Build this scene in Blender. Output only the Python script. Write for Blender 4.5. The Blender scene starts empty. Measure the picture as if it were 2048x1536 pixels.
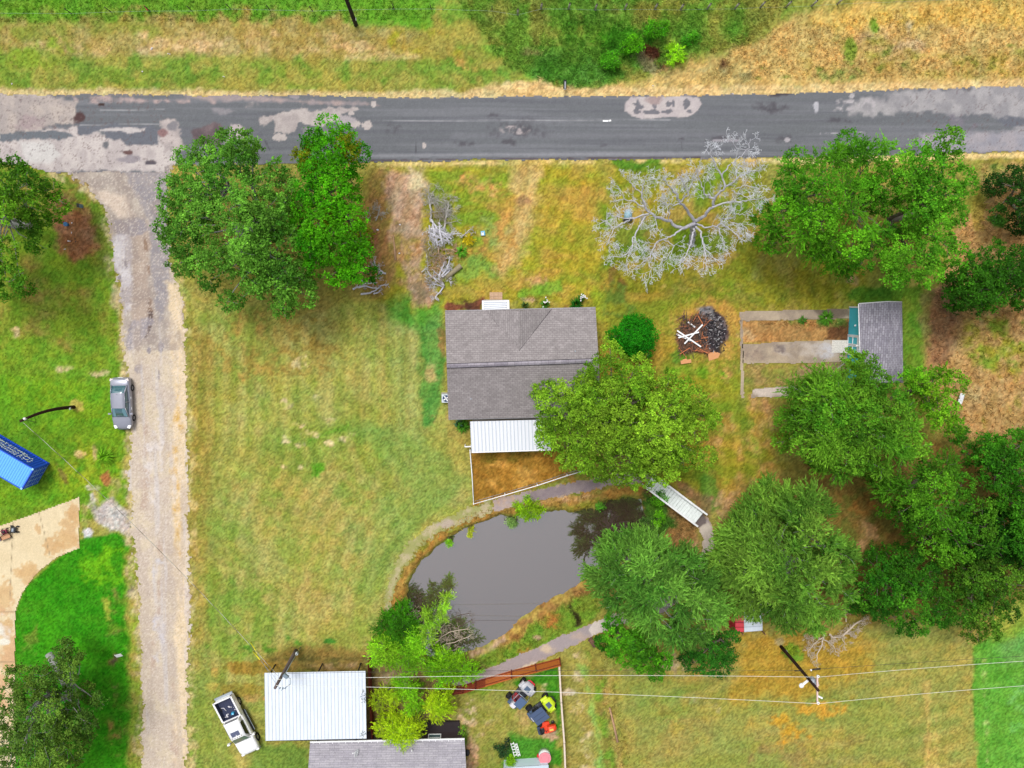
import bpy, math, random
import numpy as np
from mathutils import Vector, Matrix
# ---------------------------------------------------------------- camera, sky, sun
scene = bpy.context.scene
COL = scene.collection
H = 75.0                                    # drone height above the ground, metres
FPX = 28.0/36.0*2048.0
cam = bpy.data.cameras.new("camera"); cam.lens = 28.0; cam.sensor_width = 36.0
cam.clip_start = 0.5; cam.clip_end = 4000
camo = bpy.data.objects.new("camera", cam); COL.objects.link(camo)
nad = Vector((-36.0, 173.0, -FPX)).normalized()          # the point straight below, in camera axes
RQ = nad.rotation_difference(Vector((0, 0, -1)))
camo.rotation_mode = 'QUATERNION'; camo.rotation_quaternion = RQ; camo.location = (0, 0, H)
scene.camera = camo
RM = np.array(RQ.to_matrix())
SUN_EL, SUN_AZ = math.radians(64), math.radians(335)      # azimuth clockwise from north (+Y)
w = bpy.data.worlds.new("World"); scene.world = w; w.use_nodes = True
nt = w.node_tree; nt.nodes.clear()
sky = nt.nodes.new("ShaderNodeTexSky"); sky.sky_type = 'NISHITA'; sky.sun_disc = False
sky.sun_elevation = SUN_EL; sky.sun_rotation = SUN_AZ; sky.air_density = 1.0; sky.dust_density = 4.0; sky.ozone_density = 1.0
hs = nt.nodes.new("ShaderNodeHueSaturation"); hs.inputs['Saturation'].default_value = 0.22
bg = nt.nodes.new("ShaderNodeBackground"); bg.inputs['Strength'].default_value = 0.12
wo = nt.nodes.new("ShaderNodeOutputWorld")
nt.links.new(sky.outputs[0], hs.inputs['Color']); nt.links.new(hs.outputs[0], bg.inputs[0]); nt.links.new(bg.outputs[0], wo.inputs[0])
sl = bpy.data.lights.new("sun", 'SUN'); sl.energy = 1.5; sl.angle = math.radians(18); sl.color = (1.0, 0.985, 0.955)
so = bpy.data.objects.new("sun", sl); COL.objects.link(so); so.location = (0, 0, 60)
sd = Vector((math.sin(SUN_AZ)*math.cos(SUN_EL), math.cos(SUN_AZ)*math.cos(SUN_EL), math.sin(SUN_EL)))
so.rotation_euler = sd.to_track_quat('Z', 'Y').to_euler()
scene.view_settings.view_transform = 'Standard'; scene.view_settings.look = 'None'
scene.view_settings.exposure = 0.55; scene.view_settings.gamma = 1.0
# ---------------------------------------------------------------- helpers
def P(u, v, z=0.0):
    """photo pixel (2048x1536) at height z -> world point"""
    d = RM @ np.array([(u-1024)/FPX, -(v-768)/FPX, -1.0])
    t = (z-H)/d[2]
    return Vector((d[0]*t, d[1]*t, z))
def Pn(u, v, z):
    u = np.asarray(u, float); v = np.asarray(v, float); z = np.asarray(z, float)
    r = np.stack([(u-1024)/FPX, -(v-768)/FPX, -np.ones_like(u)], -1) @ RM.T
    t = (z-H)/r[..., 2]
    return np.stack([r[..., 0]*t, r[..., 1]*t, z+0*t], -1)
def proj(x, y, z=0.0):
    p = np.stack([x, y, np.zeros_like(x)+z-H], -1) @ RM
    return 1024+FPX*p[..., 0]/-p[..., 2], 768-FPX*p[..., 1]/-p[..., 2]
def lin(c):
    c = np.asarray(c, float)/255.0
    return np.where(c <= 0.04045, c/12.92, ((c+0.055)/1.055)**2.4)
ALB = 0.80
def S(r, g, b): return tuple(lin((r, g, b))*ALB)
_rt = np.random.RandomState(7).rand(256, 256)
def vnoise(x, y, s=0):
    x = np.asarray(x)+s*17.37; y = np.asarray(y)+s*5.91
    xi = np.floor(x).astype(int); yi = np.floor(y).astype(int)
    fx = x-xi; fy = y-yi; fx = fx*fx*(3-2*fx); fy = fy*fy*(3-2*fy)
    a = _rt[xi & 255, yi & 255]; b = _rt[(xi+1) & 255, yi & 255]
    c = _rt[xi & 255, (yi+1) & 255]; d = _rt[(xi+1) & 255, (yi+1) & 255]
    return (a*(1-fx)+b*fx)*(1-fy)+(c*(1-fx)+d*fx)*fy
def fbm(x, y, s=0, o=4):
    t = 0; a = 1; n = 0
    for i in range(o):
        t = t+a*vnoise(x*2**i, y*2**i, s+i*3); n += a; a *= .55
    return t/n
def sst(a, b, x):
    t = np.clip((x-a)/(b-a), 0, 1); return t*t*(3-2*t)
def sdf(px, py, poly):
    """signed distance, positive inside"""
    poly = np.asarray(poly, float); n = len(poly)
    d = np.full(px.shape, 1e18); ins = np.zeros(px.shape, bool)
    for i in range(n):
        a = poly[i]; b = poly[(i+1) % n]; e = b-a
        wx = px-a[0]; wy = py-a[1]
        t = np.clip((wx*e[0]+wy*e[1])/max(e@e, 1e-9), 0, 1)
        d = np.minimum(d, (wx-e[0]*t)**2+(wy-e[1]*t)**2)
        if a[1] != b[1]:
            c = ((a[1] > py) != (b[1] > py)) & (px < (b[0]-a[0])*(py-a[1])/(b[1]-a[1])+a[0])
            ins ^= c
    d = np.sqrt(d)
    return np.where(ins, d, -d)
def ribbon(pts, ws):
    """outline of a band along a centre line with half widths"""
    pts = np.array(pts, float); L = []; R = []
    if np.isscalar(ws): ws = [ws]*len(pts)
    for i in range(len(pts)):
        t = pts[min(i+1, len(pts)-1)]-pts[max(i-1, 0)]; t /= np.linalg.norm(t); nn = np.array([-t[1], t[0]])
        L.append(tuple(pts[i]+nn*ws[i])); R.append(tuple(pts[i]-nn*ws[i]))
    return L+R[::-1]
def link(o, parent=None):
    COL.objects.link(o)
    if parent: o.parent = parent
    return o
def tag(o, label=None, cat=None, group=None, kind=None):
    if label: o['label'] = label
    if cat: o['category'] = cat
    if group: o['group'] = group
    if kind: o['kind'] = kind
    return o
def thing(name, loc, label, cat, group=None, rz=0.0):
    o = bpy.data.objects.new(name, None); o.empty_display_size = .3
    o.location = loc; o.rotation_euler = (0, 0, rz); link(o)
    return tag(o, label, cat, group)
def copy_tree(o, parent=None):
    c = o.copy(); COL.objects.link(c)
    if parent: c.parent = parent
    for ch in list(o.children): copy_tree(ch, c)
    return c
def npmesh(name, V, F, mats, parent=None, cols=None, smooth=False, midx=None):
    V = np.asarray(V, np.float32).reshape(-1, 3); F = np.asarray(F, np.int32); k = F.shape[1]
    me = bpy.data.meshes.new(name)
    me.vertices.add(len(V)); me.vertices.foreach_set("co", V.ravel())
    me.loops.add(F.size); me.loops.foreach_set("vertex_index", F.ravel())
    me.polygons.add(len(F)); me.polygons.foreach_set("loop_start", np.arange(0, F.size, k, dtype=np.int32))
    try: me.polygons.foreach_set("loop_total", np.full(len(F), k, np.int32))
    except Exception: pass
    if not isinstance(mats, (list, tuple)): mats = [mats]
    for m in mats: me.materials.append(m)
    if midx is not None: me.polygons.foreach_set("material_index", np.asarray(midx, np.int32))
    if smooth: me.polygons.foreach_set("use_smooth", np.ones(len(F), bool))
    me.update(calc_edges=True); me.validate()
    if cols is not None:
        a = me.color_attributes.new("col", 'FLOAT_COLOR', 'POINT')
        c = np.ones((len(V), 4), np.float32); c[:, :3] = cols; a.data.foreach_set("color", c.ravel())
    o = bpy.data.objects.new(name, me)
    return link(o, parent)
class MB:
    """collects shapes for ONE mesh"""
    def __init__(s): s.v = []; s.f = []; s.m = []; s.sm = []
    def add(s, vs, fs, mi=0, sm=False):
        b = len(s.v); s.v += [tuple(v) for v in vs]
        for f in fs: s.f.append([b+i for i in f]); s.m.append(mi); s.sm.append(sm)
        return s
    def box(s, c, d, rz=0, mi=0, top=None, rx=0, ry=0):
        M = Matrix.Translation(Vector(c)) @ Matrix.Rotation(rz, 4, 'Z') @ Matrix.Rotation(ry, 4, 'Y') @ Matrix.Rotation(rx, 4, 'X')
        t = top or (1, 1); vs = []
        for z in (-.5, .5):
            k = t if z > 0 else (1, 1)
            for x, y in ((-.5, -.5), (.5, -.5), (.5, .5), (-.5, .5)):
                vs.append(M @ Vector((x*d[0]*k[0], y*d[1]*k[1], z*d[2])))
        return s.add(vs, [(3, 2, 1, 0), (4, 5, 6, 7), (0, 1, 5, 4), (1, 2, 6, 5), (2, 3, 7, 6), (3, 0, 4, 7)], mi)
    def tube(s, pts, rs, n=6, mi=0, cap=True, sm=True):
        pts = [Vector(p) for p in pts]
        if not isinstance(rs, (list, tuple)): rs = [rs]*len(pts)
        vs = []; fs = []
        for i, p in enumerate(pts):
            t = (pts[min(i+1, len(pts)-1)]-pts[max(i-1, 0)])
            if t.length < 1e-6: t = Vector((0, 0, 1))
            t.normalize()
            a = t.orthogonal() if abs(t.z) > .9 else t.cross(Vector((0, 0, 1)))
            a.normalize(); b = t.cross(a)
            for k in range(n):
                an = 2*math.pi*k/n; vs.append(p+(a*math.cos(an)+b*math.sin(an))*rs[i])
        for i in range(len(pts)-1):
            for k in range(n):
                k2 = (k+1) % n; fs.append((i*n+k, i*n+k2, (i+1)*n+k2, (i+1)*n+k))
        s.add(vs, fs, mi, sm)
        if cap:
            b = len(s.v)-len(vs)
            s.f.append([b+k for k in range(n)][::-1]); s.m.append(mi); s.sm.append(False)
            s.f.append([b+(len(pts)-1)*n+k for k in range(n)]); s.m.append(mi); s.sm.append(False)
        return s
    def cyl(s, p, r, h, n=20, mi=0, r2=None):
        p = Vector(p); return s.tube([p, p+Vector((0, 0, h))], [r, r if r2 is None else r2], n, mi)
    def quad(s, a, b, c, d, mi=0): return s.add([a, b, c, d], [(0, 1, 2, 3)], mi)
    def poly(s, pts, mi=0): return s.add(pts, [tuple(range(len(pts)))], mi)
    def slab(s, pts, th, mi=0):
        """prism: top outline pts (ccw), thickness down"""
        n = len(pts); lo = [(p[0], p[1], p[2]-th) for p in pts]
        fs = [tuple(range(n)), tuple(range(2*n-1, n-1, -1))]+[(i, n+i, n+(i+1) % n, (i+1) % n) for i in range(n)]
        return s.add(list(pts)+lo, fs, mi)
    def loft(s, secs, mi=0, sm=True, closed=True):
        n = len(secs[0]); vs = [p for q in secs for p in q]; fs = []
        for i in range(len(secs)-1):
            for k in range(n if closed else n-1):
                k2 = (k+1) % n; fs.append((i*n+k, i*n+k2, (i+1)*n+k2, (i+1)*n+k))
        s.add(vs, fs, mi, sm)
        b = len(s.v)-len(vs)
        if closed:
            s.f.append([b+k for k in range(n)][::-1]); s.m.append(mi); s.sm.append(False)
            s.f.append([b+(len(secs)-1)*n+k for k in range(n)]); s.m.append(mi); s.sm.append(False)
        return s
    def ball(s, c, r, n=10, mi=0, sq=(1, 1, 1)):
        vs = []; fs = []; c = Vector(c)
        for i in range(n+1):
            th = math.pi*i/n
            for k in range(2*n):
                ph = math.pi*k/n
                vs.append(c+Vector((r*sq[0]*math.sin(th)*math.cos(ph), r*sq[1]*math.sin(th)*math.sin(ph), r*sq[2]*math.cos(th))))
        for i in range(n):
            for k in range(2*n):
                k2 = (k+1) % (2*n); fs.append((i*2*n+k, (i+1)*2*n+k, (i+1)*2*n+k2, i*2*n+k2))
        return s.add(vs, fs, mi, True)
    def build(s, name, mats, parent=None, off=None, bevel=0):
        me = bpy.data.meshes.new(name)
        v = s.v if off is None else [(p[0]-off[0], p[1]-off[1], p[2]-off[2]) for p in s.v]
        me.from_pydata(v, [], s.f)
        if not isinstance(mats, (list, tuple)): mats = [mats]
        for m in mats: me.materials.append(m)
        me.polygons.foreach_set("material_index", s.m); me.polygons.foreach_set("use_smooth", s.sm)
        me.update(); o = bpy.data.objects.new(name, me)
        if bevel:
            b = o.modifiers.new("bevel", 'BEVEL'); b.width = bevel; b.segments = 2; b.limit_method = 'ANGLE'
        return link(o, parent)
# ---------------------------------------------------------------- materials
MATS = {}
def mat(name, col=None, rough=.7, metal=0, spec=.5, noise=0, nscale=6, attr=False, bump=0, bscale=30, transl=0, coat=0, stretch=None, emis=None):
    if name in MATS: return MATS[name]
    m = bpy.data.materials.new(name); m.use_nodes = True; n = m.node_tree; N = n.nodes; Lk = n.links
    b = N['Principled BSDF']; b.inputs['Roughness'].default_value = rough; b.inputs['Metallic'].default_value = metal
    b.inputs['Specular IOR Level'].default_value = spec
    if coat: b.inputs['Coat Weight'].default_value = coat; b.inputs['Coat Roughness'].default_value = .05
    src = None
    if attr:
        a = N.new('ShaderNodeAttribute'); a.attribute_name = 'col'; src = a.outputs['Color']
    else:
        a = N.new('ShaderNodeRGB'); a.outputs[0].default_value = (*col, 1); src = a.outputs[0]
    tc = N.new('ShaderNodeTexCoord'); vec = tc.outputs['Object']
    if stretch:
        mp = N.new('ShaderNodeMapping'); mp.inputs['Scale'].default_value = stretch; Lk.new(vec, mp.inputs[0]); vec = mp.outputs[0]
    if noise:
        nz = N.new('ShaderNodeTexNoise'); nz.inputs['Scale'].default_value = nscale; nz.inputs['Detail'].default_value = 5
        nz.inputs['Roughness'].default_value = .65; Lk.new(vec, nz.inputs['Vector'])
        mr = N.new('ShaderNodeMapRange'); mr.inputs[1].default_value = .25; mr.inputs[2].default_value = .75
        mr.inputs[3].default_value = 1-noise; mr.inputs[4].default_value = 1+noise; Lk.new(nz.outputs[0], mr.inputs[0])
        mx = N.new('ShaderNodeVectorMath'); mx.operation = 'SCALE'; Lk.new(src, mx.inputs[0]); Lk.new(mr.outputs[0], mx.inputs['Scale']); src = mx.outputs[0]
    Lk.new(src, b.inputs['Base Color'])
    if bump:
        n2 = N.new('ShaderNodeTexNoise'); n2.inputs['Scale'].default_value = bscale; n2.inputs['Detail'].default_value = 4; Lk.new(vec, n2.inputs['Vector'])
        bp = N.new('ShaderNodeBump'); bp.inputs['Strength'].default_value = bump; bp.inputs['Distance'].default_value = .05
        Lk.new(n2.outputs[0], bp.inputs['Height']); Lk.new(bp.outputs[0], b.inputs['Normal'])
    if transl:
        tr = N.new('ShaderNodeBsdfTranslucent'); Lk.new(src, tr.inputs['Color'])
        mi = N.new('ShaderNodeMixShader'); mi.inputs[0].default_value = transl
        Lk.new(b.outputs[0], mi.inputs[1]); Lk.new(tr.outputs[0], mi.inputs[2]); Lk.new(mi.outputs[0], N['Material Output'].inputs[0])
    MATS[name] = m; return m
def shingle(name, c1, c2, mort, rot=0, bw=.42, rh=.19):
    m = bpy.data.materials.new(name); m.use_nodes = True; n = m.node_tree; N = n.nodes; Lk = n.links
    b = N['Principled BSDF']; b.inputs['Roughness'].default_value = .95; b.inputs['Specular IOR Level'].default_value = .15
    tc = N.new('ShaderNodeTexCoord'); mp = N.new('ShaderNodeMapping'); mp.inputs['Rotation'].default_value = (0, 0, rot)
    sx = N.new('ShaderNodeVectorMath'); sx.operation = 'MULTIPLY'; sx.inputs[1].default_value = (1, 1, 0)
    Lk.new(tc.outputs['Object'], sx.inputs[0]); Lk.new(sx.outputs[0], mp.inputs[0])
    br = N.new('ShaderNodeTexBrick'); br.inputs['Color1'].default_value = (*c1, 1); br.inputs['Color2'].default_value = (*c2, 1)
    br.inputs['Mortar'].default_value = (*mort, 1); br.inputs['Scale'].default_value = 1; br.inputs['Brick Width'].default_value = bw
    br.inputs['Row Height'].default_value = rh; br.inputs['Mortar Size'].default_value = .02; br.inputs['Mortar Smooth'].default_value = .4
    br.inputs['Bias'].default_value = 0
    Lk.new(mp.outputs[0], br.inputs['Vector'])
    nz = N.new('ShaderNodeTexNoise'); nz.inputs['Scale'].default_value = 1.3; nz.inputs['Detail'].default_value = 6; nz.inputs['Roughness'].default_value = .7
    Lk.new(tc.outputs['Object'], nz.inputs['Vector'])
    n3 = N.new('ShaderNodeTexNoise'); n3.inputs['Scale'].default_value = 9; n3.inputs['Detail'].default_value = 3; Lk.new(tc.outputs['Object'], n3.inputs['Vector'])
    ad = N.new('ShaderNodeMath'); ad.operation = 'ADD'; Lk.new(nz.outputs[0], ad.inputs[0]); Lk.new(n3.outputs[0], ad.inputs[1])
    mr = N.new('ShaderNodeMapRange'); mr.inputs[1].default_value = .6; mr.inputs[2].default_value = 1.4; mr.inputs[3].default_value = .72; mr.inputs[4].default_value = 1.28
    Lk.new(ad.outputs[0], mr.inputs[0])
    mx = N.new('ShaderNodeVectorMath'); mx.operation = 'SCALE'; Lk.new(br.outputs[0], mx.inputs[0]); Lk.new(mr.outputs[0], mx.inputs['Scale'])
    Lk.new(mx.outputs[0], b.inputs['Base Color'])
    return m
M_ground = mat('ground_soil_grass', attr=True, rough=1, spec=.05, noise=.5, nscale=20, bump=.4, bscale=26)
M_road = mat('asphalt', attr=True, rough=.95, spec=.15, noise=.2, nscale=14, bump=.3, bscale=20)
M_leaf = mat('foliage', attr=True, rough=.7, spec=.12, transl=.30)
M_blade = mat('grass_blade', attr=True, rough=.9, spec=.05, transl=.2)
M_bark = mat('bark', S(120, 112, 100), rough=1, spec=.1, noise=.3, nscale=8)
M_dead = mat('dead_wood', S(205, 203, 210), rough=1, spec=.1, noise=.18, nscale=5)
M_white = mat('white_paint', S(248, 248, 250), rough=.5, noise=.05, nscale=3)
M_black = mat('black_plastic', S(30, 32, 36), rough=.5)
M_rubber = mat('tyre_rubber', S(38, 38, 40), rough=.85, spec=.2)
M_rim = mat('wheel_rim', S(190, 192, 198), rough=.35, metal=.6)
M_steel = mat('galvanised_steel', S(175, 185, 195), rough=.4, metal=.5, noise=.1, nscale=8)
M_glass = mat('car_glass', S(60, 105, 115), rough=.06, spec=1.0, coat=1)  # teal reflection put into the base colour
M_dglass = mat('dark_glass', S(18, 24, 30), rough=.08, spec=.8)
M_brown = mat('weathered_brown_wood', S(160, 120, 90), rough=.95, spec=.1, noise=.25, nscale=10)
# ---------------------------------------------------------------- outlines read off the place (plan positions)
ROAD = [(-900,178),(0,186),(100,190),(180,188),(300,189),(430,191),(600,190),(700,193),(860,196),(1024,191),(1110,193),(1190,192),(1400,190),(1540,186),(1700,183),(1850,177),(2048,172),(2950,150),
        (2950,288),(2048,304),(1900,307),(1760,312),(1600,315),(1400,317),(1200,320),(1024,320),(860,323),(740,324),(600,327),(330,331),(330,345),(110,345),(60,334),(-60,322),(-900,330)]
SIDE = [(90,334),(130,348),(170,372),(200,405),(220,445),(226,500),(232,560),(243,640),(247,700),(258,760),(262,860),(258,930),(262,1000),(262,1060),(268,1120),(276,1200),(279,1300),(283,1420),(283,1600),(285,1900),
        (372,1900),(373,1536),(376,1400),(379,1300),(382,1200),(377,1100),(377,1000),(374,900),(377,800),(372,720),(368,640),(362,580),(345,540),(338,480),(336,400),(338,350),(345,326),(90,326)]
DRIVE = [(-260,1150),(-60,1085),(0,1051),(60,1030),(160,993),(159,1096),(110,1117),(75,1145),(45,1185),(32,1222),(31,1300),(31,1420),(32,1600),(32,1800),(-260,1800)]
PATHA = ribbon([(772,1232),(782,1180),(800,1130),(830,1086),(872,1056),(920,1036),(985,1012)], [6,9,11,12,13,13,14])
PATHB = ribbon([(985,1012),(1050,995),(1110,983),(1165,972),(1220,960),(1290,955),(1318,972)], [13,12,12,12,12,12,12])
PATHC = ribbon([(1392,1030),(1408,1050),(1419,1078),(1414,1110),(1395,1145),(1370,1180),(1320,1215),(1260,1230),(1222,1243),(1180,1262),(1120,1288),(1060,1316),(1000,1344),(950,1362),(890,1372)], [13,14,13,13,13,13,13,13,13,13,14,15,16,15,13])
POND = [(813,1200),(816,1168),(838,1132),(870,1096),(905,1072),(945,1054),(985,1036),(1030,1032),(1080,1026),(1110,1022),(1150,1026),(1185,1018),(1215,1004),(1250,996),(1283,1000),(1290,1020),(1300,1060),(1290,1100),(1250,1120),(1205,1138),(1175,1160),(1135,1186),(1090,1210),(1050,1238),(1022,1262),(1004,1280),(965,1300),(930,1310),(880,1325),(840,1310),(815,1270),(806,1230)]
HOUSE = [(892,625),(1190,618),(1197,833),(899,838)]
SLAB1 = [(1479,622),(1700,616),(1700,638),(1479,643)]
SLAB2 = [(1484,688),(1550,684),(1700,678),(1702,724),(1570,728),(1484,728)]
SLAB3 = [(1505,778),(1560,772),(1650,768),(1650,792),(1560,795),(1500,796)]
SLABE = [(1479,640),(1486,640),(1489,796),(1481,796)]
BURN = [(1352,680),(1362,648),(1385,628),(1412,617),(1440,620),(1452,640),(1453,680),(1442,705),(1415,712),(1380,708),(1358,700)]
# ---------------------------------------------------------------- painting the ground colours, with a few soft shadows painted in
class Paint:
    def __init__(s, U, V, X, Y):
        s.U, s.V, s.X, s.Y = U, V, X, Y; s.c = np.zeros((len(U), 3)); s.n0 = fbm(X*.35, Y*.35, 1); s.n1 = fbm(X*1.1, Y*1.1, 5)
        s.n2 = fbm(X*.12, Y*.12, 9)
    def base(s, c): s.c[:] = S(*c)
    def _put(s, idx, m, c, c2=None, nz=0, sc=1.0, seed=0):
        if nz:
            f = fbm(s.X[idx]*sc, s.Y[idx]*sc, seed+11); f = sst(.5-.16, .5+.16, f-(nz-.5)*.3); m = m*f
        cc = np.array(S(*c))
        if c2 is not None:
            f = sst(.3, .7, fbm(s.X[idx]*1.3, s.Y[idx]*1.3, seed+31))[:, None]; cc = cc*(1-f)+np.array(S(*c2))*f
        s.c[idx] = s.c[idx]*(1-m[:, None])+cc*m[:, None]
    def poly(s, pts, c, c2=None, soft=8, warp=10, op=1, nz=0, sc=1.0, seed=0):
        p = np.array(pts, float); e = soft+warp+2
        idx = np.where((s.U > p[:, 0].min()-e) & (s.U < p[:, 0].max()+e) & (s.V > p[:, 1].min()-e) & (s.V < p[:, 1].max()+e))[0]
        if not len(idx): return
        d = sdf(s.U[idx], s.V[idx], p)
        d = d+warp*(fbm(s.X[idx]*.9, s.Y[idx]*.9, seed+2)-.5)*2*1.6+min(warp, 4)*.9*(fbm(s.X[idx]*3, s.Y[idx]*3, seed+3)-.5)*2
        s._put(idx, sst(-soft, soft, d)*op, c, c2, nz, sc, seed)
    def ell(s, cx, cy, rx, ry, c, c2=None, rot=0, soft=.5, op=1, nz=0, sc=1.0, seed=0, warp=.35):
        r = max(rx, ry)*1.6; idx = np.where((abs(s.U-cx) < r) & (abs(s.V-cy) < r))[0]
        if not len(idx): return
        a = math.radians(rot); dx = s.U[idx]-cx; dy = s.V[idx]-cy
        q = np.hypot((dx*math.cos(a)+dy*math.sin(a))/rx, (-dx*math.sin(a)+dy*math.cos(a))/ry)
        q = q+warp*(fbm(s.X[idx]*1.2, s.Y[idx]*1.2, seed+4)-.5)*2.4+warp*1.3*(fbm(s.X[idx]*3.3, s.Y[idx]*3.3, seed+14, 3)-.5)*2
        s._put(idx, sst(1+soft*.5, 1-soft*.5, q)*op, c, c2, nz, sc, seed)
    def line(s, pts, wd, c, **k): s.poly(ribbon(pts, wd), c, **k)
# the ground sheet: fine near the plot, coarse out to the horizon
def axis(a, b, st):
    core = np.arange(a, b+1e-6, st); out = [12, 30, 60, 120, 250, 500, 1000, 1800]
    return np.concatenate([[a-o for o in out[::-1]], core, [b+o for o in out]])
GX = axis(-58, 58, .16); GY = axis(-54, 36, .16)
XX, YY = np.meshgrid(GX, GY); X = XX.ravel(); Y = YY.ravel(); U, V = proj(X, Y)
g = Paint(U, V, X, Y)
g.base((150,140,62))
g._put(np.arange(len(X)), np.ones(len(X))*.6, (112,140,50), nz=.5, sc=.25)
g._put(np.arange(len(X)), np.ones(len(X))*.5, (178,152,82), nz=.35, sc=.5, seed=3)
# --- verge north of the road
g.poly([(-300,-200),(870,-200),(870,60),(-300,50)], (100,152,40), (108,150,46), soft=8)
g.poly([(-300,46),(60,44),(300,32),(520,30),(800,48),(840,75),(700,120),(300,110),(-300,120)], (158,136,70), (172,152,90), soft=18, warp=26)
g.poly([(-300,40),(60,44),(300,44),(320,70),(60,86),(-300,90)], (134,140,58), soft=14, nz=.5, sc=.6)
g.poly([(60,90),(180,74),(330,70),(520,72),(560,95),(480,115),(330,112),(180,112)], (206,172,124), (190,160,104), soft=12, warp=18, nz=.62, sc=.8)
g.ell(600,85,90,22,(198,164,112), nz=.6, sc=.8, seed=4); g.ell(715,92,50,12,(200,166,112), nz=.6); g.line([(690,118),(840,112)], 6, (208,178,120), soft=5, op=.8)
g.poly([(-300,112),(100,108),(180,120),(330,118),(520,120),(700,126),(900,120),(1010,150),(1000,178),(-300,178)], (126,146,54), (106,136,48), soft=12, warp=16)
g.poly([(-300,112),(100,108),(330,118),(700,126),(1000,150),(1000,178),(-300,178)], (158,150,70), soft=10, nz=.42, sc=.7, seed=77)
g.ell(70,110,80,30,(130,150,50), nz=.5, seed=6)
g.poly([(740,55),(920,55),(1010,120),(900,118),(760,100)], (150,150,44), (170,140,60), soft=12, nz=.7)
g.ell(930,130,40,8,(196,148,78), rot=25, nz=.7)
g.poly([(870,-200),(1560,-200),(1560,60),(1500,85),(1380,118),(1330,140),(1250,160),(1130,176),(1070,172),(1010,130),(960,90),(880,40)], (122,160,58), (100,146,48), soft=30, warp=34)
g._put(np.where((U>870)&(U<1560)&(V<90))[0], np.ones(((U>870)&(U<1560)&(V<90)).sum())*.75, (160,150,72), nz=.52, sc=.5, seed=8)
g.poly([(1060,118),(1130,104),(1260,130),(1290,148),(1200,172),(1100,176),(1075,160)], (78,130,40), (100,150,60), soft=14, warp=14)
g.ell(1180,60,60,30,(64,118,30), op=.8, nz=.6); g.ell(1250,80,50,30,(70,140,28), (50,112,24), op=.9)
g.ell(1300,104,18,14,(74,44,34), (100,60,40)); g.ell(1328,134,12,9,(60,40,26)); g.ell(1300,128,34,12,(150,138,100), rot=35, op=.85)
g.ell(1046,100,50,9,(176,160,100), op=.7, nz=.6); g.ell(1195,25,20,14,(140,110,74), op=.8, nz=.6)
g.poly([(1350,140),(1420,108),(1500,84),(1560,50),(1640,22),(1720,14),(1860,4),(2048,-2),(2900,-60),(2900,190),(1800,186),(1340,190),(1190,186),(1240,168)], (210,176,108), (190,158,94), soft=12, warp=16)
g.poly([(1640,18),(1900,6),(2900,-40),(2900,80),(2048,60),(1900,50),(1700,60),(1600,50)], (208,170,84), (214,178,98), soft=14)
g.poly([(1600,100),(1740,70),(1860,110),(2100,90),(2900,100),(2900,160),(1800,155),(1620,150)], (152,146,62), (190,158,88), soft=14, nz=.5, sc=.8)
g.poly([(1720,72),(1800,42),(1900,60),(1860,95),(1740,120)], (206,174,126), (184,150,110), soft=12, nz=.65)
g.ell(1700,100,12,28,(120,144,50), op=.9); g.ell(1748,52,9,14,(130,150,50)); g.ell(1680,150,50,12,(124,150,70), op=.8, nz=.6)
for i in range(26):
    r = random.Random(i*7+1); g.ell(r.uniform(1500,2040), r.uniform(90,165), r.uniform(4,14), r.uniform(3,9), (110,130,46), op=.75, nz=.7, seed=i)
g.ell(1449,130,10,16,(104,72,46), nz=.7)
g.poly([(1330,150),(1500,130),(1500,172),(1320,176)], (176,156,104), (158,140,84), soft=10, nz=.6)
g.poly([(980,166),(1080,160),(1150,178),(1350,172),(1700,168),(2048,160),(2900,120),(2900,190),(850,205)], (224,192,134), (208,174,116), soft=5, warp=5)
g.line([(-300,184),(100,186),(700,190),(990,190)], 7, (214,186,134), soft=5, warp=5, op=.85)
g.ell(1450,-150,500,120,(110,140,60), op=.5)
# --- south verge
g.line([(740,329),(1000,325),(1300,322),(1600,320),(2060,309)], 6, (222,192,130), soft=4, warp=4)
# --- block west of the side road
WEST = [(-900,330),(90,336),(150,362),(200,410),(222,470),(232,560),(250,720),(262,860),(262,1010),(180,1040),(-900,1300)]
g.poly(WEST, (104,142,38), (124,148,42), soft=5, warp=4)
g.poly([(-300,350),(100,345),(205,430),(225,600),(240,720),(120,700),(-300,690)], (128,140,48), (146,128,62), soft=14, warp=20, nz=.6, sc=.4)
g.poly([(110,350),(160,370),(195,410),(210,450),(215,540),(205,560),(195,500),(180,420),(120,370)], (110,124,48), (96,120,40), soft=8, op=.8)
g.poly([(104,385),(140,398),(180,410),(188,450),(188,515),(150,520),(118,490),(100,430)], (168,118,84), (150,100,66), soft=12, warp=16)
g.ell(150,420,24,14,(176,140,86), nz=.7)
g.ell(180,370,60,30,(150,120,66), nz=.6); g.ell(100,365,40,14,(120,130,50))
for a in [(125,735,18,9),(60,775,40,9),(30,665,9,10),(195,745,20,8),(175,690,18,5),(90,680,22,6),(70,760,12,5)]: g.ell(*a, (204,178,128), nz=.7, seed=int(a[0]))
g.poly([(-300,760),(60,755),(210,770),(250,860),(250,1000),(-300,1030)], (96,146,32), (118,152,34), soft=14)
g.poly([(60,900),(150,860),(250,900),(235,990),(120,975)], (146,158,40), soft=16, nz=.6)
g.ell(60,900,100,60,(74,118,30), op=.55, soft=1)  # darker ellipse paints the container's soft shadow into the grass
g.ell(194,905,9,20,(186,168,112), nz=.7); g.ell(160,908,9,7,(198,172,112)); g.ell(215,957,11,13,(166,112,64)); g.ell(152,812,12,12,(170,160,76)); g.ell(125,950,6,22,(120,112,50), rot=-30)
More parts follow.
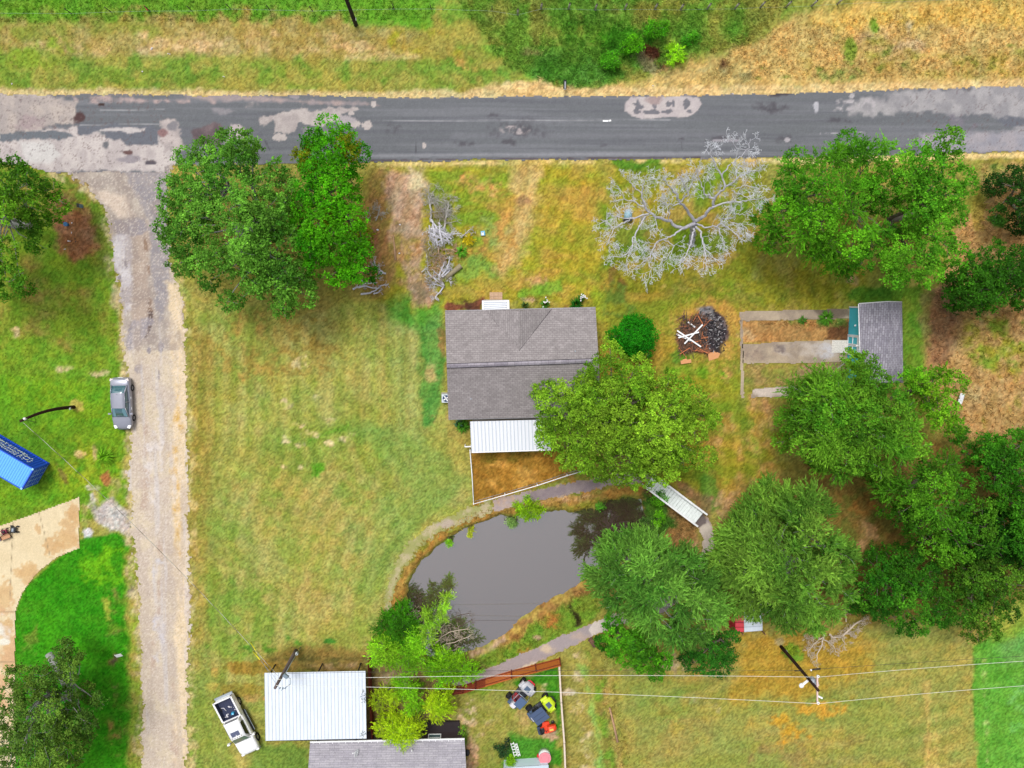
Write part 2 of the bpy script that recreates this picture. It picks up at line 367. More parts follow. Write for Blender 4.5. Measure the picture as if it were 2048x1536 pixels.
g.line([(238,640),(250,760),(258,900),(262,1000)], 6, (188,160,92), soft=8, op=.7)
g.poly([(160,985),(235,960),(262,1000),(262,1060),(240,1055),(205,1066),(162,1070)], (176,160,96), (130,142,56), soft=6, nz=.6)
g.poly([(185,1008),(225,1000),(262,1020),(262,1070),(240,1056),(205,1060),(195,1040)], (205,190,178), (184,168,160), soft=6, warp=10)
g.ell(178,998,14,11,(206,196,192), nz=.75); g.ell(176,1066,9,9,(212,200,196)); g.ell(186,975,14,6,(196,184,160), nz=.6)
# --- vivid lawn south-west
g.poly([(160,1080),(235,1066),(262,1090),(272,1200),(280,1320),(284,1900),(26,1900),(26,1230),(50,1170)], (52,132,18), (66,138,24), soft=5, warp=4)
g.ell(205,1130,45,40,(104,164,26), nz=.6); g.ell(120,1290,60,80,(66,146,22), nz=.5); g.ell(55,1280,20,60,(104,134,44), nz=.6)
g.line([(262,1100),(266,1250),(272,1400),(272,1800)], 13, (136,156,52), c2=(160,146,70), soft=9, warp=8)
g.line([(228,1180),(232,1300),(228,1400),(232,1536)], 9, (110,140,40), c2=(140,120,64), soft=8, warp=14, op=.8, nz=.6)
g.line([(232,1290),(230,1330),(232,1390)], 4, (92,84,58), soft=4, warp=6, nz=.6); g.line([(214,1200),(218,1240)], 5, (160,166,60), soft=5)
g.line([(215,1385),(218,1440),(232,1490)], 6, (168,132,72), soft=8, nz=.7)
g.line([(262,1160),(268,1190)], 9, (150,132,110), soft=6, nz=.6)
g.line([(100,342),(150,360),(196,405),(216,450),(222,500),(230,560),(240,640),(250,720),(256,860),(258,1000),(264,1120),(274,1200),(280,1420),(284,1900)], 8, (196,176,132), soft=7, warp=10, nz=.6, sc=1.2)
g.line([(345,545),(368,600),(380,800),(382,1300),(378,1900)], 9, (206,180,124), soft=8, warp=10, nz=.62, sc=1.2)
# --- the big mown lawn
LAWN = [(340,540),(390,600),(560,640),(740,600),(880,560),(890,640),(895,870),(938,900),(946,1015),(880,1045),(800,1110),(770,1240),(740,1320),(530,1340),(530,1536),(530,1900),(375,1900),(380,1200),(375,800)]
g.poly(LAWN, (162,158,78), (152,154,70), soft=4, warp=3)
def streak(poly, c, ang, sx, sy, op=.6, thr=.5, seed=0, soft=24):
    p = np.array(poly, float); idx = np.where((U > p[:, 0].min()-20) & (U < p[:, 0].max()+20) & (V > p[:, 1].min()-20) & (V < p[:, 1].max()+20))[0]
    x = X[idx]; y = Y[idx]; d = sst(-soft, soft, sdf(U[idx], V[idx], p)+30*(fbm(x*.4, y*.4, seed+90)-.5)*2); a = math.radians(ang)
    f = fbm((x*math.cos(a)+y*math.sin(a))*sx, (-x*math.sin(a)+y*math.cos(a))*sy, seed+40)
    g._put(idx, d*op*sst(thr-.12, thr+.12, f), c)
streak(LAWN, (122,146,56), 0, .3, .18, .7, .53, 1); streak(LAWN, (178,162,96), 30, .5, .3, .5, .56, 2); streak(LAWN, (164,140,70), 0, .3, .5, .25, .55, 3)
g.ell(545,690,150,60,(160,136,66), nz=.6, seed=2); g.ell(600,1000,120,80,(172,152,80), nz=.55, seed=5, op=.6); g.ell(480,1240,90,90,(124,148,56), nz=.55, op=.8)
g.ell(760,1090,70,110,(140,152,74), rot=30, op=.7); g.ell(640,1200,60,50,(174,154,88), nz=.6, op=.7); g.ell(680,1080,60,70,(174,154,84), rot=30, nz=.5, op=.6)
g.poly([(380,620),(430,700),(420,1000),(400,1400),(380,1400),(376,800)], (160,134,64), (150,130,60), soft=12, op=.7)
for cx in (392,398,430): g.line([(cx,600),(cx+2,900),(cx+6,1500)], 3, (120,132,48), soft=5, warp=6, op=.55, nz=.5, seed=cx)
g.poly([(775,640),(800,620),(835,640),(842,760),(845,850),(850,900),(800,900),(780,760)], (156,158,88), (146,154,78), soft=8, warp=3, op=.8)
for k in range(6): g.line([(700+k*22,640),(704+k*22,860)], 5, (172,156,86) if k % 2 else (136,150,62), soft=5, warp=3, op=.45)
g.poly([(836,640),(850,600),(886,600),(889,700),(886,780),(868,850),(848,856),(842,780)], (84,136,56), (104,146,64), soft=7, warp=8)
g.poly([(760,585),(850,590),(884,580),(880,630),(836,655),(780,640)], (112,154,58), (90,146,50), soft=12)
g.ell(865,745,18,20,(180,160,100), nz=.7); g.poly([(878,640),(890,640),(894,780),(884,770)], (160,128,76), (120,104,60), soft=4, nz=.6)
g.ell(886,830,22,16,(176,138,86), nz=.75)
g.poly([(690,850),(760,840),(880,900),(940,960),(900,1020),(830,1060),(770,1130),(735,1200),(720,1180),(780,1060),(830,980)], (132,152,72), (120,146,64), soft=14, op=.75)
g.line([(612,884),(650,868),(700,850)], 7, (104,144,46), soft=7, warp=6); g.ell(635,930,16,22,(92,146,36), rot=-20, nz=.7)
for a in [(595,850,16,7),(622,868,18,9),(660,842,20,7),(660,885,11,9),(572,878,12,10),(585,934,20,6),(600,888,13,7),(634,795,8,6),(708,865,14,6),(688,878,14,6),(575,808,14,10),(605,725,24,12)]: g.ell(*a, (208,186,136), nz=.72, sc=1.5, seed=int(a[0]))
g.poly([(540,1300),(600,1290),(735,1300),(735,1345),(530,1345)], (150,120,62), (124,108,52), soft=10, warp=8)
g.ell(512,1300,40,12,(86,130,40), nz=.65); g.ell(500,1335,60,14,(150,118,48), op=.9); g.ell(585,1285,18,10,(88,136,44), nz=.7); g.ell(660,1283,12,6,(70,126,44))
g.line([(545,1318),(735,1318)], 3, (92,86,44), soft=4, warp=3, op=.8); g.line([(560,1332),(735,1330)], 5, (164,132,92), soft=5, warp=4, nz=.7)
g.ell(425,1373,12,8,(200,160,84)); g.ell(430,1345,8,10,(178,146,74)); g.ell(505,1395,22,9,(186,148,84), nz=.7); g.ell(480,1380,40,14,(150,128,50), op=.7)
g.poly([(375,1340),(450,1340),(430,1420),(480,1536),(480,1900),(376,1900)], (132,148,62), (120,146,58), soft=14, op=.6)
g.poly([(500,1490),(620,1490),(620,1900),(500,1900)], (106,138,52), soft=10, op=.8)
g.line([(348,560),(370,620),(380,800),(383,1300),(379,1900)], 7, (202,178,120), soft=7, warp=10, nz=.6, sc=1.2, op=.9)
# --- front yard
FRONT = [(740,330),(1480,322),(1500,560),(1200,620),(890,618),(870,600),(740,600)]
g.poly(FRONT, (166,150,48), (148,146,44), soft=26, warp=30)
g.poly([(740,335),(790,335),(790,560),(745,600),(720,560)], (150,130,66), (170,130,76), soft=10)
streak([(860,335),(1200,335),(1200,600),(870,590)], (186,146,74), 75, .9, .4, .6, .5, 7)
streak([(860,335),(1200,335),(1200,560),(870,560)], (120,150,44), 90, .8, .25, .8, .54, 9)
g.poly([(1075,350),(1210,345),(1200,540),(1080,560),(1060,450)], (176,150,50), (156,146,44), soft=16, op=.6)
streak([(1075,350),(1230,345),(1230,590),(1080,600)], (184,142,70), 88, .7, .15, .65, .53, 12)
g.poly([(768,335),(845,335),(850,420),(852,560),(862,600),(835,608),(815,575),(790,480),(770,400)], (192,160,130), (174,138,106), soft=9, warp=14)
g.poly([(790,470),(850,470),(855,570),(800,570)], (176,132,86), (160,140,70), soft=10, nz=.5)
g.poly([(815,335),(850,335),(850,372),(820,372)], (212,188,146), soft=8); g.ell(838,585,18,22,(150,124,96), soft=.8)
g.poly([(735,400),(765,400),(768,500),(760,560),(740,560)], (160,104,74), (176,140,90), soft=8, nz=.7)
g.poly([(1020,330),(1075,330),(1070,420),(1045,500),(1010,560),(990,540),(1005,460),(1030,400)], (206,172,112), (192,156,96), soft=14, warp=14, op=.85)
g.ell(1045,400,16,12,(160,124,84), nz=.6); g.ell(950,375,45,28,(198,158,92), (206,140,80), nz=.65); g.ell(900,400,30,20,(186,160,80), nz=.6)
g.ell(1000,470,40,60,(182,140,72), nz=.6, seed=4); g.ell(1060,560,40,14,(190,146,92), nz=.7, seed=2); g.ell(975,470,20,40,(140,150,74), nz=.6)
g.ell(930,495,16,20,(196,144,62), nz=.75); g.ell(880,430,30,60,(120,136,50), nz=.6); g.ell(950,540,50,30,(126,152,62), nz=.6)
g.poly([(1230,324),(1320,320),(1322,345),(1290,350),(1240,345)], (76,126,38), (92,134,40), soft=7)
g.poly([(1200,345),(1530,330),(1520,540),(1220,560)], (146,142,40), (128,132,40), soft=16, op=.85)
streak([(1200,345),(1530,330),(1520,540),(1220,560)], (192,150,84), 20, .6, .6, .65, .54, 14); streak([(1190,345),(1530,330),(1520,560),(1200,560)], (92,136,34), 20, .4, .5, .7, .54, 15)
g.poly([(895,605),(965,603),(965,622),(895,624)], (130,78,56), (90,56,44), soft=3); g.poly([(1018,606),(1170,598),(1172,615),(1018,622)], (142,98,62), (104,104,48), soft=3, nz=.7)  # dark red bed, with the awning's shadow painted into its tone
g.ell(1035,600,30,6,(196,158,116), nz=.6); g.line([(1040,588),(1120,572)], 5, (120,160,50), soft=5, op=.8)
# --- east of the house
EAST = [(1192,560),(1480,545),(1720,540),(1720,610),(1478,622),(1482,800),(1560,800),(1560,1000),(1420,1010),(1330,960),(1200,860)]
g.poly(EAST, (150,142,44), (140,138,40), soft=26, warp=30)
streak([(1192,560),(1480,560),(1480,800),(1560,1000),(1400,1010),(1192,860)], (182,144,62), 90, .6, .14, .7, .52, 17)
streak([(1192,560),(1480,560),(1480,800),(1560,1000),(1400,1010),(1192,860)], (110,140,38), 90, .5, .14, .7, .56, 18)
g.ell(1240,570,28,36,(128,96,50), nz=.6); g.ell(1230,600,40,34,(104,126,48), nz=.5); g.line([(1190,560),(1200,640)], 9, (146,164,44), soft=8, op=.7)
g.poly([(1330,545),(1720,535),(1720,600),(1480,615),(1340,600)], (122,130,44), (150,136,58), soft=12, nz=.6); g.line([(1330,577),(1400,575)], 3, (206,176,90), soft=3, nz=.7)
g.ell(1420,660,66,60,(196,150,78), op=.8, soft=.9); g.ell(1450,725,24,36,(196,150,84), nz=.7, op=.8); g.ell(1360,712,20,16,(96,130,40), op=.9); g.ell(1390,745,50,14,(120,158,40), nz=.6)
g.poly([(1400,790),(1480,800),(1560,810),(1555,1000),(1440,1020),(1400,960)], (172,132,58), (190,152,88), soft=14, nz=.7, sc=.8)
g.poly([(1404,930),(1428,960),(1440,1010),(1425,1030),(1400,980)], (88,134,44), soft=8, op=.85)
g.ell(1470,1010,40,40,(192,150,104), nz=.7); g.ell(1500,870,18,50,(124,136,44), nz=.6, rot=-10)
# shed plot
g.poly([(1484,640),(1700,636),(1700,682),(1484,686)], (170,126,76), (190,140,84), soft=3, warp=2); g.poly([(1655,655),(1700,640),(1700,682),(1650,682)], (90,56,40), soft=6, warp=6, op=.85)  # dark corner beside the shed is its soft shadow, painted into the soil
g.poly([(1540,636),(1600,632),(1700,628),(1690,650),(1610,656),(1580,646)], (110,140,60), soft=5, warp=8, nz=.6)
g.ell(1495,670,18,14,(190,156,112), nz=.6); g.poly([(1486,728),(1640,726),(1640,770),(1490,776)], (140,138,62), (166,136,80), soft=4); g.poly([(1590,726),(1700,722),(1700,770),(1590,770)], (164,134,100), soft=6, op=.8)
g.poly([(1490,795),(1560,794),(1580,830),(1500,820)], (176,138,84), soft=8, nz=.6)
g.poly([(1700,580),(1850,570),(1850,760),(1800,760),(1806,604),(1700,604)], (96,132,38), (78,120,34), soft=6); g.poly([(1806,600),(1850,590),(1850,740),(1812,740)], (104,146,40), (128,146,50), soft=7)
g.ell(1708,560,14,10,(188,150,110), nz=.8)
# --- east rough field
FIELD = [(1960,330),(2900,290),(2900,900),(1930,880),(1850,740),(1850,600),(1880,560),(1920,440),(1975,400)]
g.poly(FIELD, (196,156,102), (180,142,86), soft=7, warp=8)
g.poly([(1845,590),(1910,560),(1920,640),(1890,740),(1852,730)], (150,112,80), (166,124,86), soft=10)
g.poly([(1960,318),(2100,310),(2060,350),(1990,360),(1960,345)], (150,150,70), (110,140,60), soft=8, nz=.6)
g.poly([(1930,650),(2000,640),(2048,690),(2030,760),(1960,740),(1930,700)], (158,148,52), soft=14, nz=.6); g.ell(1995,440,18,12,(70,118,36)); g.ell(1880,520,14,30,(150,146,60)); g.ell(2000,690,60,50,(130,150,50), nz=.7, sc=.8)
g.ell(1955,420,14,40,(160,146,60), op=.7); g.line([(2048,650),(2000,720)], 6, (120,150,46), soft=6, nz=.6)
for i in range(30):
    r = random.Random(i*3+2); g.ell(r.uniform(1930,2100), r.uniform(640,860), r.uniform(4,16), r.uniform(3,8), (150,146,56) if i % 2 else (216,180,124), op=.7, nz=.7, rot=r.uniform(0,90), seed=i)
# --- under the eastern trees
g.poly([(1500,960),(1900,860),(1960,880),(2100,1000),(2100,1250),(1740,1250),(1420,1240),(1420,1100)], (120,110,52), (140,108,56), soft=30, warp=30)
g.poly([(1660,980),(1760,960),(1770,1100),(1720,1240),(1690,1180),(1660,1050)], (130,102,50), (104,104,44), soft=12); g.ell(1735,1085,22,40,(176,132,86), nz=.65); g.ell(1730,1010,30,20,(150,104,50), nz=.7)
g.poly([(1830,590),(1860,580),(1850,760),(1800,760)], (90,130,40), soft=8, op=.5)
# --- pond surroundings
g.poly(ribbon([(790,1225),(797,1190),(803,1160),(826,1122),(862,1084),(905,1056),(950,1038),(1000,1022),(1050,1014),(1110,1002),(1160,1004),(1200,992),(1250,980),(1290,975)], [12,11,11,11,11,10,9,9,10,12,12,12,13,16]), (176,130,64), (148,116,56), soft=5, warp=7)
g.line([(1060,1010),(1120,1004),(1190,985)], 9, (206,160,112), soft=6, nz=.7); g.line([(1090,1016),(1150,1016),(1200,1000)], 7, (150,140,50), soft=5, nz=.7)
g.line([(800,1150),(830,1110),(870,1078),(920,1052)], 6, (130,140,50), soft=5, warp=8, nz=.6)
g.poly([(1290,960),(1400,1050),(1390,1150),(1250,1180),(1180,1180),(1290,1100),(1285,1000)], (130,104,62), (160,120,72), soft=8, warp=8)
g.poly([(1350,1060),(1395,1060),(1400,1100),(1360,1120),(1310,1110)], (190,150,106), (170,134,84), soft=9, nz=.7)
g.poly([(1290,990),(1330,1000),(1350,1050),(1320,1080),(1290,1070)], (84,120,40), (60,100,34), soft=7)
g.poly([(1330,965),(1400,1030),(1330,1010),(1290,975)], (110,78,60), soft=6, op=.8); g.poly([(1355,960),(1420,1000),(1420,1050),(1390,1020)], (160,112,84), (130,100,70), soft=7, op=.8)
g.poly([(1010,1290),(1050,1245),(1090,1215),(1140,1190),(1180,1165),(1200,1220),(1170,1255),(1100,1290),(1000,1335),(930,1355),(950,1315)], (112,146,46), (130,142,50), soft=6, warp=8)
g.line([(1000,1290),(1030,1262),(1060,1235),(1100,1208),(1140,1190),(1180,1165)], 12, (176,148,74), c2=(150,110,62), soft=6, warp=9); g.ell(1100,1240,28,14,(180,120,60), nz=.75); g.ell(1040,1300,20,14,(176,120,56), nz=.7)
g.line([(1138,1212),(1152,1230),(1158,1250)], 4, (60,56,30), soft=3, warp=4); g.ell(1075,1275,9,5,(190,160,120))
g.line([(940,1312),(980,1296),(1010,1278)], 5, (186,150,118), soft=4, warp=4)
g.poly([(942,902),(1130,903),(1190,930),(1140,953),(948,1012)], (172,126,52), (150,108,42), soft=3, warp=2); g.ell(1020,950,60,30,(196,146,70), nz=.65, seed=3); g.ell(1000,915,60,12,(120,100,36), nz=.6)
g.poly([(1145,940),(1210,960),(1220,985),(1160,990),(1120,970)], (180,130,70), (120,130,50), soft=6)
# --- south yard of the neighbour
g.poly([(735,1310),(960,1330),(1000,1345),(900,1392),(900,1480),(735,1480)], (140,120,74), (120,104,64), soft=8); g.ell(785,1370,30,26,(176,142,108), nz=.7)
YARD = [(900,1392),(960,1380),(1118,1330),(1128,1540),(1132,1900),(700,1900),(700,1480),(930,1480),(890,1450)]
g.poly(YARD, (140,142,60), (156,146,72), soft=3, warp=2)
g.poly([(1000,1372),(1118,1330),(1124,1400),(1128,1536),(1100,1530),(1095,1480),(1115,1440),(1080,1370)], (64,130,30), (80,138,36), soft=5, warp=4)
g.poly([(1020,1470),(1100,1480),(1110,1536),(1000,1536)], (74,134,40), soft=9); g.poly([(920,1375),(1000,1350),(1010,1370),(940,1395)], (130,150,48), soft=6)
g.poly([(925,1400),(950,1398),(955,1440),(985,1440),(975,1470),(945,1478),(925,1450),(915,1470),(880,1470),(900,1440)], (222,190,154), (200,166,120), soft=8, warp=10, nz=.85, sc=1.5)
g.ell(943,1510,14,40,(204,164,128), nz=.75); g.ell(1045,1440,16,30,(180,150,88), nz=.6); g.ell(1088,1376,10,8,(208,186,140), nz=.75); g.ell(1100,1468,16,12,(184,150,118)); g.ell(928,1470,9,22,(96,140,48), nz=.7)
STRIP = [(1119,1322),(1160,1296),(1215,1310),(1240,1360),(1240,1450),(1290,1900),(1133,1900)]
g.poly(STRIP, (164,150,78), (150,142,66), soft=5); g.line([(1150,1300),(1160,1370),(1172,1430),(1180,1536),(1190,1800)], 13, (212,186,142), soft=8, warp=14, nz=.75, sc=1.6)
g.line([(1165,1330),(1180,1400),(1195,1470),(1205,1536)], 7, (132,172,78), soft=7, op=.8); g.line([(1175,1290),(1195,1350),(1205,1430),(1222,1536),(1250,1800)], 11, (112,144,46), c2=(140,130,60), soft=6, warp=6)
g.line([(1205,1350),(1212,1400),(1230,1470),(1245,1536)], 9, (176,142,84), soft=7, nz=.65); g.line([(1238,1370),(1245,1440),(1256,1536)], 8, (110,142,48), soft=6, nz=.6)
g.ell(1137,1384,12,8,(220,194,160), nz=.7)
SE = [(1240,1330),(1470,1270),(1560,1260),(1760,1260),(2048,1200),(2900,1100),(2900,1900),(1290,1900),(1256,1536),(1236,1400)]
g.poly(SE, (166,152,76), (156,148,68), soft=7, warp=6)
streak(SE, (180,148,68), 40, .35, .4, .55, .5, 20); streak(SE, (150,136,76), 10, .9, .9, .6, .5, 29); streak(SE, (140,146,72), 60, .2, .3, .8, .55, 21); streak(SE, (134,144,60), 90, .5, .08, .5, .55, 23)
g.poly([(1478,1262),(1740,1275),(1745,1330),(1700,1370),(1600,1400),(1470,1400),(1470,1330)], (180,144,56), (166,136,52), soft=24, warp=24)
g.poly([(1750,1290),(1945,1290),(1955,1536),(1900,1536),(1780,1400)], (150,148,72), (166,152,76), soft=16, op=.8); g.line([(1854,1360),(1856,1480),(1858,1700)], 5, (190,160,88), soft=5, warp=5, op=.8); g.line([(1872,1410),(1876,1700)], 4, (192,164,90), soft=5, op=.6)
g.ell(1345,1335,34,22,(196,166,124), nz=.75); g.ell(1400,1408,40,12,(206,184,132), nz=.75, rot=20); g.ell(1330,1400,60,40,(136,146,66), nz=.5); g.ell(1560,1500,60,40,(150,130,72), nz=.6); g.ell(1570,1460,40,30,(200,150,50), nz=.6); g.ell(1640,1420,60,16,(196,150,56), nz=.6)
g.poly([(1945,1290),(1990,1270),(2048,1230),(2900,1120),(2900,1900),(1965,1900),(1956,1536),(1946,1400)], (106,160,56), (92,150,48), soft=4, warp=4)
g.poly([(2000,1290),(2100,1240),(2900,1200),(2900,1330),(2010,1330)], (112,162,84), soft=14, op=.7); g.line([(1966,1320),(1972,1400),(1974,1536)], 3, (160,178,96), soft=3, warp=6, nz=.7, sc=2); g.ell(2048,1420,30,50,(110,166,80), nz=.5)
g.poly([(1990,1230),(2048,1180),(2100,1180),(2100,1250),(1990,1280)], (146,158,60), soft=10, op=.8)
g.ell(1786,1346,8,10,(190,160,88), nz=.8); g.ell(1560,1284,9,8,(170,150,100)); g.ell(1585,1305,22,16,(110,144,44), rot=30)
# burn spot and soil
g.poly(BURN, (128,92,70), (100,72,58), soft=4, warp=8); g.poly([(1403,622),(1440,620),(1452,640),(1453,680),(1440,704),(1418,700),(1412,660),(1400,640)], (52,46,52), (110,98,96), soft=4, warp=8)
g.poly([(1398,622),(1420,620),(1424,645),(1410,655),(1402,640)], (150,146,146), soft=4, op=.7)
# mowing lines
def pline(pts):
    d = np.full(len(X), 1e9); p = np.array(pts, float); m = (U > -60) & (U < 2110) & (V > 300) & (V < 1600)
    for i in range(len(p)-1):
        a, b_ = p[i], p[i+1]; e = b_-a; t = np.clip(((U[m]-a[0])*e[0]+(V[m]-a[1])*e[1])/(e@e), 0, 1); d[m] = np.minimum(d[m], np.hypot(U[m]-a[0]-e[0]*t, V[m]-a[1]-e[1]*t))
    return d
def mow(poly, dist, per, amp, seed):
    d = sst(-6, 14, sdf(U, V, poly))*((U > -60) & (U < 2110)); w_ = np.sin(2*np.pi*(dist+4*(fbm(X*.15, Y*.15, seed)-.5))/per); w_ = np.sign(w_)*np.abs(w_)**.6
    k = d*amp*w_*sst(.3, .6, fbm(X*.13, Y*.13, seed+5)); g.c[:, 0] *= 1+k*.8; g.c[:, 1] *= 1+k*.45; g.c[:, 2] *= 1+k
mow(LAWN, pline([(868,500),(862,860),(930,985),(870,1040),(800,1110),(755,1240),(745,1420)]), 31, .15, 3); mow(LAWN, U, 43, .10, 33)
mow(FRONT, U+.35*V, 36, .11, 7); mow(EAST, U-.12*V, 34, .18, 8); mow(SE, pline([(1240,1330),(1470,1250),(1760,1250),(1960,1200)]), 33, .14, 9); mow(WEST, U, 40, .06, 10)
# large scale and speckle variation
v = 1+.26*(fbm(X*.8, Y*.8, 50)-.5)+.24*(fbm(X*3.1, Y*3.1, 51, 3)-.5)
rs = np.random.RandomState(3); v = v*(1+.7*(rs.rand(len(X))-.5))
g.c *= v[:, None]
hsh = (fbm(X*.6, Y*.6, 60)-.5)*.30+(fbm(X*2.2, Y*2.2, 61)-.5)*.16+(rs.rand(len(X))-.5)*.12-.045
g.c[:, 0] *= 1+hsh; g.c[:, 2] *= 1-hsh*.5
far = (np.abs(X) > 58.2)|(Y < -54.2)|(Y > 36.2); g.c[far] = np.array(S(140,144,66))
# --- shape: pond basin, ditch
pm = np.where((U > 770) & (U < 1340) & (V > 950) & (V < 1360))[0]
dp = np.full(len(X), -99.0); dp[pm] = sdf(U[pm], V[pm], POND)
Z = -1.3*sst(-9, 14, dp+7*(fbm(X*1.3, Y*1.3, 71, 3)-.5)*2)
Z += -.55*np.exp(-((V-128)/26)**2)*sst(1000, 1070, U)*sst(1370, 1300, U)
Z += (fbm(X*1.5, Y*1.5, 70)-.5)*.05*sst(4, 12, np.abs(U-5000))
fl = np.ones(len(X))
for pl in (ROAD, SIDE, DRIVE, PATHA, PATHB, PATHC, SLAB1, SLAB2, SLAB3):
    p = np.array(pl); i = np.where((U > p[:, 0].min()-12) & (U < p[:, 0].max()+12) & (V > p[:, 1].min()-12) & (V < p[:, 1].max()+12))[0]
    fl[i] *= 1-sst(-10, -4, sdf(U[i], V[i], pl))
Z = np.where((dp > -9.5), Z, Z*fl-.03*(1-fl))
nx, ny = len(GX), len(GY)
ii = (np.arange(ny-1)[:, None]*nx+np.arange(nx-1)[None]).ravel()
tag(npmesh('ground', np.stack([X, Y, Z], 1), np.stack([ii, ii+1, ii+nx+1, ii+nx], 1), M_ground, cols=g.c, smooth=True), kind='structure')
GC, GZ = g.c, Z
# ---------------------------------------------------------------- flat sheets
def sheet(name, poly, res, z, fn, warp=0, wsc=2.0, mt=None, clamp=None, kind='structure', dith=0):
    p = np.array(poly, float); c = Pn(p[:, 0], p[:, 1], 0*p[:, 0])
    x0, y0 = c[:, :2].min(0)-.3; x1, y1 = c[:, :2].max(0)+.3
    if clamp: x0, y0, x1, y1 = max(x0, clamp[0]), max(y0, clamp[1]), min(x1, clamp[2]), min(y1, clamp[3])
    ax = np.arange(x0, x1+res, res); ay = np.arange(y0, y1+res, res)
    A, B = np.meshgrid(ax, ay); A = A.ravel(); B = B.ravel(); u, v = proj(A, B)
    d = sdf(u, v, p)
    if warp: d = d+warp*(fbm(A*wsc, B*wsc, 5, 3)-.5)*2
    if dith: d = d+dith*((np.random.RandomState(9).rand(len(A))-.5)+1.2*(fbm(A*4.5, B*4.5, 15, 2)-.5))
    n, m = len(ax), len(ay); i = (np.arange(m-1)[:, None]*n+np.arange(n-1)[None]).ravel()
    F = np.stack([i, i+1, i+n+1, i+n], 1); F = F[(d[F] > 0).sum(1) >= 3]
    us = np.unique(F); re = np.zeros(len(A), int); re[us] = np.arange(len(us)); F = re[F]; A, B, u, v, d = A[us], B[us], u[us], v[us], d[us]
    q = Paint(u, v, A, B); fn(q, d)
    q.c *= (1+.14*(fbm(A*4, B*4, 8, 3)-.5)+.10*(np.random.RandomState(1).rand(len(A))-.5))[:, None]
    Vs = np.stack([A, B, np.full(len(A), z)], 1)
    return tag(npmesh(name, Vs, F, mt or M_road, cols=q.c), kind=kind)
def road_paint(q, d):
    q.base((108,110,114))
    allx = np.arange(len(q.U)); one = np.ones(len(q.U))
    f = fbm(q.X*.08, q.Y*3.2, 3, 3); q._put(allx, sst(.45, .7, f)*.35, (134,134,140)); f = fbm(q.X*.1, q.Y*4.5, 13, 3); q._put(allx, sst(.5, .75, f)*.4, (96,96,104))
    for pts in ([(620,243),(1000,241),(1340,240)], [(200,221),(330,219)], [(160,250),(320,248)]): q.line(pts, .8, (165,165,168), soft=1, warp=.5, op=.7)
    q.line([(700,312),(1024,309),(1500,307)], 3, (150,150,156), soft=3, warp=1, op=.6); q.line([(900,272),(1500,270)], 5, (124,124,130), soft=4, warp=2, op=.5)
    PAL = (184,174,170); PA2 = (164,154,152)
    q.poly([(-900,150),(90,188),(150,205),(160,228),(150,248),(80,262),(0,276),(-900,290)], (182,170,162), (164,154,150), soft=3, warp=10)
    q.poly([(-900,275),(0,270),(60,262),(150,252),(240,268),(310,268),(330,284),(350,300),(360,345),(-900,350)], (178,168,166), (196,186,182), soft=3, warp=8)
    q.poly([(40,284),(100,284),(120,310),(100,328),(50,320)], (200,195,192), soft=5, warp=3)
    q.poly([(0,268),(60,262),(140,264),(150,274),(60,280),(0,280)], (108,112,118), soft=2, warp=5); q.poly([(155,252),(310,250),(318,290),(270,288),(240,283),(206,280),(205,262),(160,268)], (106,108,116), soft=2, warp=6)
    q.poly([(195,258),(240,255),(290,257),(290,262),(200,264)], (190,182,180), soft=1.5, warp=4)
    q.poly([(318,240),(350,238),(364,262),(372,300),(330,306),(318,280),(322,262)], (188,176,172), PA2, soft=2, warp=8)
    q.ell(345,252,10,9,(130,126,130)); q.ell(325,265,9,7,(140,110,110)); q.ell(212,290,8,7,(108,108,112)); q.ell(262,318,22,8,(150,142,146),soft=.3); q.ell(255,305,10,5,(104,80,78))
    q.ell(300,326,14,5,(92,86,92)); q.ell(160,236,9,10,(84,64,64)); q.ell(203,209,8,3,(70,56,54)); q.ell(100,255,14,6,(118,104,104), nz=.6); q.ell(60,245,30,14,(160,144,144), nz=.6)
    q.poly([(145,193),(230,192),(300,198),(430,196),(430,205),(280,205),(160,202)], (176,156,152), soft=3, warp=5, nz=.6); q.poly([(370,188),(470,190),(600,200),(740,205),(760,212),(640,208),(480,200),(400,200)], (150,140,142), (168,150,146), soft=4, warp=4)
    q.poly([(380,262),(408,252),(440,248),(452,262),(440,290),(392,290)], (96,84,88), (124,108,110), soft=3, warp=8); q.poly([(462,250),(480,246),(490,258),(488,280),(450,285),(455,262)], (180,168,168), soft=2, warp=5)
    q.poly([(512,236),(545,230),(570,222),(640,216),(720,216),(722,222),(680,226),(690,240),(640,250),(600,245),(585,262),(548,268),(545,245),(520,252)], PAL, PA2, soft=1.5, warp=6)
    q.ell(735,250,10,9,PAL, soft=.15); q.ell(708,248,10,7,PAL, soft=.15); q.ell(748,209,6,6,PAL, soft=.15); q.ell(703,227,6,4,PAL, soft=.15); q.ell(590,193,9,5,(150,142,146)); q.ell(560,274,16,8,PAL, soft=.2); q.ell(690,240,20,8,(168,160,162)); q.ell(424,222,40,6,(140,136,140), nz=.6); q.ell(505,212,12,8,PA2, nz=.7)
    q.ell(848,290,4,7,PAL, soft=.15); q.ell(640,265,30,12,(150,142,146), nz=.6)
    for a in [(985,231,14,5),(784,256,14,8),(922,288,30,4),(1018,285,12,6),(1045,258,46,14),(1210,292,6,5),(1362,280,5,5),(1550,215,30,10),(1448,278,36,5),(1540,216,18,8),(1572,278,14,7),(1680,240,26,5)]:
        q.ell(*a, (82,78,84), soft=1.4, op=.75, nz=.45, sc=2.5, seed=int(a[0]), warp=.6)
    q.ell(1030,260,34,8,(170,160,160), nz=.65, sc=2.5); q.ell(1450,281,26,3,(150,146,152), soft=.3); q.ell(1574,280,7,5,(172,166,170), soft=.3); q.ell(1632,213,5,11,(178,176,182), soft=.2)
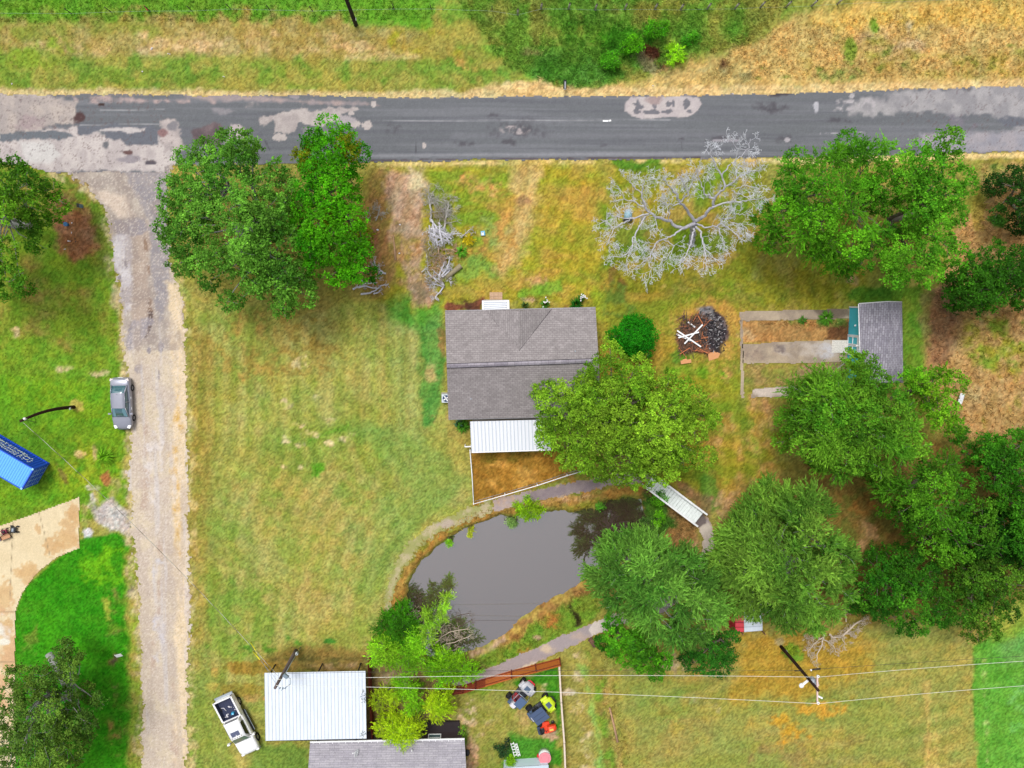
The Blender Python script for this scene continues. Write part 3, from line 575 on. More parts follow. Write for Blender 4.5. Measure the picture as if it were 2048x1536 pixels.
    q.poly([(1262,194),(1300,194),(1340,192),(1396,193),(1405,208),(1396,222),(1380,232),(1330,235),(1284,238),(1262,232),(1250,222),(1250,206)], (190,180,178), (182,172,172), soft=1.2, warp=2.5)
    for a in [(1277,212,8,10),(1272,222,9,5),(1308,212,6,8),(1300,224,18,3.5),(1336,208,5,6),(1336,223,11,5),(1346,207,3,7),(1372,208,6,9),(1378,222,6,4)]: q.ell(*a, (116,114,120), soft=.2, seed=int(a[0]), warp=.5)
    q.ell(1310,200,14,8,(160,142,140), soft=.8)
    q.poly([(1700,212),(1740,196),(1800,186),(1860,178),(2048,165),(2900,140),(2900,300),(2048,306),(2020,250),(1990,236),(1920,232),(1860,228),(1800,222),(1760,226),(1700,224)], (164,160,161), (144,141,144), soft=5, warp=12)
    q.poly([(1900,232),(1930,230),(1960,250),(1940,265),(1900,262)], (120,116,124), soft=4, warp=8, nz=.6); q.poly([(1990,240),(2020,234),(2100,232),(2100,256),(2020,256)], (104,106,114), soft=3, warp=5)
    q.poly([(1840,268),(2048,262),(2900,260),(2900,300),(1840,306)], (146,144,152), (160,154,158), soft=6, warp=4)
    q.poly([(1680,200),(1730,200),(1765,206),(1760,216),(1700,220),(1670,212)], (176,170,172), soft=2, warp=8, nz=.55, sc=3); q.ell(1704,191,6,5,(170,166,168), soft=.3); q.line([(1640,267),(1730,265)], 1.2, (168,164,170), soft=1, warp=1.5, nz=.6, sc=3)
    for l in ([(833,256),(831,320)], [(1577,282),(1580,312)], [(1363,284),(1364,300)], [(520,262),(540,300)]): q.line(l, .5, (70,68,74), soft=.9, warp=1.5, op=.7)
    q.poly([(1536,186),(1580,184),(1590,190),(1540,194)], (70,60,62), soft=2, warp=3, op=.8)
    # cracks in the old pale surfacing
    r = np.abs(fbm(q.X*1.1, q.Y*1.1, 21, 4)-.5); old = ((q.U < 350)|(q.U > 1800)); q._put(allx, sst(.014, .004, r)*old*.55, (104,88,88))
    r = np.abs(fbm(q.X*2.4, q.Y*2.4, 27, 3)-.5); q._put(allx, sst(.014, .004, r)*(q.U < 210)*.5, (112,96,94))
    q._put(allx, sst(3.5, 0, d)*.7, (150,136,130), nz=.6, sc=1.5)
    q.line([(740,321),(1024,317),(1400,315)], 1.4, (84,72,76), soft=1.2, warp=1.5, op=.8)
sheet('road', ROAD, .11, .012, road_paint, warp=3.5, wsc=1.1, dith=3, clamp=(-75, -60, 75, 60))
def side_paint(q, d):
    q.base((206,190,166)); a = np.arange(len(q.U))
    q._put(a, np.ones(len(a))*.6, (190,174,164), nz=.5, sc=.8)
    q.poly([(90,320),(345,320),(345,560),(350,620),(335,700),(250,700),(230,560),(215,440),(170,380)], (184,172,160), (164,152,144), soft=5, warp=8)
    q.poly([(240,330),(340,330),(338,480),(345,560),(338,600),(320,640),(308,600),(300,540),(296,440),(265,370)], (146,140,144), (158,150,150), soft=5, warp=6)
    q.poly([(255,440),(298,440),(300,560),(305,640),(290,660),(262,640),(262,540)], (180,162,148), (168,150,138), soft=4, warp=6); q.poly([(180,378),(250,390),(270,430),(240,436),(222,420)], (206,188,172), soft=6, warp=6)
    q.poly([(228,440),(290,436),(300,460),(262,474),(232,468)], (150,142,146), soft=3, warp=5); q.poly([(222,470),(260,470),(262,520),(268,560),(260,620),(248,640),(236,580)], (208,202,204), (190,182,184), soft=4, warp=5)
    q.poly([(262,640),(300,636),(300,665),(280,695),(258,700),(254,670)], (158,150,154), soft=3, warp=5)
    q.line([(298,600),(302,640),(296,668),(276,692),(272,706)], 1.6, (100,84,80), soft=1.4, warp=4); q.line([(240,520),(242,580)], 2.2, (128,118,120), soft=1.5, warp=6, nz=.6, sc=3); q.line([(290,480),(300,560),(300,620)], 1.5, (140,112,92), soft=1.5, warp=4, op=.8)
    for e in [(300,645,9,7),(322,693,6,12),(298,700,5,7),(278,737,7,11),(252,528,3,7),(318,750,2,10),(265,660,8,5),(240,560,3,10),(262,690,9,5)]: q.ell(*e, (146,138,142), soft=.3, seed=int(e[1]))
    q.poly([(336,560),(360,570),(376,700),(380,900),(382,1300),(376,1900),(346,1900),(352,1300),(346,1000),(350,800),(340,650)], (226,204,172), (216,194,160), soft=6, warp=6)
    q.line([(352,770),(356,850),(350,900),(354,970),(350,1010),(358,1080),(352,1130)], 7, (206,168,100), soft=6, warp=8, nz=.62, sc=1.4)
    q._put(a, sst(.5, .68, fbm(q.X*1.3, q.Y*.13, 61, 3))*.6*(q.V > 640), (184,168,154)); q._put(a, sst(.52, .7, fbm(q.X*1.6, q.Y*.12, 66, 3))*.55*(q.V > 640), (198,192,192)); q._put(a, sst(.5, .66, fbm(q.X*.9, q.Y*.5, 67, 4))*.5*(q.V < 700), (146,132,126))
    for e in [(290,970,9,60),(290,1010,8,24),(322,1090,7,40),(296,1270,6,22),(306,1330,5,50),(348,1490,8,40),(350,1370,5,40),(318,1210,4,50),(290,850,5,30)]: q.ell(*e, (182,158,142), soft=1.2, op=.8, seed=int(e[1]), nz=.7)
    q.ell(316,1150,10,30,(196,192,196), nz=.6); q.ell(318,1280,12,60,(196,190,194), nz=.6); q.ell(310,930,16,90,(214,206,204), nz=.6); q.line([(375,1150),(378,1300),(374,1536)], 5, (188,170,160), soft=5, nz=.7, sc=3)
    r = fbm(q.X*13, q.Y*13, 44, 2); q._put(a, sst(.6, .75, r)*.4, (150,132,120)); q._put(a, sst(.6, .75, fbm(q.X*12, q.Y*12, 47, 2))*.4, (230,218,204))
    q._put(a, sst(5, 0, d)*.6, (196,176,128), nz=.6, sc=2)
sheet('side_road', SIDE, .11, .006, side_paint, warp=7, wsc=.8, dith=9, clamp=(-75, -60, 75, 60))
def drive_paint(q, d):
    q.base((222,204,168)); a = np.arange(len(q.U)); q._put(a, np.ones(len(a))*.5, (210,190,152), nz=.5, sc=.6)
    for e in [(140,1060,18,34),(125,1085,34,16),(110,1095,22,16),(78,1058,7,10),(60,1140,16,14),(55,1150,20,20),(8,1190,20,30),(20,1300,14,50),(8,1250,14,10),(150,1030,12,22)]: q.ell(*e, (206,172,124), (198,160,112), soft=.25, op=.8, seed=int(e[0]), warp=.6)
    q.ell(10,1320,24,120,(206,168,128), nz=.6); q.ell(10,1255,18,24,(220,214,200), nz=.8); q.ell(8,1284,10,7,(226,220,204))
    for l in ([(78,1024),(100,1110)], [(0,1223),(32,1223)], [(0,1324),(32,1324)], [(26,1045),(20,1200)]): q.line(l, .55, (150,132,104), soft=.8, warp=0)
sheet('driveway', DRIVE, .12, .02, drive_paint, warp=.6, clamp=(-62, -58, 0, 0))
def patha(q, d):
    q.base((184,170,136)); a = np.arange(len(q.U)); q._put(a, np.ones(len(a)), (156,156,98), nz=.45, sc=1.2); q.ell(893,1048,16,8,(178,162,146)); q._put(a, sst(6, 0, d)*.8, (150,150,80))
sheet('worn_path', PATHA, .1, .003, patha, warp=4, wsc=1.5, dith=9)
def pathb(q, d):
    q.base((168,152,150)); q.poly([(1055,970),(1110,970),(1200,950),(1200,985),(1110,1000),(1050,1004)], (138,124,128), (150,136,136), soft=5, warp=4); q.ell(1010,1004,24,12,(214,180,130), (180,150,130), nz=.6); q._put(np.arange(len(q.U)), sst(4, 0, d)*.7, (196,170,130), nz=.6, sc=2)
sheet('footpath', PATHB, .1, .006, pathb, warp=3, wsc=1.8, dith=5)
def pathc(q, d):
    q.base((160,148,148)); q.poly([(1390,1040),(1440,1050),(1440,1120),(1380,1160),(1380,1100)], (208,194,180), (196,180,166), soft=3); q.poly([(1380,1015),(1410,1025),(1412,1046),(1398,1058),(1375,1050)], (118,106,104), soft=2, warp=3)
    q.poly([(1176,1250),(1222,1225),(1260,1210),(1260,1240),(1230,1262),(1185,1278)], (206,194,184), soft=1.5); q.ell(1095,1296,14,9,(196,176,152), soft=.8, nz=.7); q.ell(1160,1272,24,9,(180,160,148), nz=.6)
    q.poly([(900,1372),(960,1366),(1020,1342),(1075,1322),(1080,1332),(1030,1356),(960,1385),(900,1392)], (206,190,166), soft=2, warp=3); q._put(np.arange(len(q.U)), sst(2.5, 0, d)*.7, (196,160,110), nz=.6, sc=2)
sheet('footpath', PATHC, .1, .006, pathc, warp=2, wsc=1.8, dith=3)
def slabp(q, d):
    q.base((184,166,144)); a = np.arange(len(q.U)); q._put(a, np.ones(len(a))*.8, (150,134,120), nz=.45, sc=.8)
    q.ell(1650,700,22,14,(196,192,196), soft=1); q.ell(1520,710,40,14,(140,122,112), (170,150,130), nz=.65); q.ell(1600,700,50,16,(190,176,164), nz=.6); q.ell(1572,697,30,9,(124,110,106), nz=.7); q.poly([(1630,614),(1702,612),(1702,636),(1640,634)], (112,98,84), soft=6, warp=6, op=.85)
    q.ell(1540,784,40,10,(206,190,178), soft=.8); q._put(a, sst(2, 0, d)*.6, (170,150,110), nz=.6, sc=2)
for sp in (SLAB1, SLAB2, SLAB3, SLABE): sheet('concrete_slab', sp, .1, .03, slabp, warp=1.2, wsc=2)
# ---------------------------------------------------------------- water
mw = bpy.data.materials.new('pond_water'); mw.use_nodes = True; b = mw.node_tree.nodes['Principled BSDF']
b.inputs['Base Color'].default_value = (*S(78,60,52), 1); b.inputs['Roughness'].default_value = .04; b.inputs['IOR'].default_value = 3.8; b.inputs['Specular IOR Level'].default_value = .6
n_ = mw.node_tree.nodes.new('ShaderNodeTexNoise'); n_.inputs['Scale'].default_value = 1.6; n_.inputs['Detail'].default_value = 6
bp_ = mw.node_tree.nodes.new('ShaderNodeBump'); bp_.inputs['Strength'].default_value = .03; bp_.inputs['Distance'].default_value = .03
tc_ = mw.node_tree.nodes.new('ShaderNodeTexCoord'); mw.node_tree.links.new(tc_.outputs['Object'], n_.inputs['Vector'])
mw.node_tree.links.new(n_.outputs[0], bp_.inputs['Height']); mw.node_tree.links.new(bp_.outputs[0], b.inputs['Normal'])
pw = MB(); c = [P(x, y, -.55) for x, y in ((770, 970), (1345, 960), (1345, 1350), (770, 1350))]; pw.poly([c[3], c[2], c[1], c[0]])
tag(pw.build('water', mw), kind='structure')
# ---------------------------------------------------------------- grass blades (nobody could count them)
def gidx(x, y):
    i = np.clip(((x-GX[8])/.16).round().astype(int)+8, 0, nx-1); j = np.clip(((y-GY[8])/.16).round().astype(int)+8, 0, ny-1)
    return j*nx+i
def blades(n, region, seed, hmin, hmax, wd, nb, lean=.6, bright=(.5, 1.6), yellow=0, name='grass', label='short mown and rough grass over the yards and verges'):
    r = np.random.RandomState(seed)
    if region is None: u = r.uniform(-60, 2110, n); v = r.uniform(-60, 1600, n)
    else:
        p = np.array(region); u = r.uniform(p[:, 0].min(), p[:, 0].max(), n); v = r.uniform(p[:, 1].min(), p[:, 1].max(), n)
        k = sdf(u, v, p) > 0; u, v = u[k], v[k]
    ok = np.ones(len(u), bool)
    for pl in (ROAD, SIDE, DRIVE, PATHB, PATHC, POND, HOUSE, SLAB1, SLAB2, SLAB3, BURN): ok &= sdf(u, v, pl) < -1.5
    u, v = u[ok], v[ok]; q = Pn(u, v, 0*u); ix = gidx(q[:, 0], q[:, 1]); q[:, 2] = GZ[ix]-.01; c = GC[ix]
    q = np.repeat(q, nb, 0); c = np.repeat(c, nb, 0); m = len(q); an = r.uniform(0, 2*np.pi, m)
    q[:, :2] += r.normal(0, .05, (m, 2)); h = r.uniform(hmin, hmax, m); ln = h*r.uniform(.2, 1.2, m)*lean
    dx, dy = np.cos(an), np.sin(an); t = q.copy(); t[:, 0] += dx*ln; t[:, 1] += dy*ln; t[:, 2] += h
    a = q.copy(); a[:, 0] -= dy*wd; a[:, 1] += dx*wd; b = q.copy(); b[:, 0] += dy*wd; b[:, 1] -= dx*wd
    Vt = np.stack([a, b, t], 1).reshape(-1, 3); cc = c*r.uniform(*bright, m)[:, None]
    cc = cc*np.array([1+yellow, 1, 1-yellow]); return Vt, np.repeat(cc, 3, 0)
parts = [blades(120000, None, 1, .03, .10, .03, 3)]
TALL = [([(870,-60),(1640,-60),(1500,84),(1380,118),(1250,165),(1130,176),(1010,130)], 9000, .15, .5), ([(-60,-60),(870,-60),(870,40),(-60,46)], 4000, .08, .2),
        (FIELD, 9000, .15, .55), ([(1500,60),(2100,-20),(2100,150),(1400,160)], 5000, .08, .25),
        (ribbon([(790,1225),(803,1160),(862,1084),(950,1040),(1050,1016),(1160,1006),(1250,984)], 15), 1800, .12, .4), ([(1000,1290),(1180,1165),(1200,1220),(1000,1335),(930,1355)], 2500, .1, .35),
        ([(820,600),(1140,590),(1130,600),(1010,605)], 100, .1, .2), ([(1480,640),(1700,630),(1700,655),(1560,652)], 300, .1, .3), ([(1195,1290),(1215,1290),(1262,1536),(1225,1536)], 700, .1, .25), ([(1290,960),(1400,1060),(1290,1110)], 900, .1, .4)]
for k, (pl, n, a, b2) in enumerate(TALL): parts.append(blades(n, pl, 20+k, a, b2, .03, 5, lean=1.1, bright=(.85, 1.8)))
Vt = np.concatenate([p[0] for p in parts]); Ct = np.concatenate([p[1] for p in parts])
tag(npmesh('grass', Vt, np.arange(len(Vt)).reshape(-1, 3), M_blade, cols=Ct), 'short mown and rough grass over the yards and verges', 'grass', kind='stuff')
# ---------------------------------------------------------------- buildings
M_shA = shingle('grey_brown_shingles', S(158,151,151), S(143,136,136), S(124,117,118))
M_shA2 = shingle('grey_brown_shingles_gable', S(158,151,151), S(144,137,137), S(125,118,119), rot=math.pi/2)
M_shB = shingle('grey_shed_shingles', S(166,162,172), S(136,132,144), S(112,108,118), rot=math.pi/2)
M_shC = shingle('light_grey_shingles', S(172,168,174), S(156,152,160), S(138,134,142), bw=.9, rh=.2)
M_cap = shingle('ridge_cap_shingles', S(160,154,162), S(138,132,142), S(120,112,120), bw=.6, rh=5)
M_siding = mat('cream_siding', S(222,214,198), rough=.8, noise=.05)
M_slit = mat('ridge_vent_slit', S(48,44,50), rough=.9)
M_teal = mat('teal_paint', S(76,206,228), rough=.6, noise=.06, nscale=4)
M_metal = mat('white_ribbed_metal', S(222,230,240), rough=.45, noise=.09, nscale=.9, stretch=(3, .5, 1))
M_metalS = mat('ribbed_metal_rib_shade', S(192,201,212), rough=.5)  # greyer rib colour supplies the shading that the ribs barely catch
M_patio = mat('patio_cover_metal', S(228,230,236), rough=.4, noise=.05, nscale=2, stretch=(4, .4, 1))
M_dwall = mat('dark_brown_siding', S(66,52,56), rough=.8, noise=.12)
M_gray = mat('grey_paint', S(150,152,158), rough=.6)
M_win = mat('window_glass', S(90,115,118), rough=.1, spec=.8)
M_slabgrey = mat('concrete_slab_grey', S(170,160,150), rough=.95, noise=.12)
def V3(*a): return Vector(a)
def lerp(a, b, t): return a+(b-a)*t
def ribbed(mb, a, b, c, d, n, hh=.05, seam=.03, mi=0, ms=1, th=.04):
    """sheet a-b (across) to d-c with n raised ribs running a->d"""
    up = (b-a).cross(d-a).normalized()
    if up.z < 0: up = -up
    mb.slab([a, b, c, d], th, mi)
    for i in range(n+1):
        t = i/n; dt = seam/(b-a).length
        t0, t1 = max(t-dt, 0), min(t+dt, 1)
        p = [lerp(a, b, t0), lerp(a, b, t1), lerp(d, c, t1), lerp(d, c, t0)]
        mb.slab([q+up*hh for q in p], hh-.003, ms)
def window(par, o, c, wdt, hgt, nrm, name='window'):
    """framed window standing on a wall; c centre, nrm outward normal"""
    n = Vector(nrm).normalized(); s = Vector((0, 0, 1)).cross(n); up = Vector((0, 0, 1)); c = Vector(c)-Vector(o)
    rz = math.atan2(s.y, s.x)
    f = MB()
    for a, b, dw, dh in ((0, hgt/2, wdt+.16, .08), (0, -hgt/2, wdt+.16, .08), (-wdt/2-.04, 0, .08, hgt), (wdt/2+.04, 0, .08, hgt), (0, 0, wdt, .04)):
        f.box(c+s*a+up*b+n*.03, (dw, .09, dh), rz)
    fo = f.build(name, M_white, par)
    g_ = MB(); g_.box(c+n*.01, (wdt-.002, .04, hgt-.002), rz); g_.build('pane', M_win, fo)
    return fo
def door(par, o, c, wdt, hgt, nrm, m):
    n = Vector(nrm).normalized(); s = Vector((0, 0, 1)).cross(n); c = Vector(c)-Vector(o); rz = math.atan2(s.y, s.x)
    d = MB(); d.box(c+n*.02+V3(0, 0, hgt/2), (wdt, .06, hgt), rz); do = d.build('door', m, par)
    h = MB(); h.ball(c+n*.08+s*(wdt/2-.1)+V3(0, 0, 1.0), .04, 5); h.build('handle', M_steel, do)
# main house: eave corners at 2.7 m
ze = 2.7; zr = 4.35
A_, B_, C_, D_ = P(890, 622, ze), P(1191, 615, ze), P(1203, 832, ze), P(897, 839, ze)
R0, R1 = P(893.5, 732, zr), P(1197.5, 721, zr)
ho = (A_+C_)/2; ho.z = 0
house = thing('house', ho, 'single storey house with a grey brown shingle gable roof and white patio cover', 'house')
rf = MB(); th = .16
rf.slab([R0, R1, B_, A_][::-1], th); rf.slab([D_, C_, R1, R0][::-1], th)
fas = MB()
roof = rf.build('roof', M_shA, house, ho)
for a, b in ((A_, B_), (D_, C_)):
    m_ = (a+b)/2; dd = b-a; fas = MB(); fas.box(m_-V3(0, 0, .13)+V3(0, .02 if a is A_ else -.02, 0), (dd.length, .05, .17), math.atan2(dd.y, dd.x)); fas.build('fascia', M_gray, roof, ho)
# cross gable over the entry
def onmain(u, v):
    nrm = (B_-A_).cross(R0-A_).normalized(); o = P(u, v, 0); c = Vector((0, 0, H)); r = o-c
    t = nrm.dot(A_-c)/nrm.dot(r); return c+r*t
v0, v1, va = onmain(972, 621), onmain(1103, 618.5), onmain(1038, 702)
up_ = V3(0, 0, .012); pk = V3((v0.x+v1.x)/2, v0.y+.03, va.z)
cg = MB(); cg.slab([v0+up_, pk+up_, va+up_][::-1], .02); cg.slab([v1+up_, va+up_, pk+up_][::-1], .02); cg.poly([v0, v1, pk])
cgo = cg.build('entry_gable', M_shA2, roof, ho)
vl = MB()
for q, wdt in ((v1, .02), (v0, .004)):
    vl.tube([q+up_*1.5, va+up_*1.5], wdt, 5)
vl.build('valley', M_slit, cgo, ho)
# ridge vent: cap with a dark slit each side
ry = V3(0, .17, 0); cp = MB(); lf = V3(0, 0, .07)
cp.slab([R0-ry+lf*.6, R1-ry+lf*.6, R1+lf+V3(0, 0, .05), R0+lf+V3(0, 0, .05)], .03); cp.slab([R0+lf+V3(0, 0, .05), R1+lf+V3(0, 0, .05), R1+ry+lf*.6, R0+ry+lf*.6], .03)
cp.build('ridge_vent', M_cap, roof, ho)
sl_ = MB()
for s_ in (-1, 1):
    a = R0+ry*1.12*s_+V3(0, 0, .02); b = R1+ry*1.12*s_+V3(0, 0, .02); sl_.tube([a, b], .032, 5)
sl_.build('vent_slit', M_slit, roof, ho)
for px, py, zz in ((1150, 702, 4.0), (942, 797, 3.3)):
    p = P(px, py, zz); q = MB(); q.cyl(p-V3(0, 0, .3), .05, .55, 8); q.cyl(p-V3(0, 0, .2), .16, .12, 10, r2=.08); q.build('vent_pipe', M_steel, roof, ho)
wl = MB(); ins = .35
def inset(p, sx, sy): return V3(p.x+sx*ins, p.y+sy*ins, 0)
w4 = [inset(A_, 1, -1), inset(B_, -1, -1), inset(C_, -1, 1), inset(D_, 1, 1)]
wl.slab([V3(q.x, q.y, 2.56) for q in w4[::-1]], 2.56)
for e0, e1, rr in ((w4[0], w4[3], R0), (w4[1], w4[2], R1)):
    xx = e0.x; wl.slab([V3(xx, e0.y, 2.56), V3(xx+(.1 if rr is R0 else -.1), e0.y, 2.56), V3(xx+(.1 if rr is R0 else -.1), e1.y, 2.56), V3(xx, e1.y, 2.56)], .01)
    wl.poly([V3(e0.x, e0.y, 2.56), V3(e1.x, e1.y, 2.56), V3((e0.x+e1.x)/2, rr.y, zr-.2)])
wl.build('wall', M_siding, house, ho)
for t in (.12, .6, .85): q = lerp(w4[0], w4[1], t); window(house, ho, (q.x, q.y, 1.5), 1.2, 1.1, (0, 1, 0))
for t in (.3, .75): q = lerp(w4[0], w4[3], t); window(house, ho, (q.x, q.y, 1.5), 1.1, 1.0, (-1, 0, 0))
q = lerp(w4[1], w4[2], .4); window(house, ho, (q.x, q.y, 1.5), 1.1, 1.0, (1, 0, 0))
q = lerp(w4[0], w4[1], .33); door(house, ho, (q.x, q.y, .15), .95, 2.05, (0, 1, 0), mat('green_door', S(90,110,100)))
q = lerp(w4[3], w4[2], .3); door(house, ho, (q.x, q.y, .15), .95, 2.05, (0, -1, 0), mat('green_door'))
# white front awning on posts
pa = [P(965, 601.5, 2.45), P(1017, 600.5, 2.45), P(1018, 622, 2.56), P(965.5, 624, 2.56)]
pm_ = MB(); pm_.slab(pa[::-1], .1); 
for i in range(1, 6):
    t = i/6; a = lerp(pa[0], pa[3], t); b = lerp(pa[1], pa[2], t); pm_.tube([a+V3(0, 0, .02), b+V3(0, 0, .02)], .028, 4, mi=1)
pm_.slab([pa[0]+V3(-.05, .02, .07), pa[3]+V3(-.05, 0, .07), pa[3]+V3(.14, 0, .07), pa[0]+V3(.14, .02, .07)], .12); pm_.slab([pa[1]+V3(-.14, .02, .07), pa[2]+V3(-.14, 0, .07), pa[2]+V3(.05, 0, .07), pa[1]+V3(.05, .02, .07)], .12)
porch = pm_.build('porch_awning', [M_patio, M_metalS], house, ho)
for q in (pa[0], pa[1]): m_ = MB(); m_.box((q.x+(.15 if q is pa[0] else -.15), q.y-.15, 1.2), (.1, .1, 2.4)); m_.build('post', M_white, porch, ho)
m_ = MB(); m_.box(((pa[0].x+pa[1].x)/2, pa[0].y-.55, .08), (2.2, 1.3, .16)); m_.build('porch_step', M_slabgrey, house, ho)
# white patio cover on the south side
pb = [P(940, 843, 2.45), P(1100, 839, 2.45), P(1102, 899, 2.3), P(943, 904, 2.3)]
pc = MB(); ribbed(pc, pb[3], pb[2], pb[1], pb[0], 22, .035, .035)
pco = pc.build('patio_cover', [M_patio, M_metalS], house, ho)
gt = MB(); gt.box(((pb[3]+pb[2])/2+V3(0, -.04, -.05)), ((pb[2]-pb[3]).length, .1, .12), math.atan2((pb[2]-pb[3]).y, (pb[2]-pb[3]).x)); gt.build('gutter', M_white, pco, ho)
for t in (0.02, .35, .68, .98): q = lerp(pb[3], pb[2], t); m_ = MB(); m_.box((q.x, q.y+.15, 1.12), (.1, .1, 2.24)); m_.build('post', M_white, pco, ho)
pd = MB(); pd.slab([V3(pb[3].x+.1, pb[3].y+.3, .06), V3(pb[2].x, pb[2].y+.3, .06), V3(pb[1].x, pb[1].y+.4, .06), V3(pb[0].x+.1, pb[0].y+.4, .06)], .06); pd.build('patio_floor', M_slabgrey, house, ho)
# paver landing
o = P(992, 593); t_ = thing('stepping_pad', o, 'square brown paver pad in front of the white front awning', 'paver pad'); m_ = MB()
for i in range(3):
    for j in range(2): m_.box(((i-1)*.4, (j-.5)*.4, .03), (.385, .385, .06))
m_.build('pavers', mat('tan_paver', S(196,162,134), rough=.95, noise=.15), t_)
# air conditioner
o = P(893, 795); t_ = thing('air_conditioner', o, 'pale outdoor air conditioner with round fan grille beside the west house wall', 'air conditioner')
m_ = MB(); m_.box((0, 0, .4), (.8, .8, .72)); m_.build('cabinet', mat('pale_cabinet', S(205,215,225), rough=.5), t_, bevel=.03)
m_ = MB(); m_.cyl((0, 0, .765), .32, .02, 24); fo = m_.build('fan_grille', mat('fan_dark', S(50,70,105)), t_)
m_ = MB()
for k in range(4): m_.box((.14*math.cos(k*1.57+.6), .14*math.sin(k*1.57+.6), .795), (.26, .1, .01), k*1.57+.6)
m_.build('fan_blade', M_white, fo); m_ = MB(); m_.box((0, 0, .02), (.95, .95, .04)); m_.build('pad', M_slabgrey, t_)
# shed: gable with the ridge running north-south
o = P(1745, 680); shed = thing('garden_shed', o, 'teal painted shed with white trim and double doors under grey shingles', 'shed')
zs = 2.7; za = 3.5
e0, e1 = P(1718, 608, zs), P(1722, 762, zs); f0, f1 = P(1804, 604.5, zs), P(1806.5, 766, zs); r0, r1 = P(1773, 604, za), P(1776, 765, za)
m_ = MB(); m_.slab([e0, e1, r1, r0], .09); m_.slab([r0, r1, f1, f0], .09); ro = m_.build('roof', M_shB, shed, o)
m_ = MB(); m_.tube([e0+V3(-.03, 0, -.03), e1+V3(-.03, 0, -.03)], .05, 4); m_.tube([e0+V3(0, .03, -.04), r0+V3(0, .03, -.04), f0+V3(0, .03, -.04)], .05, 4); m_.build('trim', M_white, ro, o)
wx0 = P(1696, 680, 0).x; wx1 = f0.x-.3; wy0 = P(1696, 613, 0).y; wy1 = P(1700, 760, 0).y
m_ = MB(); m_.box(((wx0+wx1)/2, (wy0+wy1)/2, zs/2), (wx1-wx0, wy0-wy1, zs-.02)); m_.poly([V3(wx0, wy0, zs), V3(wx1, wy0, zs), V3(r0.x, wy0, za-.1)]); m_.build('wall', M_teal, shed, o)
for yy in (wy0-.05, wy1+.05): m_ = MB(); m_.box((wx0-.02, yy, zs/2), (.1, .12, zs-.03)); m_.build('corner_trim', M_white, shed, o)
yd0, yd1 = P(1696, 671, 0).y, P(1699, 706, 0).y; ymid = (yd0+yd1)/2; hd = 2.1
for ya, yb in ((yd0, ymid+.02), (ymid-.02, yd1)):
    d = MB(); d.box((wx0-.03, (ya+yb)/2, hd/2+.1), (.05, ya-yb-.02, hd)); do = d.build('door', M_teal, shed, o)
    f = MB()
    for yy in (ya-.05, yb+.05): f.box((wx0-.07, yy, hd/2+.1), (.04, .1, hd))
    for zz in (.15, hd/2+.1, hd+.05): f.box((wx0-.075, (ya+yb)/2, zz), (.04, ya-yb-.2, .1))
    f.build('trim', M_white, do, o)
m_ = MB(); m_.box((wx0-.06, ymid, hd+.24), (.06, yd0-yd1+.25, .1)); m_.box((wx0-.06, yd0+.07, hd/2+.1), (.06, .1, hd+.1)); m_.box((wx0-.06, yd1-.07, hd/2+.1), (.06, .1, hd+.1)); m_.build('door_frame', M_white, shed, o)
pl = P(1703, 651, 1.4); m_ = MB(); m_.ball((wx0-.06, pl.y, 1.5), .1, 6); m_.build('wall_light', M_white, shed, o)
m_ = MB(); m_.box((wx0-.2, ymid, hd+.35), (.3, .08, .08)); m_.build('door_latch', M_white, shed, o)
o = P(1680, 693); t_ = thing('wooden_ramp', o, 'weathered white wooden ramp leading up to the teal shed doors', 'ramp')
m_ = MB(); rr = random.Random(4)
for k in range(7):
    y = (k-3)*.17; m_.box((0, y, .12), (1.62+rr.uniform(-.05, .05), .155, .05), rr.uniform(-.01, .01), ry=-.09)
m_.build('planks', mat('peeling_white_wood', S(220,214,206), rough=.9, noise=.45, nscale=7, stretch=(1, 3, 1)), t_)
# carport
o = P(632, 1420); zc = 2.9
ca = [P(529, 1346, zc), P(731, 1342, zc), P(733, 1477, zc+.15), P(531, 1481.5, zc+.15)]
cpt = thing('carport', o, 'large open carport with a white ribbed metal roof south of the lawn', 'carport')
m_ = MB(); ribbed(m_, ca[3], ca[2], ca[1], ca[0], 29, .035, .022); rr_ = m_.build('roof', [M_metal, M_metalS], cpt, o)
for u_, v_ in ((551, 1329), (645, 1327), (722, 1326), (552, 1450), (648, 1450), (722, 1449)):
    q = P(u_, v_, 0); m_ = MB(); m_.box((q.x, q.y, 1.4), (.1, .1, 2.8)); m_.build('post', M_black, cpt, o)
for v_ in (1329, 1450):
    m_ = MB(); a, b = P(551, v_, 0), P(722, v_-2, 0); m_.box(((a.x+b.x)/2, (a.y+b.y)/2, 2.74), ((b-a).length, .08, .14), math.atan2((b-a).y, (b-a).x)); m_.build('beam', M_black, cpt, o)
# leaf litter lying on the carport roof's east edge
for k, (u_, v_) in enumerate(((727, 1395), (726, 1468))):
    q = P(u_, v_, zc+.12); t_ = MB(); r = random.Random(k)
    for i in range(26):
        x, y = q.x+r.gauss(0, .13), q.y+r.gauss(0, .35 if k == 0 else .18); t_.box((x, y, q.z+.02+r.uniform(0, .03)), (r.uniform(.06, .18), .03, .015), r.uniform(0, 3))
    tag(t_.build('leaf_litter', mat('dead_leaf', S(92,100,96), rough=1), None), ('larger dark scatter of twigs and leaves' if k == 0 else 'small dark scatter of twigs near the south-east corner')+' on the white carport roof', 'leaf litter', kind='stuff')
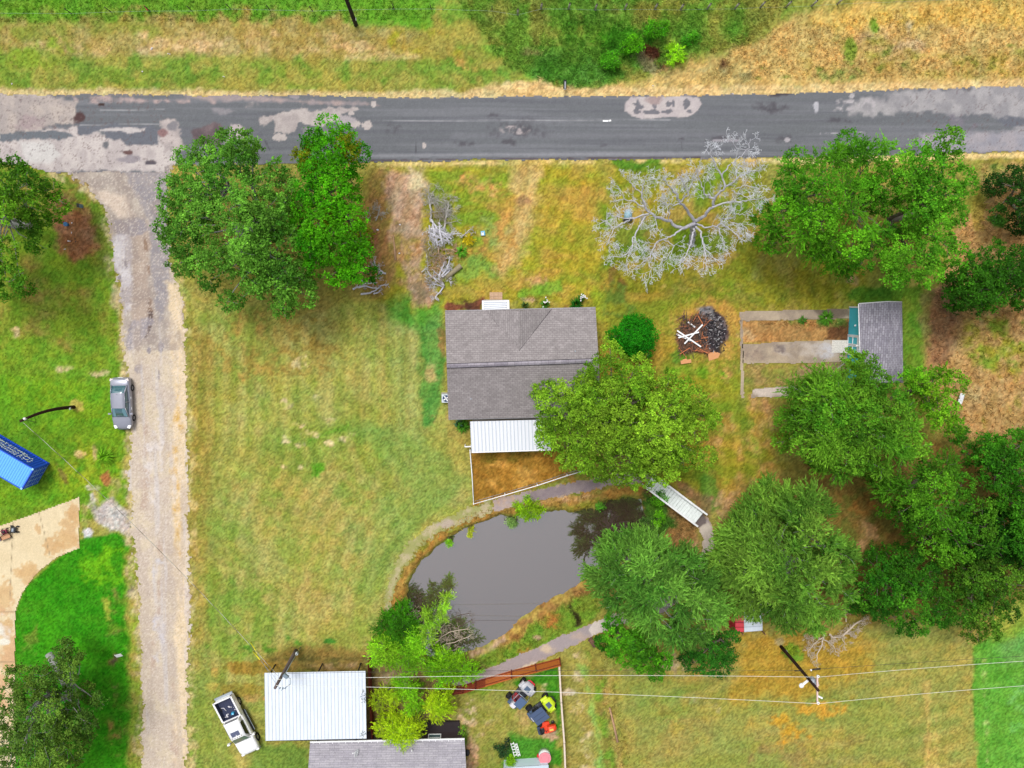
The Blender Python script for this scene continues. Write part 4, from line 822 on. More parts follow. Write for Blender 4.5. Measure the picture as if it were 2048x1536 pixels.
# neighbour house on the south edge
zn = 2.7; n0, n1 = P(620, 1486, zn), P(929, 1480, zn); n2, n3 = P(936, 1595, 4.2), P(612, 1600, 4.2); n4, n5 = P(945, 1710, zn), P(604, 1716, zn)
o = (n0+n4)/2; o.z = 0
nb = thing('neighbour_house', o, 'house with a light grey shingle roof and white gutter cut off by the south edge', 'house')
m_ = MB(); m_.slab([n3, n2, n1, n0], .15); m_.slab([n5, n4, n2, n3], .15); ro = m_.build('roof', M_shC, nb, o)
m_ = MB(); dd = n1-n0; m_.box((n0+n1)/2+V3(0, .08, -.06), (dd.length, .13, .12), math.atan2(dd.y, dd.x))
go = m_.build('gutter', M_white, ro, o)
for i in range(24): m_ = MB(); q = lerp(n0, n1, (i+.5)/24); m_.box(q+V3(0, .0, .02), (.04, .2, .03)); m_.build('gutter_strap', M_white, go, o)
yw = n0.y-.55
m_ = MB(); m_.slab([V3(n0.x+.4, n4.y+.5, 2.5), V3(n4.x-.5, n4.y+.5, 2.5), V3(n1.x-.35, n1.y-.45, 2.5), V3(n0.x+.4, n0.y-.45, 2.5)], 2.5); m_.build('wall', M_dwall, nb, o)
q = P(869, 1472, 1.4); yy = lerp(n0, n1, .8).y-.46
window(nb, o, (q.x, yy, 1.45), 1.1, 1.2, (0, 1, 0)); window(nb, o, (q.x-8.5, yy-.0, 1.45), 1.4, 1.1, (0, 1, 0))
dk = MB(); dk.slab([V3(q.x-1.3, yy+.02, .35), V3(q.x+2.4, yy+.02, .35), V3(q.x+2.4, yy+1.0, .35), V3(q.x-1.3, yy+1.0, .35)], .35); dk.build('deck', mat('dark_deck', S(44,34,38), rough=.9), nb, o)
p = P(824, 1500, 3.2); m_ = MB(); m_.cyl(p-V3(0, 0, .2), .05, .4, 8); m_.build('vent_pipe', M_white, ro, o)
o = P(716, 1500, 2.95); t_ = thing('satellite_dish', o, 'white satellite dish on the grey roof behind the carport', 'satellite dish')
m_ = MB(); secs = []
for i in range(7):
    r = .42*i/6; d = .12*(i/6)**2
    secs.append([V3(d+.0, r*math.cos(a)*.9, .55+r*math.sin(a)) for a in [k*math.pi/8 for k in range(16)]])
m_.loft(secs, closed=False)
for q in secs: pass
m_.f += [[i*16+15, i*16, (i+1)*16, (i+1)*16+15] for i in range(6)]; m_.m += [0]*6; m_.sm += [True]*6
do = m_.build('dish', M_white, t_); so_ = do.modifiers.new('s', 'SOLIDIFY'); so_.thickness = .02; do.rotation_euler = (0, -.3, -.1)
m_ = MB(); m_.tube([(0, 0, 0), (.02, 0, .4)], .025, 6); m_.tube([(-.02, 0, .3), (-.4, -.05, .42)], .018, 6); m_.box((-.42, -.05, .45), (.12, .06, .08)); m_.build('feed_arm', M_white, t_)
# low shed roof at the south edge
o = P(1050, 1535); t_ = thing('lean_to', o, 'low outbuilding with a pale blue grey metal roof beside the pink lidded drum', 'outbuilding')
l0, l1, l2, l3 = P(1007, 1536, 1.45), P(1097, 1530, 1.45), P(1099, 1570, 1.9), P(1006, 1576, 1.9); l4, l5 = P(1104, 1640, 1.5), P(1000, 1640, 1.5)
m_ = MB(); m_.slab([l3, l2, l1, l0], .05); ro = m_.build('roof_north', mat('pale_blue_sheet', S(184,200,212), rough=.5, noise=.05), t_, o); ro.name = 'roof_slope'
m_ = MB(); m_.slab([l5, l4, l2, l3], .05); ro = m_.build('roof_slope', mat('pale_grey_sheet', S(214,212,216), rough=.5, noise=.05), t_, o)
m_ = MB(); m_.slab([V3(l5.x+.1, l5.y, 1.38), V3(l4.x-.1, l4.y, 1.38), V3(l1.x-.05, l1.y-.05, 1.38), V3(l0.x+.05, l0.y-.05, 1.38)], 1.38); m_.build('wall', mat('pale_blue_wall', S(214,232,244), rough=.6), t_, o)
# red and white roof under the trees
o = P(1492, 1246); t_ = thing('painted_shelter', o, 'small metal roofed shelter half red and half white under feathery trees', 'shelter')
z_ = 2.4; q0, q1, q2, q3 = P(1458, 1212, z_), P(1487, 1208, z_), P(1488, 1263, z_), P(1473, 1264, z_)
MR = mat('red_sheet_metal', S(226,70,84), rough=.55, noise=.1); MRd = mat('red_sheet_rib', S(150,30,44), rough=.6)
q3 = P(1470, 1264, z_)
m_ = MB(); ribbed(m_, P(1471, 1264, z_), P(1470, 1206, z_), P(1487, 1206, z_), P(1488, 1264, z_), 6, .04, .025); m_.build('red_roof_panel', [MR, MRd], t_, o)
m_ = MB(); ribbed(m_, P(1488.5, 1264, z_), P(1487.5, 1206, z_), P(1524, 1206, z_), P(1525, 1261, z_), 6, .04, .025); m_.build('white_roof_panel', [M_metal, M_metalS], t_, o)
m_ = MB(); a, b, c, d = P(1471, 1264, z_-.06), P(1470, 1206, z_-.06), P(1457, 1206, .9), P(1458, 1254, .9)
ribbed(m_, a, b, c, d, 6, .03, .02); m_.build('red_side_panel', [mat('dull_red_sheet', S(196,40,58), rough=.6, noise=.1), MRd], t_, o)
for u_, v_ in ((1472, 1250), (1515, 1250), (1472, 1205), (1515, 1205)): q = P(u_, v_, 0); m_ = MB(); m_.box((q.x, q.y, 1.15), (.09, .09, 2.3)); m_.build('post', M_brown, t_, o)
# ---------------------------------------------------------------- shipping container with its lettering
o = P(99.5, 926); dl = P(0, 868)-o; dl.z = 0; dl.normalize(); dw = P(76.5, 966)-o; dw.z = 0; dw.normalize(); dw = (dw-dl*dw.dot(dl)).normalized()
Lc, Wc, Hc = 6.06, 2.3, 2.59
cont = bpy.data.objects.new('shipping_container', None); cont.matrix_world = Matrix(((dl.x, dw.x, 0, o.x), (dl.y, dw.y, 0, o.y), (0, 0, 1, 0), (0, 0, 0, 1)))
if dl.cross(dw).z < 0: FL = -1
else: FL = 1
cont.matrix_world = Matrix.Translation(o) @ Matrix.Rotation(math.atan2(dl.y, dl.x), 4, 'Z'); link(cont)
tag(cont, 'blue steel shipping container with white lettering lying on the grass at the west edge', 'container')
W_ = Wc*FL
MCB = mat('container_blue_side', S(4,76,215), rough=.55, noise=.08, nscale=3); MCT = mat('container_blue_lit_roof', S(104,186,246), rough=.5, noise=.08, nscale=2, stretch=(.6, 3, 1)); MCS = mat('container_roof_rib', S(84,164,226), rough=.5)  # roof is the same blue, painted lighter as if lit from above
def corr(a, b, hgt, n, dep, z0, nrm):
    pts = []; a = Vector(a); b = Vector(b); nrm = Vector(nrm)
    for i in range(n):
        for f, k in ((0, 0), (.3, 0), (.45, 1), (.8, 1)):
            pts.append(a+(b-a)*((i+f)/n)-nrm*dep*k)
    pts.append(b); vs = [p+V3(0, 0, z0) for p in pts]+[p+V3(0, 0, z0+hgt) for p in pts]; m = len(pts)
    return vs, [(i, i+1, m+i+1, m+i) for i in range(m-1)]
def side(name, a, b, nrm, n): 
    vs, fs = corr(a, b, Hc-.25, n, .035, .15, nrm); m_ = MB(); m_.add(vs, fs); return m_.build(name, MCB, cont)
side('side_wall', (.1, .03*FL, 0), (Lc-.1, .03*FL, 0), (0, -FL, 0), 22); side('side_wall', (.1, W_-.03*FL, 0), (Lc-.1, W_-.03*FL, 0), (0, FL, 0), 22); side('end_wall', (Lc-.03, .1*FL, 0), (Lc-.03, W_-.1*FL, 0), (1, 0, 0), 8)
m_ = MB()
for x in (.06, Lc-.06):
    for y in (.06*FL, W_-.06*FL): m_.box((x, y, Hc/2), (.14, .14, Hc))
for y in (.05*FL, W_-.05*FL):
    for z in (.09, Hc-.07): m_.box((Lc/2, y, z), (Lc-.26, .1, .14))
for x in (.05, Lc-.05):
    for z in (.09, Hc-.07): m_.box((x, W_/2, z), (.1, Wc-.26, .14))
m_.build('frame', MCB, cont)
m_ = MB(); m_.box((Lc/2, W_/2, Hc-.03), (Lc-.06, Wc-.06, .05))
for i in range(26): m_.box((.2+i*(Lc-.4)/25, W_/2, Hc+.0), (.09, Wc-.24, .03), mi=1)
m_.build('roof', [MCT, MCS], cont)
for x in (.09, Lc-.09):
    for y in (.09*FL, W_-.09*FL): m_ = MB(); m_.box((x, y, Hc+.01), (.17, .17, .06)); m_.build('corner_casting', mat('casting_pale', S(160,214,250), rough=.5), cont)
for k in range(2):
    y0 = (.1+k*(Wc-.2)/2)*FL; yc = y0+(Wc-.2)/4*FL
    m_ = MB(); m_.box((-.0, yc, Hc/2+.02), (.05, (Wc-.2)/2-.02, Hc-.3)); do = m_.build('door', MCB, cont)
    m_ = MB()
    for j in (-1, 1): m_.tube([(-.06, yc+j*.27, .2), (-.06, yc+j*.27, Hc-.15)], .018, 5)
    for z in (.3, .75, 1.15, 1.6, 2.1, 2.35): m_.box((-.05, yc, z), (.02, (Wc-.2)/2-.05, .02))
    for j in (-1, 1):
        for z in (.5, 1.3, 2.0): m_.box((-.07, yc+j*.27, z), (.03, .1, .1))
    m_.build('locking_bar', mat('pale_bar', S(150,190,235), rough=.5), do)
def text_mesh(body, size, M, mt, parent, name='lettering', ext=.004, shear=0):
    cu = bpy.data.curves.new('t', 'FONT'); cu.body = body; cu.size = size; cu.extrude = ext; cu.offset = size*.018; cu.shear = shear; cu.resolution_u = 3; cu.space_character = 1.05
    to = bpy.data.objects.new('t', cu); COL.objects.link(to); bpy.context.view_layer.update()
    me = bpy.data.meshes.new_from_object(to.evaluated_get(bpy.context.evaluated_depsgraph_get())); bpy.data.objects.remove(to)
    me.materials.clear(); me.materials.append(mt); ob = bpy.data.objects.new(name, me); link(ob, parent); ob.matrix_local = M; return ob
MLet = mat('white_lettering', S(240,248,252), rough=.6)
# side facing -FL*y ; reading direction runs +x for FL=1 (viewer outside)
def sideM(x, z): return Matrix(((1, 0, 0, x), (0, 0, -1 if FL > 0 else 1, -.012*FL), (0, 1, 0, z), (0, 0, 0, 1)))
for txt, z, sz, x in (('SCHWALM', 1.86, .42, 2.25), ('CONSTRUCTION', 1.40, .42, 2.25), ('844-215-2488', .84, .48, 1.95)): text_mesh(txt, sz, sideM(x, z), MLet, cont)
m_ = MB(); m_.box((2.05, -.012*FL, 1.75), (.05, .012, .95)); m_.build('logo_bar', MLet, cont)
m_ = MB(); lx, lz = 1.45, 1.5
def disc(cx, cz, rx, rz_, rot=0):
    n = 14; pts = [V3(lx+cx+rx*math.cos(a)*math.cos(rot)-rz_*math.sin(a)*math.sin(rot), -.012*FL, lz+cz+rx*math.cos(a)*math.sin(rot)+rz_*math.sin(a)*math.cos(rot)) for a in [2*math.pi*k/n for k in range(n)]]
    m_.poly(pts if FL > 0 else pts[::-1])
for k in range(9):
    a = math.radians(20+k*22); m_.box((lx+.2*math.cos(a), -.012*FL, lz+.17+.17*math.sin(a)), (.13, .012, .1)); a = a+math.pi; m_.box((lx+.2*math.cos(a)+.05, -.010*FL, lz-.17+.17*math.sin(a)), (.13, .012, .1))
for cx, cz, r in ((-.42, .52, .09), (-.5, .3, .08), (-.46, -.05, .1), (-.3, -.42, .09), (.4, .45, .09), (.5, .1, .1), (.46, -.25, .09), (.36, -.55, .1), (.1, .62, .07)): disc(cx, cz, r, r*.9)
m_.build('emblem', MLet, cont)
# ---------------------------------------------------------------- footbridge
o = P(1350, 1000); a, b = P(1300, 962, .9), P(1400, 1037, .9); d = (b-a); Lb = d.length; rz = math.atan2(d.y, d.x); mid = (a+b)/2; mid.z = 0
t_ = thing('footbridge', mid, 'white painted wooden footbridge with side rails at the east end of the pond', 'bridge', rz=rz)
m_ = MB(); n = 19; rr = random.Random(2)
for i in range(n): m_.box((-Lb/2+(i+.5)*Lb/n, 0, .62+.16*math.sin(math.pi*(i+.5)/n)+rr.uniform(-.006, .006)), (Lb/n-.025, 1.35, .05), rr.uniform(-.006, .006))
m_.build('deck', mat('pale_deck_paint', S(236,242,240), rough=.8, noise=.16, nscale=3), t_)
for s in (-1, 1):
    m_ = MB(); pts = [(-Lb/2-.25+i*(Lb+.5)/8, s*.72, 1.12+.18*math.sin(math.pi*i/8)) for i in range(9)]
    for i in range(8): 
        p, q = Vector(pts[i]), Vector(pts[i+1]); m_.box((p+q)/2, ((q-p).length+.02, .17, .05), 0, ry=-math.atan2(q.z-p.z, q.x-p.x)); m_.box((p+q)/2-V3(0, 0, .3), ((q-p).length+.02, .04, .12), 0, ry=-math.atan2(q.z-p.z, q.x-p.x))
    ra = m_.build('railing', M_white, t_)
    for p in pts[::2]: m_ = MB(); m_.box((p[0]*.97, s*.72, p[2]/2), (.09, .09, p[2]-.06)); m_.build('post', M_white, ra)
for s in (-.55, .55): m_ = MB(); m_.box((0, s, .42), (Lb, .1, .25)); m_.build('beam', M_brown, t_)
# ---------------------------------------------------------------- fences
def board_fence(name, pts, hgt, mt, label, cat_='fence', bw=.14, post_m=None, cap=False):
    w_ = [P(u, v, 0) for u, v in pts]; o = w_[len(w_)//2]; t_ = thing(name, o, label, cat_)
    rr = random.Random(len(pts)); mats = mt if isinstance(mt, list) else [mt]; m_ = MB(); pp = MB()
    tot = sum((w_[i+1]-w_[i]).length for i in range(len(w_)-1)); acc = 0; nxt = 0
    for i in range(len(w_)-1):
        a, b = w_[i], w_[i+1]; d = b-a; L = d.length; n = max(1, int(L/bw)); rz = math.atan2(d.y, d.x)
        for k in range(n):
            q = a+d*((k+.5)/n); f = (acc+L*(k+.5)/n)/tot
            m_.box((q.x, q.y, hgt/2+rr.uniform(-.015, .015)), (L/n-.008, .022, hgt), rz+rr.uniform(-.02, .02), mi=min(int(f*len(mats)), len(mats)-1))
        m2 = max(1, int(L/2.4))
        for k in range(m2+1):
            q = a+d*(k/m2)+Vector((-d.y, d.x, 0)).normalized()*.07; pp.box((q.x, q.y, hgt/2), (.09, .09, hgt-.05), rz)
        for z in (.3, hgt-.3): q = (a+b)/2+Vector((-d.y, d.x, 0)).normalized()*.035; pp.box((q.x, q.y, z), (L, .04, .09), rz)
        if cap: q = (a+b)/2; pp.box((q.x, q.y, hgt+.03), (L+.05, .16, .04), rz)
        acc += L
    m_.build('boards', mats, t_, o); pp.build('posts', post_m or mats[0], t_, o)
MF = [mat('fence_dark_red', S(124,42,22), rough=.9, noise=.2, nscale=6), mat('fence_red_brown', S(160,66,26), rough=.9, noise=.2, nscale=6), mat('fence_orange', S(214,116,50), rough=.9, noise=.15, nscale=6), mat('fence_golden', S(198,112,28), rough=.9, noise=.15, nscale=6), mat('fence_golden2', S(192,106,26), rough=.9, noise=.15, nscale=6)]
board_fence('board_fence', [(872, 1372), (905, 1372), (927, 1370), (952, 1362), (1023, 1341), (1119, 1316)], 1.75, MF, 'stained orange brown board fence curving along the path south of the pond')
board_fence('board_fence', [(741, 1308), (745, 1400), (750, 1476)], 1.75, MF[:1], 'dark red brown board fence beside the east edge of the white carport')
board_fence('board_fence', [(1116, 1318), (1120, 1390), (1126, 1470), (1130, 1570)], 1.5, mat('pale_fence_wood', S(222,204,186), rough=.9, noise=.12), 'pale wooden fence along the east side of the off-road vehicle yard', cap=True)
# thin white yard fence
fp = [(940, 901), (944, 950), (947, 1008), (1010, 990), (1075, 971), (1135, 951), (1180, 938)]
o = P(947, 1008); t_ = thing('yard_fence', o, 'thin white rail fence around the brown dry patch behind the house', 'fence')
m_ = MB(); w_ = [P(u, v, 1.05) for u, v in fp]; m_.tube(w_, .045, 6); m_.build('top_rail', M_white, t_, o)
m_ = MB(); 
for i in range(len(w_)-1):
    a, b = w_[i], w_[i+1]; k = int((b-a).length/.3)
    for j in range(k): q = lerp(a, b, j/k); m_.box((q.x, q.y, .52), (.015, .015, 1.0))
    m_.tube([a-V3(0, 0, .9), b-V3(0, 0, .9)], .02, 4)
m_.build('pickets', M_steel, t_, o)
for q in w_: m_ = MB(); m_.cyl((q.x, q.y, 0), .05, 1.12, 8); m_.build('post', M_white, t_, o)
m_ = MB(); a, b = P(930, 893, 1.0), P(942, 893, 1.0); m_.box((a+b)/2, ((b-a).length, .1, .16)); m_.box((b.x, b.y, .5), (.1, .1, 1)); m_.box((a.x, a.y, .5), (.1, .1, 1)); m_.build('gate_stub', M_white, t_, o)
# pasture fence along the top
o = P(1200, 18); t_ = thing('pasture_fence', o, 'wire pasture fence with wooden and steel posts along the north edge', 'fence')
MP = mat('grey_post_wood', S(170,165,150), rough=1, noise=.2); MD = mat('dark_post_top', S(70,64,56), rough=1)
wp = [(1035, 30), (1082, 18), (1137, 18), (1190, 20), (1249, 19), (1309, 19), (1360, 20), (1414, 18), (1469, 18), (1520, 15), (1572, 14), (1623, 12), (1674, 8)]
tp = [(143, 27), (222, 24), (300, 22), (384, 22), (461, 18), (540, 20), (625, 22), (700, 20), (788, 18), (862, 18), (984, 22)]
for i, (u_, v_) in enumerate(wp+tp):
    q = P(u_, v_, 0); m_ = MB(); r_ = .09 if i < len(wp) else .04; m_.cyl((q.x, q.y, 0), r_, 1.35 if r_ > .05 else 1.2, 8, r2=r_*.9); m_.cyl((q.x, q.y, 1.351 if r_ > .05 else 1.201), r_*.9, .02, 8, mi=1)
    m_.build('post', [MP if i < len(wp) else MD, MD], t_, o)
m_ = MB(); al = sorted(tp+wp)
for z in (.5, .85, 1.15): m_.tube([P(-80, 26, z)]+[P(u_, v_, z) for u_, v_ in al]+[P(2120, -8, z)], .006, 3, cap=False)
m_.build('wire', M_steel, t_, o)
# ---------------------------------------------------------------- utility poles, wires
MPole = mat('creosote_pole', S(58,40,34), rough=.95, spec=.15, noise=.35, nscale=6, stretch=(3, 3, .5)); MPoleG = mat('aged_grey_pole', S(104,90,90), rough=.95, noise=.25, nscale=6, stretch=(3, 3, .5))
MWire = mat('bright_wire', S(235,235,225), rough=.4); MWireD = mat('dark_cable', S(70,62,58), rough=.7)
def pole(base, top, hz, label, mt, r0=.17, r1=.12, bow=None):
    b = P(*base, 0); t = P(*top, hz); t_ = thing('utility_pole', b, label, 'utility pole', 'utility poles'); m_ = MB(); pts = []
    for i in range(7):
        k = i/6; p = lerp(b, t, k)
        if bow: p = p+Vector(bow)*math.sin(math.pi*k)
        pts.append(p)
    m_.tube(pts, [r0+(r1-r0)*i/6 for i in range(7)], 10); m_.build('shaft', mt, t_, b)
    m_ = MB(); m_.box(lerp(b, t, .12)+V3(.0, -.02, 0)+V3(r0, 0, 0), (.04, .2, .25)); m_.build('pole_tag', M_white, t_, b)
    return t_, b, t
pr, prb, prt = pole((1562, 1293), (1637, 1381), 8.9, 'dark utility pole with crossarm, transformer and street lamp in the south-east field', MPole)
ca0, ca1 = P(1634.5, 1351, 8.4), P(1634.5, 1404, 8.4)
m_ = MB(); dd = ca1-ca0; m_.box((ca0+ca1)/2, (dd.length+.1, .13, .12), math.atan2(dd.y, dd.x)); ao = m_.build('crossarm', mat('pink_grey_arm', S(226,196,186), rough=.8), pr, prb)
for q in (ca0, ca1): m_ = MB(); m_.cyl(q+V3(0, 0, .05), .11, .12, 12); m_.cyl(q+V3(0, 0, .17), .13, .05, 12); m_.cyl(q+V3(0, 0, .22), .045, .04, 8, mi=1); m_.build('insulator', [M_white, M_black], ao, prb)
q = P(1627, 1362, 7.2); m_ = MB(); m_.cyl(q-V3(0, 0, .45), .26, .9, 18); m_.cyl(q+V3(0, 0, .45), .27, .05, 18); m_.cyl(q+V3(.08, 0, .5), .05, .22, 8, mi=1); m_.build('transformer', [mat('transformer_grey', S(190,198,208), rough=.5), M_white], pr, prb)
q = P(1634, 1360, 7.9); m_ = MB(); m_.box(q, (.16, .5, .14)); m_.cyl(q+V3(.05, -.35, 0), .08, .25, 8); m_.build('fuse_cutout', mat('pink_grey_arm'), pr, prb)
q = P(1640, 1394, 8.3); m_ = MB(); m_.box(q, (.5, .14, .1), -.5); m_.build('cutout_bracket', M_white, pr, prb)
la, lb2 = P(1617, 1360, 6.6), P(1603, 1371, 6.6); m_ = MB(); m_.box((la+lb2)/2, ((lb2-la).length, .22, .09), math.atan2((lb2-la).y, (lb2-la).x)); lo = m_.build('lamp_arm', M_white, pr, prb); m_ = MB(); m_.ball(lb2, .24, 7, sq=(1, 1, .7)); m_.build('lamp_head', M_white, lo, prb)
q = P(1594, 1341.5, 5.6); m_ = MB(); m_.box(q, (.5, .07, .08)); q = P(1632, 1339, 5.8); m_.tube([q-V3(.35, 0, 0), q+V3(.4, 0.06, 0)], .08, 8); m_.ball(q-V3(.45, .05, 0), .1, 5, mi=1); m_.build('cable_splice', [M_black, M_white], pr, prb)
pl_, plb, plt = pole((592, 1301), (550, 1376), 8.0, 'grey brown utility pole with a conduit rising over the white carport roof', MPoleG, .18, .13)
m_ = MB(); off = V3(.22, .03, 0); m_.tube([plb+V3(.45, .3, 0), lerp(plb, plt, .35)+off, lerp(plb, plt, .72)+off], .035, 6); m_.build('conduit', M_steel, pl_, plb)
q = lerp(plb, plt, .1)+V3(.27, .05, 0); m_ = MB(); m_.cyl(q-V3(0, 0, .15), .14, .3, 14); m_.build('electric_meter', mat('pale_cabinet'), pl_, plb)
q = lerp(plb, plt, .72)+V3(.4, .05, 0); m_ = MB(); m_.box(q, (.5, .3, .25), -.7); m_.tube([q, q+V3(.5, -.1, .3), q+V3(.55, -.5, .5), q+V3(-.2, -.9, .9)], .03, 6, mi=1)
for i in range(3): m_.cyl(q+V3(.1-.25*i, -.85, .5), .06, .15, 8, mi=1)
m_.build('bracket_and_cables', [mat('bracket_grey', S(130,146,160), rough=.5), mat('bracket_grey')], pl_, plb)
pw_, pwb, pwt = pole((148, 814), (41, 842), 8.5, 'dark bowed utility pole on the grass beside the blue container', MPole, .17, .11, (-.1, .25, 0))
m_ = MB(); m_.box(pwt-V3(0, 0, .5), (.5, .1, .2), .5); m_.ball(pwt+V3(.1, .12, -.4), .13, 6, mi=1); m_.tube([pwt-V3(0, 0, .6), pwt+V3(.5, -.3, -1.3), lerp(pwb, pwt, .75)], .02, 5, mi=2); m_.build('hardware', [M_steel, M_white, M_black], pw_, pwb)
pt_, ptb, ptt = pole((712, 50), (670, -62), 9.5, 'black leaning utility pole rising past the north edge of the view', mat('tar_black_pole', S(34,26,26), rough=.9), .19, .14)
def wire(name, a, b, sag, r, mt, label, group=None):
    o = a.copy(); o.z = 0; m_ = MB(); m_.tube([lerp(a, b, i/30)-V3(0, 0, sag*4*(i/30)*(1-i/30)) for i in range(31)], r, 5, cap=False); tag(m_.build(name, mt, None), label, 'wire', group)
wire('power_line', ca0+V3(0, 0, .3), P(545, 1359, 7.9), .5, .017, MWire, 'bright northern power line wire spanning between the two southern poles', 'power lines')
wire('power_line', ca1+V3(0, 0, .3), P(552, 1371, 7.9), .5, .017, MWire, 'bright southern power line wire spanning between the two southern poles', 'power lines')
wire('power_line', ca0+V3(0, 0, .3), P(2500, 1301, 8.4), .6, .017, MWire, 'bright wire leaving the crossarm eastward on its northern end', 'power lines')
wire('power_line', ca1+V3(0, 0, .3), P(2500, 1347, 8.4), .6, .017, MWire, 'bright wire leaving the crossarm eastward on its southern end', 'power lines')
wire('power_line', P(1594, 1341, 5.6), P(572, 1347, 5.4), .3, .014, MWireD, 'thin dark lower cable spanning west over the carport roof', 'power lines')
wire('power_line', P(1594, 1341, 5.6), P(2500, 1290, 5.6), .3, .016, MWireD, 'thin dark lower cable running east from the south-east pole', 'power lines')
# twisted service cable from the west pole
a, b = P(46, 845, 8.2), P(556, 1352, 7.6); m_ = MB(); N_ = 150
mid_px = [(46, 845), (105, 908), (215, 992), (325, 1085), (392, 1165), (470, 1258), (556, 1352)]
def px_at(t):
    k = t*(len(mid_px)-1); i = min(int(k), len(mid_px)-2); f = k-i; return mid_px[i][0]*(1-f)+mid_px[i+1][0]*f, mid_px[i][1]*(1-f)+mid_px[i+1][1]*f
cen = [lerp(a, b, i/N_)-V3(0, 0, 4*.9*(i/N_)*(1-i/N_))+Vector(((b-a).y, -(b-a).x, 0)).normalized()*-.0 for i in range(N_+1)]
for k in range(3):
    pts = [c+V3(.016*math.cos(i*.55+k*2.1), 0, .016*math.sin(i*.55+k*2.1)) for i, c in enumerate(cen)]; m_.tube(pts, .011, 4, mi=0 if k == 0 else 1, cap=False)
tag(m_.build('service_cable', [MWire, mat('grey_cable', S(120,112,96), rough=.7)], None), 'long twisted service cable crossing the gravel road between the western poles', 'wire')
for k, (g0, g1) in enumerate((((500, 1283), (526, 1318)), ((505, 1302), (529, 1334)))):
    ga = P(*g0, 0); gb = lerp(plb, plt, .93-.08*k); m_ = MB(); m_.tube([ga, gb], .014, 5); m_.build
    t_ = thing('guy_wire', ga, ('northern' if k == 0 else 'southern')+' guy wire with yellow guard at the pole by the carport', 'guy wire', 'guy wires'); m_.build('strand', M_steel, t_, ga)
    m_ = MB(); m_.tube([lerp(ga, gb, .02), lerp(ga, gb, .3)], .04, 6); m_.build('yellow_guard', mat('yellow_plastic', S(250,235,40), rough=.5), t_, ga)
# ---------------------------------------------------------------- vehicles
def wheel(par, x, y, r, wd, rim=M_rim, name='wheel'):
    m_ = MB(); n = 22; s = 1 if y > 0 else -1
    prof = [(r*.6, wd/2), (r*.93, wd/2), (r, wd*.36), (r, -wd*.36), (r*.93, -wd/2), (r*.6, -wd/2)]
    secs = [[V3(x+q*math.cos(a), y+z_, r+q*math.sin(a)) for q, z_ in prof] for a in [2*math.pi*k/n for k in range(n+1)]]
    m_.loft(secs, closed=False); wo_ = m_.build(name, M_rubber, par)
    m_ = MB(); m_.tube([(x, y-wd*.4, r), (x, y+wd*.4, r)], r*.6, 18)
    for k in range(5):
        a = 2*math.pi*k/5; m_.box((x+r*.3*math.cos(a), y+s*wd*.42, r+r*.3*math.sin(a)), (r*.5, .02, r*.16), 0, ry=-a, mi=1)
    m_.build('rim', [mat('rim_dark', S(70,72,78), rough=.4, metal=.5), rim], wo_)
def bodysec(x, w_, h, zb=.24, crown=.05):
    return [V3(x, y*w_, z) for y, z in ((-.93, zb), (-1, zb+(h-zb)*.35), (-.995, zb+(h-zb)*.72), (-.93, h-.04), (-.8, h), (-.4, h+crown*.8), (0, h+crown), (.4, h+crown*.8), (.8, h), (.93, h-.04), (.995, zb+(h-zb)*.72), (1, zb+(h-zb)*.35), (.93, zb))]
MCar = mat('silver_grey_paint', S(158,160,174), rough=.35, metal=.25, coat=.5); MCd = mat('trim_dark', S(50,56,66), rough=.5)
def placed(name, cu, cv, heading_px, label, cat_):
    o = P(cu, cv, 0); h = P(cu+heading_px[0], cv+heading_px[1], 0)-o; t_ = thing(name, o, label, cat_, rz=math.atan2(h.y, h.x)); return t_
car = placed('parked_car', 250, 805, (.055, 1), 'silver grey sedan parked on the west edge of the gravel road', 'car')
m_ = MB(); m_.loft([bodysec(*a) for a in ((-2.42, .66, .66), (-2.34, .80, .86), (-2.2, .86, .97), (-1.8, .895, 1.0), (-1.2, .91, .97), (-.4, .915, .94), (.5, .915, .94), (1.0, .91, .95), (1.5, .90, .91), (1.95, .865, .82), (2.25, .76, .72), (2.4, .60, .6), (2.46, .42, .5))])
m_.build('body', MCar, car)
def cabsec(x, wb, wt, zb, zt): return [V3(x, y, z) for y, z in ((-wb, zb), (-wt, zt), (-wt*.5, zt+.035), (0, zt+.05), (wt*.5, zt+.035), (wt, zt), (wb, zb))]
m_ = MB(); m_.loft([cabsec(*a) for a in ((-1.72, .70, .66, .9, 1.0), (-1.0, .80, .60, .88, 1.40), (.3, .80, .60, .88, 1.42), (1.22, .74, .70, .88, .99))]); m_.build('glasshouse', M_glass, car)
m_ = MB(); m_.loft([[V3(x, y*w_, z) for y, z in ((-1.02, z0-.03), (-1, z0), (-.5, z0+.035), (0, z0+.05), (.5, z0+.035), (1, z0), (1.02, z0-.03))] for x, w_, z0 in ((-1.06, .60, 1.405), (-.4, .61, 1.44), (.36, .60, 1.425))], closed=False)
for s in (-1, 1):
    m_.tube([(.34, s*.62, 1.40), (1.24, s*.75, .98)], .04, 5); m_.tube([(-1.04, s*.62, 1.39), (-1.76, s*.72, 1.0)], .055, 5); m_.tube([(-.2, s*.62, 1.42), (-.2, s*.82, .95)], .03, 5); m_.tube([(-1.0, s*.63, 1.40), (.3, s*.63, 1.41)], .03, 5)
m_.build('roof', MCar, car)
m_ = MB(); m_.loft([[V3(-1.0+.02, y, 1.41-abs(y)*.02) for y in (-.56, 0, .56)], [V3(-1.66, y, 1.035) for y in (-.62, 0, .62)]], closed=False); m_.build('rear_window', mat('rear_glass_reflection', S(172,205,200), rough=.12, spec=.8), car)  # pale teal reflection painted as the glass colour
